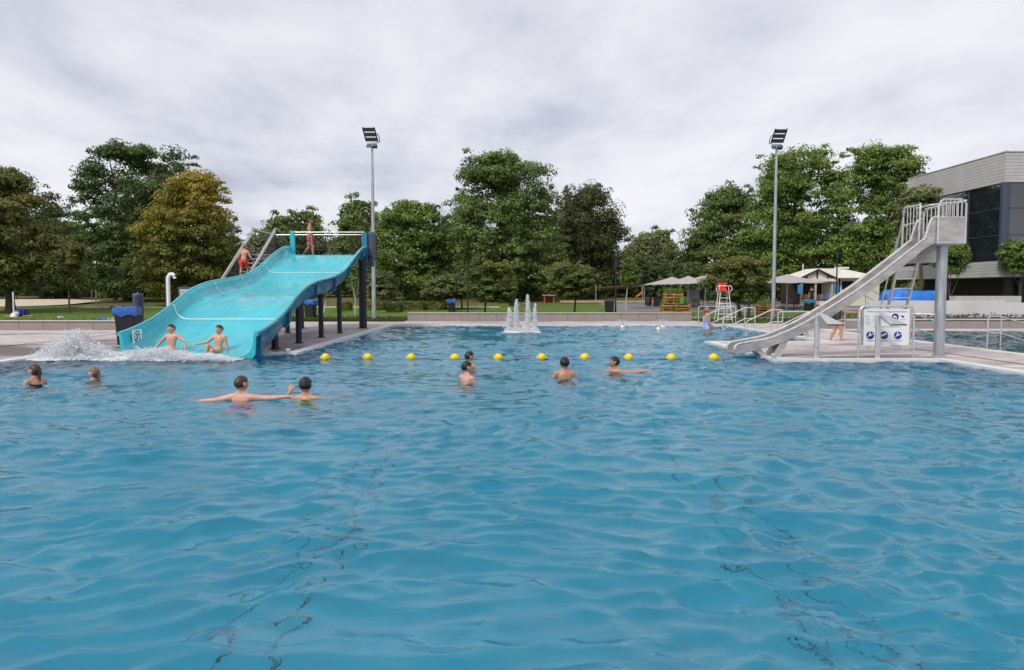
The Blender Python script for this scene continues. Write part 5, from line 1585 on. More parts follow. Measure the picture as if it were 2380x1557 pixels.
for k, (pa, pb, top, lb) in enumerate(((786,812,703,'clipped hedge block nearest the wave slide posts'),(858,893,703,'clipped hedge block right behind the left floodlight mast'),(872,935,702,'long clipped hedge block on the lawn, second from the mast'),
        (903,930,709,'low dark clipped shrub in front of the hedge blocks'),(936,985,702,'clipped hedge block left of the bin with blue bag'),(990,1037,703,'clipped hedge block ending next to the bin with blue bag'))):
    Y = 55.0+0.4*(k % 3) if k != 3 else 53.2
    a, b = at(pa, top, Y), at(pb, top, Y)
    z0 = gz(Y); h = max(0.55, a.z-z0)
    bush('hedge', lb, (a.x+b.x)/2, Y, z0, (b.x-a.x)/2, 0.6, h, L_['dark'] if k == 3 else L_['hedge'], 1500, 0.16, 'clipped hedges on the lawn', True, 'hedge')

# ------------------------------------------------------------------ pallet planters
def planter(x, y, z, tiers, label):
    t = thing('pallet_planter', label, 'planter', (x, y, z), group='planters of stacked pallets')
    zz = 0.0
    for (w, d, h, dx) in tiers:
        n = max(2, round(w/0.8))
        for k in range(4):
            m = MB(); za = zz+h*k/4
            m.box(dx-w/2, dx+w/2, -d/2, -d/2+0.03, za+0.02, za+h/4*0.62); m.build('slat', M_['pallet'], t, local=True)
            m = MB(); m.box(dx-w/2, dx+w/2, d/2-0.03, d/2, za+0.02, za+h/4*0.62); m.build('slat', M_['pallet'], t, local=True)
            for e in (-1, 1):
                m = MB(); m.box(dx+e*w/2-0.015, dx+e*w/2+0.015, -d/2+0.032, d/2-0.032, za+0.02, za+h/4*0.62); m.build('slat', M_['pallet'], t, local=True)
        for k in range(n+1):
            xx = dx-w/2+0.05+(w-0.1)*k/n
            m = MB(); m.box(xx-0.045, xx+0.045, -d/2+0.031, -d/2+0.12, zz, zz+h); m.build('block_post', M_['pallet'], t, local=True)
        m = MB(); m.box(dx-w/2+0.03, dx+w/2-0.03, -d/2+0.13, d/2-0.04, zz, zz+h*0.95); m.build('soil', M_['soil'], t, local=True)
        # plants growing out of the top and the gaps
        k = int(420*w)
        P = np.stack([dx+(rng.random(k)-0.5)*w, (rng.random(k)-0.5)*d, zz+h+0.02+0.28*rng.random(k)**1.6], 1)
        k2 = int(150*w)
        Q = np.stack([dx+(rng.random(k2)-0.5)*w, -d/2-0.03-0.06*rng.random(k2), zz+h*rng.choice([0.2,0.45,0.7,0.92], k2)+rng.normal(size=k2)*0.03], 1)
        gap = np.array([noise.noise((p[0]*3.1, zz*2, p[2]*5)) for p in Q]) > -0.02
        P = np.concatenate([P, Q[gap]]); 
        N = unit(len(P))*0.8+np.array([0,-0.4,0.5]); N /= np.linalg.norm(N, axis=1, keepdims=True)
        V, q = leaf_quads(P, N, 0.06, 0.4)
        V = V + np.array([x, y, z])
        mesh_np('plants', V, q, L_['fresh'], t, kind='stuff')
        zz += h
    return t
pp = at(1569, 700, 49.5)
planter(pp.x, 49.5, gz(49.5), ((1.85,0.9,0.72,0.0),(1.2,0.8,0.75,-0.15)), 'tall two-tier pallet planter with herbs at the end of the stone wall')
m = MB(); m.box(pp.x+0.22,pp.x+0.48,48.98,49.06,gz(49.5)+0.72,gz(49.5)+1.12); tag(m.build('green_box', M_['green_box'], bevel=0.02), 'bright green box hung on the tall pallet planter', 'box')
pp = at(1781, 715, 48.5)
planter(pp.x, 48.5, gz(48.5), ((1.25,0.85,0.72,0.0),), 'low pallet planter between the handrails and the kiosk')
# barrel and black crate
pb_ = at(1507, 700, 60)
t = thing('barrel', 'dark wooden barrel standing on the lawn left of the pallet planter', 'barrel', (pb_.x, 60, gz(60)))
m = MB(); m.lathe([(0.22,0),(0.27,0.2),(0.29,0.38),(0.27,0.56),(0.22,0.76)], (0,0,0), 16); m.build('staves', M_['barrel'], t, smooth=True, local=True, sharp=50)
for z, r_ in ((0.08,0.245),(0.24,0.283),(0.52,0.283),(0.68,0.245)):
    m = MB(); m.lathe([(r_+0.006,z-0.025),(r_+0.008,z+0.025)], (0,0,0), 16); m.build('hoop', M_['dark'], t, smooth=True, local=True)
pb_ = at(1529, 700, 59)
m = MB(); m.box(pb_.x-0.3,pb_.x+0.3,58.7,59.3,gz(59),gz(59)+0.72); m.box(pb_.x-0.33,pb_.x+0.33,58.67,59.33,gz(59)+0.72,gz(59)+0.76)
m.ell((pb_.x+0.05,58.95,gz(59)+0.80),0.2,0.15,0.07,10,6)
tag(m.build('black_crate', M_['black'], bevel=0.02), 'black box-shaped bin between the barrel and the tall planter', 'bin')

# ------------------------------------------------------------------ playground glimpses below the trees
Yp = 68
a, b = at(1482,676,Yp), at(1530,670,Yp)
pg = thing('shade_sail', 'small brownish shade sail over the playground behind the sapling', 'shade sail', (a.x, Yp, gz(Yp)))
m = MB(); s0, s1 = at(1385,668,Yp), at(1498,662,Yp)
m.add([(s0.x,Yp,s0.z),(s1.x,Yp-0.5,s1.z),(s1.x-0.4,Yp+2.5,s1.z-0.25),(s0.x+0.4,Yp+2.5,s0.z-0.3)], [(0,1,2,3)]); o = m.build('sail', M_['stake'], pg); o.modifiers.new('thickness','SOLIDIFY').thickness = 0.02
for x in (s0.x, s1.x):
    m = MB(); m.tube([(x,Yp,gz(Yp)),(x,Yp,s0.z+0.25)], 0.05, 8); m.build('mast', M_['galv'], pg, smooth=True)
ps = thing('play_slide', 'small orange playground slide half hidden behind the lawn', 'slide', (a.x+0.6, Yp-1, gz(Yp)))
m = MB(); p0, p1 = at(1478,690,Yp-1), at(1493,679,Yp-1)
m.obox(((p0.x+p1.x)/2,Yp-1,(p0.z+p1.z)/2), ((p1.x-p0.x)/2,0,(p1.z-p0.z)/2), (0,0.22,0), (-0.02,0,0.05)); m.build('chute', M_['orange'], ps)
m = MB(); m.tube([(p1.x,Yp-1.2,gz(Yp-1)),(p1.x,Yp-1.2,p1.z+0.6)], 0.04, 6); m.tube([(p1.x,Yp-0.8,gz(Yp-1)),(p1.x,Yp-0.8,p1.z+0.6)], 0.04, 6); m.build('frame', M_['galv'], ps)
hx = at(1265, 690, 66)
t = thing('play_hut', 'low brown wooden play hut under the trees right of the fountain', 'play hut', (hx.x+1.6, 66, gz(66)))
m = MB(); bx_ = at(1276,690,66).x; z0 = gz(66)
for x in (bx_-0.45, bx_+0.35):
    m.box(x,x+0.1,65.8,66.6,z0,z0+0.62)
m.box(bx_-0.4,bx_+0.4,66.5,66.58,z0,z0+0.55); m.build('side_boards', M_['orange_panel'], t)
m = MB(); m.box(bx_-0.6,bx_+0.6,65.7,66.7,z0+0.62,z0+0.72); m.build('roof_board', M_['stake'], t)
# log kerb in front of the playground
m = MB(); m.tube([(at(1300,692,66).x,64.8,gz(64.8)+0.1),(at(1560,692,66).x,64.8,gz(64.8)+0.1)], 0.14, 10); tag(m.build('log_edging', M_['stake'], smooth=True), 'long log edging at the far side of the central lawn', 'log')

# ------------------------------------------------------------------ lawn things on the left
wp = at(31, 700, 46.5)
m = MB(); m.tube([(wp.x,46.5,gz(46.5)),(wp.x,46.5,1.62)], 0.045, 8); m.lathe([(0.22,0),(0.16,0.18),(0.06,0.26)], (wp.x,46.5,gz(46.5)), 10)
tag(m.build('marker_post', M_['white_paint'], smooth=True), 'thin white post on the lawn before the russet maple', 'post')
for k, pxx in enumerate((213, 219, 224)):
    q = at(pxx, 705, 60)
    m = MB(); m.tube([(q.x,60+0.2*(k % 2),gz(60)-0.05),(q.x+0.03,60+0.2*(k % 2),gz(60)+1.25)], 0.03, 6)
    tag(m.build('tree_stake', M_['stake'], smooth=True), ['left', 'middle', 'right'][k]+' one of three wooden stakes on the far left lawn', 'stake', 'tree stakes on the left lawn')
for k, pxx in enumerate((1038, 1047, 1054)):
    q = at(pxx-0, 705, 66)
    m = MB(); m.tube([(q.x+0.4*k*0,66,gz(66)-0.05),(q.x+0.05,66,gz(66)+1.5)], 0.035, 6)
    tag(m.build('tree_stake', M_['stake'], smooth=True), ['left', 'middle', 'right'][k]+' one of three pale stakes under the low flat round tree', 'stake', 'tree stakes by the hedges')
def cloth_heap(px, py, Y, rx, h, mat, name, label, cat):
    q = at(px, py, Y); z = gz(Y)
    m = heap(q.x, Y, z, rx, rx*0.7, h)
    return tag(m.build(name, mat, smooth=True, sharp=70), label, cat)
cloth_heap(246, 742, 40.5, 0.34, 0.16, M_['towel_blue'], 'beach_towel', 'crumpled blue towel on the lawn edge near the bin', 'towel')
cloth_heap(262, 742, 40.3, 0.22, 0.14, M_['towel_pale'], 'beach_towel', 'pale striped towel beside the crumpled blue towel', 'towel')
cloth_heap(288, 741, 40.5, 0.28, 0.17, M_['black'], 'sports_bag', 'black sports bag on the lawn just left of the large bin', 'bag')
cloth_heap(50, 733, 47.5, 0.36, 0.5, M_['bag_blue'], 'beach_bag', 'royal blue beach bag on the lawn at the maple', 'bag')
q = at(38, 733, 47.0); m = MB(); m.ell((q.x,47.0,gz(47)+0.16),0.16,0.16,0.16,16,10); bo = m.build('beach_ball', M_['sign_white'], smooth=True); tag(bo, 'small white and red ball beside the royal blue bag', 'ball')
WM[bo.name] = Matrix.Identity(4)
m = MB(); m.ell((q.x+0.02,46.93,gz(47)+0.17),0.10,0.10,0.10,12,8); m.build('red_patch', M_['red'], bo, smooth=True)
for k, (pxx, lb) in enumerate(((25,'orange foam mat left of the white and red ball'),(68,'orange foam mat right of the royal blue bag'))):
    q = at(pxx, 734, 47.2); m = MB(); m.box(q.x-0.3,q.x+0.3,47.0,47.5,gz(47.2),gz(47.2)+0.07); tag(m.build('foam_mat', M_['orange'], bevel=0.02), lb, 'mat')
cloth_heap(140, 734, 44.5, 0.14, 0.1, M_['towel_pale'], 'paper_litter', 'scrap of pale paper on the left lawn', 'litter')
# dry weeds along the white wall
n = 1400
wx = 13.7+rng.random(n)*26; wy = 35.2+rng.random(n)*0.75
hgt = np.array([0.10+0.16*max(0, noise.noise((x*0.9, 3, 1))+0.35) for x in wx])
P = np.stack([wx, wy, 0.41+hgt*rng.random(n)], 1); N = unit(n)*0.9+np.array([0,-0.6,0.1]); N /= np.linalg.norm(N, axis=1, keepdims=True)
V, q = leaf_quads(P, N, 0.09, 0.22)
wd = mesh_np('weeds', V, q, leaf_mat('dry_weeds', (0.06,0.05,0.02), (0.13,0.10,0.04), (0.2,0.16,0.07)), kind='stuff')
wd['label'] = 'dry weeds along the foot of the white wall'
# coarse grass along the lawn edges so that borders are not ruled lines
def tufts(n, gen, mat, size=0.05):
    P = np.array([gen() for _ in range(n)])
    N = unit(n)*np.array([1,1,0.15]); N /= np.linalg.norm(N, axis=1, keepdims=True)
    a = np.tile(np.array([0,0,1.0]), (n,1))+unit(n)*0.35
    b = np.cross(N, a); s = size*(0.6+0.8*rng.random((n,1)))
    V = np.empty((n,4,3)); V[:,0] = P-b*s*0.3; V[:,1] = P+b*s*0.3; V[:,2] = P+a*s*1.6+b*s*0.06; V[:,3] = P+a*s*1.6-b*s*0.06
    return mesh_np('grass', V.reshape(-1,3), np.arange(4*n).reshape(-1,4), mat, kind='stuff')
gmat = leaf_mat('grass_blades', (0.03,0.055,0.01), (0.07,0.11,0.02), (0.14,0.17,0.045))
def gen1():
    s = rng.random()
    if s < 0.35: x, y = -16.4+rng.random()*10.6, 39.3+rng.random()**2*5
    elif s < 0.55: x, y = -6+rng.random()*16, 40.5+rng.random()*3
    elif s < 0.75: x, y = 9.9+rng.random()*14, 36.8+rng.random()*6.4
    else: x, y = -36+rng.random()*19, 31.5+rng.random()**1.5*10
    return (x, y, gz(y))
g_ = tufts(16000, gen1, gmat, 0.07)
g_['label'] = 'tufts of grass along the lawn edges'

# ------------------------------------------------------------------ people
def skin_mat(name, col):
    m, nt, b = newmat(name)
    v = coord(nt, 'Object')
    a = nd(nt, 'ShaderNodeTexNoise', {'Vector': v, 'Scale': 7.0, 'Detail': 4.0})
    lo = (col[0]*0.86, col[1]*0.78, col[2]*0.74); hi = tuple(min(1, c*1.08) for c in col)
    nt.links.new(ramp(nt, a.outputs[0], [(0.3, lo), (0.65, hi)]), b.inputs['Base Color'])
    b.inputs['Roughness'].default_value = 0.42
    b.inputs['Subsurface Weight'].default_value = 0.12
    b.inputs['Subsurface Radius'].default_value = (0.012, 0.005, 0.003)
    return m
S_ = {'fair': skin_mat('skin_fair', (0.62,0.36,0.255)), 'pink': skin_mat('skin_pink', (0.66,0.35,0.26)), 'tan': skin_mat('skin_tan', (0.47,0.245,0.145)), 'warm': skin_mat('skin_warm', (0.55,0.30,0.19))}
H_ = {'black': pm('hair_black', (0.009,0.008,0.008), 0.42, 0, 0.4, 30), 'brown': pm('hair_brown', (0.055,0.026,0.014), 0.45, 0, 0.4, 30), 'light': pm('hair_light_brown', (0.20,0.11,0.05), 0.5, 0, 0.35, 30), 'blond': pm('hair_dark_blond', (0.30,0.17,0.08), 0.5, 0, 0.35, 30)}
K_ = {'red': pm('red_trunks', (0.70,0.035,0.018), 0.7, 0, 0.12, 9), 'green': pm('green_trunks', (0.12,0.48,0.04), 0.7, 0, 0.12, 9), 'blue': pm('blue_trunks', (0.03,0.06,0.45), 0.7, 0, 0.15, 9),
      'lightblue': pm('light_blue_swimsuit', (0.30,0.42,0.80), 0.7, 0, 0.12, 9), 'black': pm('black_swimsuit', (0.012,0.012,0.014), 0.6, 0, 0.2, 9), 'maroon': pm('maroon_trunks', (0.16,0.03,0.06), 0.7, 0, 0.15, 9), 'dark': pm('dark_trunks', (0.02,0.03,0.06), 0.7, 0, 0.2, 9)}
def pattern_trunks():
    m, nt, b = newmat('red_pink_patterned_trunks')
    vz = nd(nt, 'ShaderNodeTexVoronoi', {'Vector': coord(nt, 'Object'), 'Scale': 11.0})
    nt.links.new(ramp(nt, vz.outputs['Distance'], [(0.3, (0.62,0.34,0.30)), (0.5, (0.50,0.05,0.06)), (0.8, (0.30,0.02,0.04))]), b.inputs['Base Color'])
    b.inputs['Roughness'].default_value = 0.75
    return m
K_['pattern'] = pattern_trunks()
M_['eye_white'] = pm('eye_white', (0.75,0.73,0.70), 0.3, 0, 0.03, 5)
M_['iris'] = pm('dark_iris', (0.03,0.02,0.015), 0.2, 0, 0.1, 5)
M_['lip'] = pm('lip', (0.42,0.14,0.11), 0.45, 0, 0.1, 9)

def nrm(v): return Vector(v).normalized()
def person(label, hip, rz, h, skin, hair, cloth, cloth_to=('shorts', 0.55), spine=(0,0,1), head=(0,0.05,1), look=0.0, arms=None, legs=None, vox=0.010, twist=0.0, headk=1.1, female=False, longhair=None, extras=None, fist=(0,0), tilt=0.0):
    """one continuous body grown round a posed skeleton; local +Y is forward, +X the person's right"""
    t = thing('person', label, 'person', hip, rz, 'people at the pool')
    Mw = WM[t.name]
    s = nrm(spine)
    rx = Vector((math.cos(twist), math.sin(twist), 0)); rx = (rx - s*rx.dot(s)).normalized()
    fw = s.cross(rx).normalized()                                 # forward of the chest
    hx = Vector((1,0,0)); hx = (hx - s*hx.dot(s)*0.5).normalized()
    O = Vector((0,0,0))
    S = O + s*0.275*h
    hd = nrm(head)
    Nk = S + s*0.015*h
    hh = 0.0675*h*headk
    HC = Nk + hd*(0.026*h + hh)
    mb = MB(); bones = []
    def cone(a, b, ra, rb, tagn, n=10):
        a, b = Vector(a), Vector(b)
        k = 7; pts, rs = [], []
        d = (b-a)
        for i in range(k):
            f = i/(k-1); pts.append(a+d*f); rs.append(ra+(rb-ra)*f)
        dn = d.normalized()
        pts = [a-dn*ra*0.85, a-dn*ra*0.5]+pts+[b+dn*rb*0.5, b+dn*rb*0.85]
        rs = [ra*0.4, ra*0.82]+rs+[rb*0.82, rb*0.4]
        mb.tube(pts, rs, n); bones.append((tagn, a, b))
    # torso as stacked ellipses
    ws_ = (1.12 if female else 1.0)
    rings = [(-0.075,0.035,0.040),(-0.06,0.070*ws_,0.056),(-0.02,0.086*ws_,0.064),(0.03,0.083*ws_,0.060),(0.09,0.072*(0.97 if female else 1.0),0.052),(0.15,0.078,0.056),(0.205,0.092,0.062),(0.25,0.094,0.057),(0.278,0.070,0.045),(0.295,0.035,0.034)]
    vs, fs = [], []; n = 20
    for (f, a, b) in rings:
        c = O+s*f*h
        axx = hx.lerp(rx, min(1, max(0, f/0.2))).normalized()
        ayy = s.cross(axx).normalized()
        for i in range(n):
            an = 2*math.pi*i/n
            vs.append(c+axx*a*h*math.cos(an)+ayy*b*h*math.sin(an)*(1.0 if math.sin(an) > 0 else 0.95))
    for k in range(len(rings)-1):
        for i in range(n):
            q = (i+1) % n
            fs.append((k*n+i, k*n+q, (k+1)*n+q, (k+1)*n+i))
    fs += [tuple(range(n-1,-1,-1)), tuple((len(rings)-1)*n+i for i in range(n))]
    mb.add(vs, fs); bones.append(('torso', O-s*0.06*h, S))
    if female:
        for e in (-1, 1):
            c = O+s*0.20*h+rx*e*0.045*h+fw*0.048*h; mb.ell(c, 0.036*h, 0.034*h, 0.034*h, 10, 8)
    cone(S-s*0.01*h, HC-hd*hh*0.45, 0.036*h, 0.032*h, 'neck')
    for e in (-1, 1):
        mb.tube([Nk+hd*0.03*h+rx*e*0.012*h, S+rx*e*0.055*h+s*0.006*h, S-s*0.008*h+rx*e*0.095*h], [0.020*h,0.028*h,0.030*h], 8)   # shoulder slope
    # head in its own frame
    hf = (Matrix.Rotation(look, 3, hd) @ fw); hf = (hf - hd*hf.dot(hd)).normalized(); hr = hf.cross(hd).normalized()
    def HP(r, f, u): return HC + hr*r*hh + hf*f*hh + hd*u*hh
    nu, nv = 18, 14; vs, fs = [], []
    for i in range(nv+1):
        ph = -math.pi/2+math.pi*i/nv
        for j in range(nu):
            a = 2*math.pi*j/nu
            r_, f_, u_ = math.cos(ph)*math.cos(a)*0.74, math.cos(ph)*math.sin(a)*0.92, math.sin(ph)
            if u_ < 0:
                r_ *= 1+0.28*u_; f_ = f_*(1+0.22*u_)+(-u_)*0.16
            if f_ < 0: f_ *= 1.06
            vs.append(HP(r_, f_, u_))
    for i in range(nv):
        for j in range(nu):
            q = (j+1) % nu
            fs.append((i*nu+j, i*nu+q, (i+1)*nu+q, (i+1)*nu+j))
    mb.add(vs, fs); bones.append(('head', HP(0,0,-0.6), HP(0,0,0.6)))
    mb.tube([HP(0,0.80,0.18), HP(0,1.02,-0.12), HP(0,0.98,-0.24)], [hh*0.07, hh*0.13, hh*0.10], 8)      # nose
    mb.tube([HP(-0.2,0.84,-0.48), HP(0,0.93,-0.46), HP(0.2,0.84,-0.48)], [hh*0.06, hh*0.09, hh*0.06], 8)   # lips
    for e in (-1, 1):
        mb.tube([HP(e*0.70,-0.02,0.16), HP(e*0.84,-0.08,0.06), HP(e*0.74,0.02,-0.22)], [hh*0.08, hh*0.13, hh*0.08], 8)  # ears
    # arms
    arms = arms or {}
    defa = dict(R=((0.15,0.0,-1),(0.05,0.15,-1)), L=((-0.15,0.0,-1),(-0.05,0.15,-1)))
    ends = {}
    for sd_, e in (('R',1),('L',-1)):
        ua, fa = [nrm(v) for v in arms.get(sd_, defa[sd_])]
        sh_ = S - s*0.012*h + rx*e*0.100*h
        el = sh_ + ua*0.172*h; wr = el + fa*0.150*h
        mb.ell(sh_, 0.038*h, 0.036*h, 0.036*h, 10, 8)
        cone(sh_, el, 0.034*h, 0.026*h, 'uarm'+sd_); cone(el, wr, 0.027*h, 0.0175*h, 'farm'+sd_)
        ref = Vector((0,0,1)) if abs(fa.z) < 0.75 else fw
        side = fa.cross(ref).normalized(); pn = side.cross(fa).normalized()   # palm faces -pn
        palm = wr+fa*0.034*h
        for w_ in (-0.6, 0, 0.6):
            mb.tube([wr+side*w_*0.012*h, palm+side*w_*0.020*h, palm+fa*0.018*h+side*w_*0.023*h], [0.011*h,0.0125*h,0.010*h], 8)
        curl = 0.9 if fist[0 if e == 1 else 1] else 0.30
        for i, (w_, L) in enumerate(((-1.0,0.036),(-0.36,0.044),(0.30,0.047),(0.92,0.042))):
            b0 = palm+fa*0.012*h+side*w_*0.024*h
            d1 = (fa+side*w_*0.16-pn*curl*0.4).normalized(); d2 = (fa*(1-curl*0.6)-pn*curl+side*w_*0.1).normalized()
            b1 = b0+d1*L*0.58*h; b2 = b1+d2*L*0.5*h
            mb.tube([b0, b1, b2, b2+d2*0.004*h], [0.0072*h,0.0066*h,0.0056*h,0.002*h], 7)
        tb = wr+fa*0.018*h+side*1.0*e*(-1)*0.016*h
        td = (fa*0.75+side*(-e)*0.75-pn*0.25).normalized()
        mb.tube([tb, tb+td*0.026*h, tb+td*0.03*h+fa*0.02*h], [0.0085*h,0.0078*h,0.005*h], 7)
        ends[sd_] = (wr, fa, side)
    # legs
    legs = legs or {}
    defl = dict(R=((0.06,0.05,-1),(0,-0.05,-1)), L=((-0.06,0.05,-1),(0,-0.05,-1)))
    for sd_, e in (('R',1),('L',-1)):
        sp_ = legs.get(sd_, defl[sd_])
        th, sn = nrm(sp_[0]), nrm(sp_[1])
        ft = nrm(sp_[2]) if len(sp_) > 2 else nrm((0.12*e,1,-0.05))
        hp_ = O - s*0.035*h + hx*e*0.050*h
        kn = hp_+th*0.235*h; an_ = kn+sn*0.225*h
        cone(hp_, kn, 0.056*h*ws_, 0.037*h, 'thigh'+sd_, 12)
        cone(kn, an_, 0.036*h, 0.021*h, 'shin'+sd_)
        cf = -ft*0.012*h
        mb.tube([kn+sn*0.03*h+cf, kn+sn*0.07*h+cf*1.6, kn+sn*0.14*h+cf], [0.022*h,0.032*h,0.018*h], 8)     # calf
        up = Vector((0,0,1)) if abs(ft.z) < 0.8 else Vector((0,1,0))
        mb.tube([an_-ft*0.022*h+sn*0.012*h, an_+ft*0.01*h+sn*0.016*h, an_+ft*0.065*h+sn*0.025*h, an_+ft*0.10*h+sn*0.027*h], [0.018*h,0.023*h,0.022*h,0.013*h], 8)
        for i in range(5):
            sv = ft.cross(sn).normalized()
            b0 = an_+ft*0.088*h+sn*0.028*h+sv*(i-2)*0.0095*h
            mb.tube([b0, b0+ft*(0.026-0.002*abs(i-1))*h], [0.0075*h,0.005*h], 6)
    # fuse into one skin
    raw = bpy.data.meshes.new('raw'); raw.from_pydata([tuple(v) for v in mb.v], [], mb.f)
    bmx = bmesh.new(); bmx.from_mesh(raw); bmesh.ops.recalc_face_normals(bmx, faces=bmx.faces); bmx.to_mesh(raw); bmx.free()
    tmp = bpy.data.objects.new('raw', raw); C.objects.link(tmp)
    rm = tmp.modifiers.new('r', 'REMESH'); rm.mode, rm.voxel_size = 'VOXEL', vox*1.32
    sm = tmp.modifiers.new('s', 'SMOOTH'); sm.factor, sm.iterations = 0.5, 4
    dg = bpy.context.evaluated_depsgraph_get()
    me = bpy.data.meshes.new_from_object(tmp.evaluated_get(dg)); me.name = 'body'
    bpy.data.objects.remove(tmp); bpy.data.meshes.remove(raw)
    me.materials.clear(); me.materials.append(S_[skin])
    me.polygons.foreach_set('use_smooth', [True]*len(me.polygons))
    body = bpy.data.objects.new('body', me); C.objects.link(body); body.parent = t; WM[body.name] = Mw
    # clothing and hair : shells lifted off the body surface
    nV = len(me.vertices); co = np.empty(nV*3, np.float32); me.vertices.foreach_get('co', co); co = co.reshape(-1,3).astype(float)
    no = np.empty(nV*3, np.float32); me.vertices.foreach_get('normal', no); no = no.reshape(-1,3).astype(float)
    best = np.full(nV, 1e9); bid = np.zeros(nV, int); bt = np.zeros(nV)
    for i, (tg, a, b) in enumerate(bones):
        a, b = np.array(a), np.array(b); ab = b-a
        tt = (co-a)@ab/(ab@ab); tc_ = np.clip(tt, 0, 1)
        d = np.linalg.norm(co-(a+tc_[:,None]*ab), axis=1)
        if tg == 'torso': d = d-0.045*h
        elif tg == 'head': d = d-0.05*h*headk
        elif tg.startswith('thigh'): d = d-0.03*h
        else: d = d-0.015*h
        k = d < best; best[k] = d[k]; bid[k] = i; bt[k] = tt[k]
    names = np.array([b[0] for b in bones])[bid]
    faces = [tuple(p.vertices) for p in me.polygons]
    def shell(sel, name, mat, lift, thick=0.006, rough=0.0):
        fsel = [f for f in faces if sel[f[0]] and sel[f[1]] and sel[f[2]] and sel[f[-1]]]
        if not fsel: return None
        used = sorted({i for f in fsel for i in f}); mp_ = {v: k for k, v in enumerate(used)}
        lf = np.full(len(used), lift) if np.isscalar(lift) else lift[used]
        V = co[used]+no[used]*lf[:,None]
        if rough:
            V += no[used]*np.array([noise.noise((p[0]*38, p[1]*38, p[2]*38)) for p in V])[:,None]*rough
        m2 = bpy.data.meshes.new(name); m2.from_pydata([tuple(v) for v in V], [], [tuple(mp_[i] for i in f) for f in fsel])
        m2.materials.append(mat); m2.polygons.foreach_set('use_smooth', [True]*len(m2.polygons))
        o = bpy.data.objects.new(name, m2); C.objects.link(o); o.parent = t; WM[o.name] = Mw
        sf_ = o.modifiers.new('thickness', 'SOLIDIFY'); sf_.thickness = thick; sf_.offset = -1
        return o
    kind, upto = cloth_to
    tor = names == 'torso'; thg = np.array([x.startswith('thigh') for x in names])
    if kind == 'shorts':
        sel = (tor & (bt < 0.27)) | (thg & (bt < upto))
        lf = 0.008+0.010*np.clip(np.where(thg, bt, 0), 0, 1)
        shell(sel, 'swim_trunks', K_[cloth], lf)
    elif kind == 'suit':
        sel = (tor & (bt < upto)) | (thg & (bt < 0.10))
        shell(sel, 'swimsuit', K_[cloth], 0.006)
    elif kind == 'dress':
        sel = (tor & (bt < upto)) | np.array([x.startswith('uarm') for x in names]) & (bt < 0.6)
        shell(sel, 'shirt', cloth if not isinstance(cloth, str) else K_[cloth], 0.012)
        sel = (tor & (bt < 0.25)) | (thg & (bt < 0.8)); shell(sel, 'shorts', K_['dark'], 0.010)
    if hair:
        rel = co-np.array(HC); r_ = rel@np.array(hr)/hh; f_ = rel@np.array(hf)/hh; u_ = rel@np.array(hd)/hh
        hs = (u_ > -0.75) & (np.abs(r_) < 1.2) & (np.linalg.norm(rel, axis=1) < 1.35*hh) & ((names == 'head') | (names == 'neck'))
        low = -0.45 if not longhair else -0.75
        sel = hs & ((u_ > 0.46+0.10*(f_ > 0.5)-0.12*(np.abs(r_) > 0.5)) | ((f_ < 0.02) & (u_ > low+0.25*np.clip(f_+0.4, 0, 1)) ) | ((f_ < 0.28) & (u_ > 0.22)))
        sel &= ~((np.abs(r_) > 0.68) & (u_ < 0.24) & (f_ > -0.22))
        shell(sel, 'hair', H_[hair], 0.006+0.010*np.clip(u_, 0, 1), 0.010, 0.006)
    if longhair == 'pony':
        m = MB(); m.tube([HP(0,-0.85,0.35), HP(0,-1.15,0.1), HP(0,-1.10,-0.5), HP(0,-0.85,-1.25), HP(0,-0.8,-1.6)], [hh*0.2,hh*0.26,hh*0.28,hh*0.2,hh*0.05], 10)
        m.build('ponytail', H_[hair], t, local=True, smooth=True)
    elif longhair == 'wet':
        m = MB(); m.tube([HP(0,-0.72,0.25), HP(0,-0.92,-0.3), HP(0,-0.80,-1.0), HP(0,-0.88,-1.7)], [hh*0.26,hh*0.27,hh*0.19,hh*0.08], 10)
        m.build('wet_hair', H_[hair], t, local=True, smooth=True)
    for e in (-1, 1):
        m = MB(); c = HP(e*0.30,0.74,0.06); m.ell(c, hh*0.13, hh*0.13, hh*0.095, 10, 8); ey = m.build('eye', M_['eye_white'], t, local=True, smooth=True)
        m = MB(); c = HP(e*0.31,0.83,0.06); m.ell(c, hh*0.062, hh*0.062, hh*0.062, 8, 6); m.build('iris', M_['iris'], ey, local=True, smooth=True)
        if hair:
            m = MB(); m.tube([HP(e*0.14,0.86,0.24), HP(e*0.32,0.82,0.30), HP(e*0.48,0.70,0.24)], [hh*0.03,hh*0.045,hh*0.02], 6); m.build('eyebrow', H_[hair], t, local=True)
    m = MB(); m.tube([HP(-0.20,0.86,-0.47), HP(0,0.995,-0.46), HP(0.20,0.86,-0.47)], [hh*0.03, hh*0.06, hh*0.03], 8); m.build('mouth', M_['lip'], t, local=True, smooth=True)
    if extras: extras(t, ends)
    return t

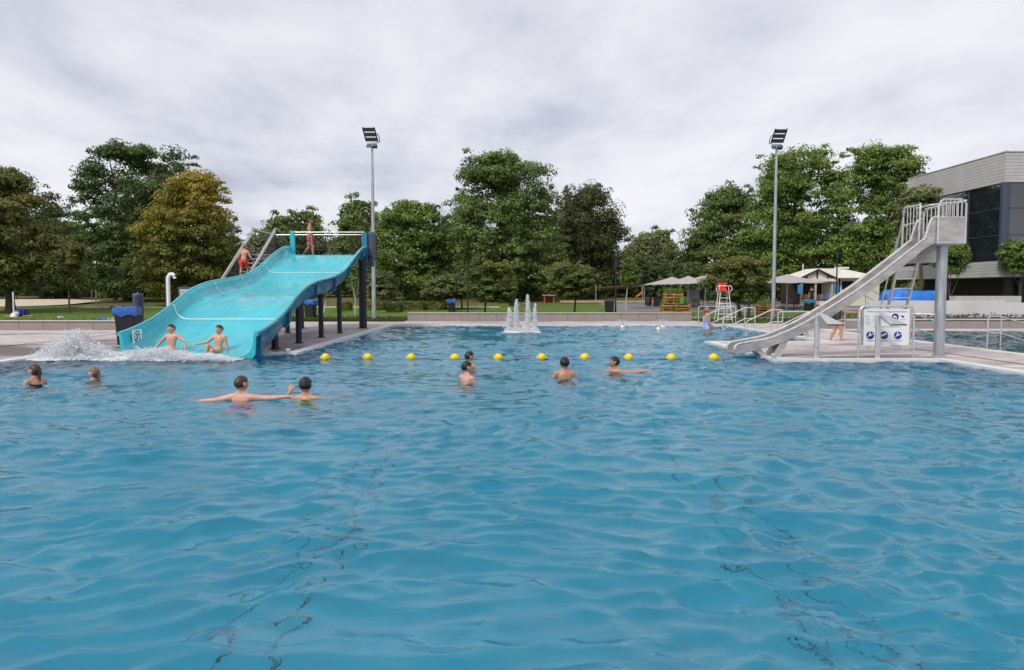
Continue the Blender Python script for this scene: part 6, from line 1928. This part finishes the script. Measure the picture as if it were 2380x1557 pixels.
# --- on the wave slide
person('boy with spread arms and wet brown hair, splashing at the foot of the wave slide', (-8.66,18.75,0.16), R(172), 1.46, 'pink', 'brown', 'maroon', ('shorts',0.5),
       spine=(0.02,-0.12,1), head=(0.02,0.08,1), look=R(-22), arms=dict(R=((0.62,0.10,-0.62),(0.40,0.42,-0.66)), L=((-0.78,0.05,-0.52),(-0.22,0.25,-0.86))),
       legs=dict(R=((0.12,1,0.10),(0.05,0.95,-0.30),(0,0.4,0.9)), L=((-0.12,1,0.10),(-0.05,0.95,-0.3),(0,0.4,0.9))), vox=0.0085, headk=1.12)
person('laughing boy in bright green trunks, knees up, at the foot of the wave slide', (-7.52,18.85,0.14), R(168), 1.46, 'fair', 'brown', 'green', ('shorts',0.42),
       spine=(-0.05,-0.16,1), head=(-0.02,0.12,1), look=R(-18), arms=dict(R=((0.60,0.30,-0.55),(0.72,0.55,-0.10)), L=((-0.20,-0.05,-0.95),(-0.06,0.12,-0.98))),
       legs=dict(R=((0.10,0.72,0.62),(0.06,0.22,-0.97),(0.1,0.9,-0.2)), L=((0.06,0.86,0.30),(0.06,0.10,-0.97),(0,0.9,-0.2))), vox=0.0085, headk=1.12)
person('boy in red trunks climbing the slide stairs, back to the camera', (-10.36,28.65,2.86), R(-8), 1.34, 'warm', 'light', 'red', ('shorts',0.62),
       spine=(0.03,0.20,1), head=(0.02,0.2,1), arms=dict(R=((0.45,0.05,-0.9),(0.25,0.55,-0.75)), L=((-0.42,-0.05,-0.9),(-0.22,0.55,-0.75))),
       legs=dict(R=((0.1,0.55,-0.8),(0.02,-0.12,-0.98)), L=((-0.08,-0.05,-1),(-0.02,-0.15,-1))), vox=0.0095, headk=1.12)
person('boy in patterned red trunks walking on the slide platform', (-8.98,33.0,3.22+0.86), R(-68), 1.76, 'tan', 'black', 'pattern', ('shorts',0.78),
       spine=(0,0.03,1), head=(0.0,0.10,1), look=R(-10), arms=dict(R=((0.16,-0.10,-1),(0.10,0.28,-0.95)), L=((-0.18,0.28,-0.95),(-0.10,0.55,-0.82))),
       legs=dict(R=((0.03,0.30,-0.95),(0,0.04,-1)), L=((-0.03,-0.05,-1),(0,-0.62,-0.78),(0,0.7,-0.7))), vox=0.010, headk=1.05)
# --- swimmers
def watch(t, ends):
    wr, fa, sd_ = ends['R']
    m = MB(); m.tube([wr-fa*0.035, wr-fa*0.012], 0.031, 12); m.build('wristband', M_['black'], t, local=True, smooth=True)
person('girl with wet brown ponytail in profile, swimming at the far left', (-8.62,13.35,-0.36), R(68), 1.55, 'warm', 'brown', 'dark', ('suit',0.75), spine=(0,0.10,1), head=(0,0.05,1), look=R(10),
       arms=dict(R=((0.5,0.5,-0.7),(0.2,0.8,-0.3)), L=((-0.5,0.4,-0.75),(-0.2,0.8,-0.3))), legs=dict(R=((0.1,-0.1,-1),(0,-0.4,-1)), L=((-0.1,0.2,-1),(0,-0.3,-1))), longhair='wet', vox=0.009, female=True)
person('girl with light brown hair, only her head above water, left of the wave slide', (-8.0,14.1,-0.47), R(62), 1.5, 'fair', 'light', 'dark', ('suit',0.75), spine=(0,0.02,1), head=(0,0.02,1), look=R(20),
       arms=dict(R=((0.7,0.5,-0.6),(0.2,0.9,-0.1)), L=((-0.7,0.3,-0.6),(-0.5,0.6,-0.1))), legs=dict(R=((0.1,-0.1,-1),(0,-0.4,-1)), L=((-0.1,0.2,-1),(0,-0.3,-1))), longhair='wet', vox=0.0095, female=True)
person('pink-skinned boy in blue trunks with arms stretched out, back to the camera', (-4.17,11.35,-0.37), R(-8), 1.62, 'pink', 'brown', 'blue', ('shorts',0.55), spine=(0,-0.06,1), head=(0.03,0.06,1), look=R(-28),
       arms=dict(R=((0.98,0.15,-0.04),(0.98,0.12,0.10)), L=((-0.97,-0.10,-0.20),(-0.99,-0.12,-0.04))), legs=dict(R=((0.12,0.3,-1),(0,-0.3,-1)), L=((-0.2,0.1,-1),(-0.3,-0.3,-1))), vox=0.0085)
person('black-haired boy in green trunks with one bent arm raised, back to the camera', (-3.27,11.6,-0.42), R(-6), 1.56, 'warm', 'black', 'green', ('shorts',0.55), spine=(0.0,0.05,1), head=(0.0,0.05,1), look=R(5),
       arms=dict(R=((0.85,0.35,-0.15),(0.75,0.60,0.20)), L=((-0.86,0.10,-0.45),(0.35,0.35,0.86))), legs=dict(R=((0.12,0.3,-1),(0,-0.3,-1)), L=((-0.12,0.1,-1),(-0.1,-0.3,-1))), vox=0.0085, headk=1.22)
person('dark-haired boy reaching one arm to the right at the float line', (-0.98,16.2,-0.36), R(-52), 1.55, 'warm', 'black', 'dark', ('shorts',0.55), spine=(0,0.10,1), head=(0.0,0.06,1), look=R(-14),
       arms=dict(R=((0.4,0.75,-0.5),(0.30,0.92,-0.12)), L=((-0.5,0.5,-0.6),(-0.2,0.9,-0.3))), legs=dict(R=((0.12,0.3,-1),(0,-0.3,-1)), L=((-0.12,0.1,-1),(-0.1,-0.3,-1))), vox=0.0095)
person('pale dark-haired boy with bare shoulders, in front of the reaching boy', (-0.86,13.75,-0.33), R(-48), 1.52, 'fair', 'black', 'dark', ('shorts',0.55), spine=(0.02,0.02,1), head=(0.0,0.06,1), look=R(-20),
       arms=dict(R=((0.25,0.35,-0.9),(0.10,0.8,-0.5)), L=((-0.35,0.3,-0.9),(-0.1,0.8,-0.5))), legs=dict(R=((0.12,0.3,-1),(0,-0.3,-1)), L=((-0.12,0.1,-1),(-0.1,-0.3,-1))), vox=0.009)
person('tanned boy standing with broad bare back to the camera in mid pool', (1.03,14.35,-0.34), R(4), 1.60, 'tan', 'black', 'maroon', ('shorts',0.55), spine=(0,0.02,1), head=(0.0,0.04,1), look=R(-12),
       arms=dict(R=((0.45,0.12,-0.88),(0.2,0.5,-0.8)), L=((-0.45,0.12,-0.88),(-0.2,0.5,-0.8))), legs=dict(R=((0.12,0.1,-1),(0,-0.2,-1)), L=((-0.12,0.1,-1),(-0.0,-0.2,-1))), vox=0.009)
person('dark-haired boy with a wristband and both arms spread on the water', (2.14,15.45,-0.42), R(148), 1.58, 'tan', 'black', 'maroon', ('shorts',0.55), spine=(0,-0.06,1), head=(0.0,0.04,1), look=R(-58),
       arms=dict(R=((0.93,-0.32,-0.16),(0.95,-0.22,-0.02)), L=((-0.92,-0.30,0.02),(-0.95,-0.12,0.16))), legs=dict(R=((0.12,0.3,-1),(0,-0.3,-1)), L=((-0.12,0.1,-1),(-0.1,-0.3,-1))), vox=0.009, extras=watch)
# --- around the far pool
person('woman in a light blue swimsuit wading thigh-deep near the handrails', (7.62,28.9,0.27), R(-84), 1.70, 'warm', 'blond', 'lightblue', ('suit',0.86), spine=(0,-0.02,1), head=(0,0.12,1),
       arms=dict(R=((0.12,0.12,-0.98),(0.02,0.72,-0.68)), L=((-0.15,0.15,-0.98),(0.0,0.72,-0.68))), legs=dict(R=((0.05,0.12,-1),(0,-0.1,-1)), L=((-0.05,-0.05,-1),(0,-0.1,-1))), longhair='pony', vox=0.010, female=True, headk=1.0)
person('woman in a black swimsuit walking on the deck behind the steel chute', (10.72,24.4,DZ+0.80), R(-88), 1.66, 'warm', 'brown', 'black', ('suit',0.86), spine=(0,0.26,1), head=(0,0.25,1),
       arms=dict(R=((0.12,0.25,-0.95),(0.05,0.98,-0.02)), L=((-0.12,0.0,-1),(0.0,0.7,-0.7))), legs=dict(R=((0.05,0.32,-0.95),(0,0.02,-1)), L=((-0.05,0.02,-1),(0,-0.42,-0.9),(0,0.95,-0.3))), longhair='wet', vox=0.010, female=True, headk=1.0)
person('dark-haired bather sitting on the deck edge, half hidden behind the steel chute', (10.62,27.4,DZ+0.11), R(-60), 1.6, 'tan', 'black', 'dark', ('shorts',0.5), spine=(0,0.22,1), head=(0,0.25,1),
       arms=dict(R=((0.25,0.5,-0.8),(0,0.9,0.1)), L=((-0.25,0.5,-0.8),(0,0.9,0.1))), legs=dict(R=((0.08,0.8,0.6),(0,0.35,-0.95)), L=((-0.08,0.8,0.6),(0,0.35,-0.95))), vox=0.012, headk=1.0)
# --- far away by the kiosk and on the lawn
q = at(1780, 700, 55.5); person('person in a white shirt among the tables left of the kiosk', (q.x,55.5,gz(55.5)+0.86), R(150), 1.7, 'warm', 'light', M_['shirt_white'], ('dress',0.97), vox=0.016, headk=1.0)
q = at(1886, 700, 59.0); person('person in dark clothes standing at the kiosk counter', (q.x,59.0,gz(59)+0.86), R(10), 1.72, 'warm', 'black', M_['shirt_dark'], ('dress',0.97), vox=0.016, headk=1.0)
q = at(265, 710, 56.0); person('sunbather lying flat on the far left lawn', (q.x,56.0,gz(56)+0.13), R(0), 1.7, 'warm', 'black', 'dark', ('shorts',0.6), spine=(1,0.1,0.04), head=(1,0.1,0.12),
       arms=dict(R=((0.4,-0.9,-0.1),(0.8,-0.5,0)), L=((0.3,0.9,-0.1),(0.8,0.5,0))), legs=dict(R=((-1,0.1,-0.03),(-1,0,-0.02),(-0.3,0.1,0.9)), L=((-1,0.2,-0.03),(-1,0.1,-0.02),(-0.3,0.1,0.9))), vox=0.016, headk=1.0)

# ------------------------------------------------------------------ moving water : fountain, bubblers, splash
def foam_mat(name, col, tw=0.35, rough=0.35):
    m, nt, b = newmat(name)
    a = nd(nt, 'ShaderNodeTexNoise', {'Vector': coord(nt, 'Object'), 'Scale': 14.0, 'Detail': 5.0})
    c = ramp(nt, a.outputs[0], [(0.3, tuple(x*0.86 for x in col)), (0.7, col)])
    nt.links.new(c, b.inputs['Base Color']); b.inputs['Roughness'].default_value = rough
    tr = nd(nt, 'ShaderNodeBsdfTranslucent', {'Color': c})
    mx = nd(nt, 'ShaderNodeMixShader', {0: tw, 1: b.outputs[0], 2: tr.outputs[0]})
    nt.links.new(mx.outputs[0], nt.nodes['Material Output'].inputs[0])
    return m
M_['foam'] = foam_mat('white_water', (0.95, 0.96, 0.97), 0.15, 0.6)
def clear_mat():
    m, nt, b = newmat('clear_splash_water')
    a = nd(nt, 'ShaderNodeTexNoise', {'Vector': coord(nt, 'Object'), 'Scale': 9.0, 'Detail': 3.0})
    nt.links.new(ramp(nt, a.outputs[0], [(0.3, (0.86,0.91,0.94)), (0.7, (0.97,0.98,0.99))]), b.inputs['Base Color'])
    b.inputs['Roughness'].default_value = 0.05; b.inputs['IOR'].default_value = 1.333
    b.inputs['Transmission Weight'].default_value = 0.75
    return m
M_['clear'] = clear_mat()
OCT = np.array([(1,0,0),(-1,0,0),(0,1,0),(0,-1,0),(0,0,1),(0,0,-1)], float)
OCF = np.array([(0,2,4),(2,1,4),(1,3,4),(3,0,4),(2,0,5),(1,2,5),(3,1,5),(0,3,5)])
def drops(P, D, r, L):
    """stretched drops: centre P, direction D, radius r, half length L"""
    n = len(P)
    D = D/np.linalg.norm(D, axis=1, keepdims=True)
    a = np.cross(D, rng.normal(size=(n,3))); a /= np.linalg.norm(a, axis=1, keepdims=True); b = np.cross(D, a)
    V = P[:,None,:] + OCT[None,:,0:1]*a[:,None,:]*r[:,None,None] + OCT[None,:,1:2]*b[:,None,:]*r[:,None,None] + OCT[None,:,2:3]*D[:,None,:]*L[:,None,None]
    F_ = OCF[None]+6*np.arange(n)[:,None,None]
    return V.reshape(-1,3), F_.reshape(-1,3)
FX, FYY = 0.38, 30.3
ft = thing('fountain', 'fountain of four white foaming jets rising from the far pool', 'fountain', (FX, FYY, 0))
for (dx, dy, top, w) in ((-0.47,0.05,0.98,0.15),(-0.20,-0.05,1.32,0.125),(0.27,0.0,1.52,0.12),(0.56,0.08,1.16,0.09)):
    n = 2800
    f = rng.random(n)**0.85
    rad = w*(0.55+0.75*(1-f)**0.7)*np.abs(rng.normal(size=n))*0.62
    core = rng.random(n) < 0.6
    rad = np.where(core, w*0.5*np.sqrt(rng.random(n))*(1.0-0.25*f), rad)
    an = rng.random(n)*6.283
    P = np.stack([FX+dx+rad*np.cos(an)+0.02*np.sin(f*9+dx*9), FYY+dy+rad*np.sin(an), top*f*np.where(core, 1.0, 0.55+0.45*rng.random(n))], 1)
    D = np.stack([rng.normal(size=n)*0.18, rng.normal(size=n)*0.18, np.ones(n)], 1)
    V, F_ = drops(P, D, (0.005+0.012*rng.random(n))*(1.25-0.5*f), 0.012+0.028*rng.random(n))
    o = mesh_np('jet', V, F_, M_['foam'], ft, smooth=True)
    m = MB(); pts, rs = [], []
    for k in range(14):
        g = k/13
        pts.append((FX+dx+0.018*math.sin(g*11+dx*20), FYY+dy+0.015*math.cos(g*9), top*0.96*g)); rs.append(w*(0.36-0.20*g)*(1+0.3*math.sin(k*2.3+dx*30))+0.006)
    m.tube(pts, rs, 9); m.build('jet_core', M_['foam'], ft, smooth=True)
n = 1700
an = rng.random(n)*6.283; rr_ = np.sqrt(rng.random(n))
P = np.stack([FX+0.03+0.72*rr_*np.cos(an), FYY+0.55*rr_*np.sin(an), 0.02+0.34*rng.random(n)**2.2*(1-rr_*0.7)], 1)
V, F_ = drops(P, rng.normal(size=(n,3))+np.array([0,0,1.2]), 0.008+0.016*rng.random(n), 0.012+0.035*rng.random(n))
mesh_np('spray', V, F_, M_['foam'], ft, smooth=True)
def foam_patch(name, cx, cy, rx, ry, h, parent, mat, seed=0, n=46, k=12):
    m = MB(); vs, fs = [], []
    for j in range(k+1):
        for i in range(n):
            a = 2*math.pi*i/n; t = j/k
            edge = 1+0.16*noise.noise((math.cos(a)*2.5+seed, math.sin(a)*2.5, seed))+0.10*noise.noise((math.cos(a)*7, math.sin(a)*7+seed, 3))
            x, y = cx+rx*math.cos(a)*t*edge, cy+ry*math.sin(a)*t*edge
            z = h*(1-t**2)*(0.7+0.6*noise.noise((x*5, y*5, seed)))+0.04*noise.noise((x*11, y*11, seed+2))*(1-t)-0.05*max(0, t-0.85)/0.15
            vs.append((x, y, z+0.02))
    for j in range(k):
        for i in range(n):
            q_ = (i+1) % n
            fs.append((j*n+i, j*n+q_, (j+1)*n+q_, (j+1)*n+i))
    m.add(vs, fs)
    return m.build(name, mat, parent, smooth=True, sharp=80)
foam_patch('foam_ring', FX+0.03, FYY, 0.84, 0.62, 0.05, ft, M_['foam'], 2)
def bubbler(px, py, label):
    p = gnd(px, py, 0.0)
    t = thing('water_dome', label, 'water feature', (p.x, p.y, 0), group='steel water domes')
    m = MB(); m.lathe([(0.125,-0.3),(0.125,0.10),(0.118,0.16),(0.09,0.21),(0.05,0.235),(0.0,0.24)], (p.x,p.y,0), 20); m.build('dome', M_['steel'], t, smooth=True)
    Vs, Fs, off = [], [], 0
    Pl, Dl = [], []
    for k in range(11):
        a = 2*math.pi*k/11+0.2; v = 0.30+0.16*((k*7) % 5)/5
        for i in range(26):
            s_ = i/25
            r_ = v*s_*1.15; z = 0.23+0.75*s_*0.9*v/0.4-0.92*s_*s_*v/0.4
            z = 0.22+(0.26*math.sin(math.pi*min(1, s_*0.92+0.06)))*(v/0.38)-0.12*s_
            Pl.append((p.x+r_*math.cos(a)+rng.normal()*0.006, p.y+r_*math.sin(a)*0.9, z+rng.normal()*0.006)); Dl.append((math.cos(a), math.sin(a), 1.2-2.4*s_))
    Pl, Dl = np.array(Pl), np.array(Dl)
    V, F_ = drops(Pl, Dl, 0.005+0.004*rng.random(len(Pl)), 0.014+0.014*rng.random(len(Pl)))
    mesh_np('water_arcs', V, F_, M_['foam'], t, smooth=True, kind='stuff')
bubbler(1447, 767.0, 'steel water dome with arching jets, the lone one beside the fountain')
bubbler(1530.4, 772.5, 'steel water dome with arching jets, the nearer one of the pair')
bubbler(1541, 767.0, 'steel water dome with arching jets, the farther one of the pair')

# splash at the foot of the wave slide
sp_ = thing('water_splash', 'white water splash thrown up at the foot of the wave slide', 'splash', (-9.6, 18.2, 0))
sp_['kind'] = 'stuff'
ex = np.array([-12.0,-11.6,-11.2,-10.9,-10.6,-10.2,-9.8,-9.4,-9.0,-8.6,-8.2,-7.8,-7.4,-7.0,-6.7]); ez = np.array([0.05,0.22,0.50,0.74,0.62,0.36,0.20,0.24,0.30,0.34,0.28,0.15,0.18,0.10,0.03])
n = 17000
X = rng.choice(ex[:-1], n, p=(ez[:-1]+0.12)/(ez[:-1]+0.12).sum())+0.4*rng.random(n)
hz_ = np.interp(X, ex, ez)
ez = ez*0.9
hz_ = hz_*0.9
nz_ = np.array([noise.noise((x*2.6, 1.3, 0)) for x in X])
hz_ = hz_*(1+0.45*nz_)
U = rng.random(n)**0.8
P = np.stack([X, 18.15+rng.normal(size=n)*0.20-0.25*(X > -9.3), 0.01+hz_*U], 1)
cl = np.array([noise.noise((p[0]*4.5, p[1]*4.5, p[2]*5.5)) for p in P])
keep = (cl > -0.06) | (P[:,2] < 0.10)
P, U = P[keep], U[keep]; n = len(P)
D = np.stack([(P[:,0]+9.4)*0.5+rng.normal(size=n)*0.6, rng.normal(size=n)*0.5, 0.6+rng.normal(size=n)*0.6], 1)
V, F_ = drops(P, D, (0.004+0.015*rng.random(n)**2.4)*(1.15-0.5*U), 0.010+0.04*rng.random(n)**2)
mesh_np('spray', V, F_, M_['foam'], sp_, smooth=True, kind='stuff')
# translucent sheets and strands inside the spray
Pl, m = [], MB()
for k in range(70):
    x0 = rng.uniform(-11.6, -8.0); h0 = float(np.interp(x0, ex, ez))
    a = rng.uniform(0.3, 2.8); L = rng.uniform(0.18, 0.5)
    y0 = 18.15+rng.normal()*0.18
    p0 = Vector((x0, y0, max(0.05, h0*rng.uniform(0.3, 0.95))))
    pts = [p0+Vector((L*(i/5-0.5)*math.cos(a)*1.3, 0.05*math.sin(i+k), L*(i/5-0.5)*math.sin(a)*0.5+0.05*math.sin(i*1.3+k))) for i in range(6)]
    m.tube(pts, [0.004, 0.014, 0.024, 0.020, 0.012, 0.003], 7)
m.build('strands', M_['clear'], sp_, smooth=True)
for (cx, cy, rx, ry, h, s_) in ((-10.75,18.15,0.95,0.30,0.22,1),(-9.4,18.0,0.9,0.34,0.20,2),(-8.5,17.98,0.75,0.32,0.20,3),(-7.5,18.08,0.72,0.22,0.10,4),(-11.3,17.95,0.5,0.22,0.10,5)):
    # knobbly churned foam
    k = 2700
    a = rng.random(k)*6.283; r_ = np.sqrt(rng.random(k))
    X, Y_ = cx+rx*r_*np.cos(a), cy+ry*r_*np.sin(a)
    hh_ = h*(1-r_**2)*(0.55+0.45*np.array([noise.noise((x*5, y*5, s_)) for x, y in zip(X, Y_)]))
    P = np.stack([X, Y_, np.maximum(0.0, hh_)+0.01], 1)
    V, F_ = drops(P, rng.normal(size=(k,3))*np.array([1,1,0.6]), 0.009+0.016*rng.random(k), 0.015+0.035*rng.random(k))
    mesh_np('churned_foam', V, F_, M_['foam'], sp_, smooth=True, kind='stuff')

# fine mist hanging in the spray
def mist_mat(name, dens):
    m = bpy.data.materials.new(name); m.use_nodes = True
    nt = m.node_tree
    for n_ in list(nt.nodes): nt.nodes.remove(n_)
    out = nt.nodes.new('ShaderNodeOutputMaterial')
    pv = nt.nodes.new('ShaderNodeVolumePrincipled')
    pv.inputs['Color'].default_value = (0.97, 0.98, 1, 1)
    pv.inputs['Anisotropy'].default_value = 0.0
    nz = nd(nt, 'ShaderNodeTexNoise', {'Vector': coord(nt, 'Object'), 'Scale': 5.5, 'Detail': 4.0, 'Roughness': 0.65})
    mr = nd(nt, 'ShaderNodeMapRange', {'Value': nz.outputs[0], 'From Min': 0.42, 'From Max': 0.68, 'To Min': 0.0, 'To Max': dens})
    nt.links.new(mr.outputs[0], pv.inputs['Density'])
    nt.links.new(pv.outputs[0], out.inputs['Volume'])
    return m
scene.cycles.volume_bounces = 3
scene.cycles.volume_step_rate = 1.0
M_['mist'] = mist_mat('fine_spray_mist', 16.0)
M_['jet_mist'] = mist_mat('fountain_mist', 42.0)
m = MB(); vs, fs = [], []
gx = np.linspace(-11.7, -7.0, 48); ny = 10
for x in gx:
    hh_ = float(np.interp(x, ex, ez))*0.85+0.03
    for j in range(ny):
        a = math.pi*j/(ny-1)
        vs.append((x, 18.12-0.30*math.cos(a)*(0.6+0.4*math.sin(x*3)**2), 0.012+hh_*math.sin(a)))
for i in range(len(gx)-1):
    for j in range(ny):
        q = (j+1) % ny
        fs.append((i*ny+j, i*ny+q, (i+1)*ny+q, (i+1)*ny+j))
fs += [tuple(range(ny)), tuple((len(gx)-1)*ny+j for j in range(ny))]
m.add(vs, fs); tag(m.build('mist', M_['mist'], sp_), kind='stuff')
for (dx, dy, top, w) in ((-0.47,0.05,0.98,0.15),(-0.20,-0.05,1.32,0.125),(0.27,0.0,1.52,0.12),(0.56,0.08,1.16,0.09)):
    m = MB(); m.lathe([(w*0.95,0.03),(w*0.85,top*0.4),(w*0.66,top*0.85),(w*0.4,top*0.99)], (FX+dx,FYY+dy,0), 12)
    tag(m.build('mist', M_['jet_mist'], ft), kind='stuff')
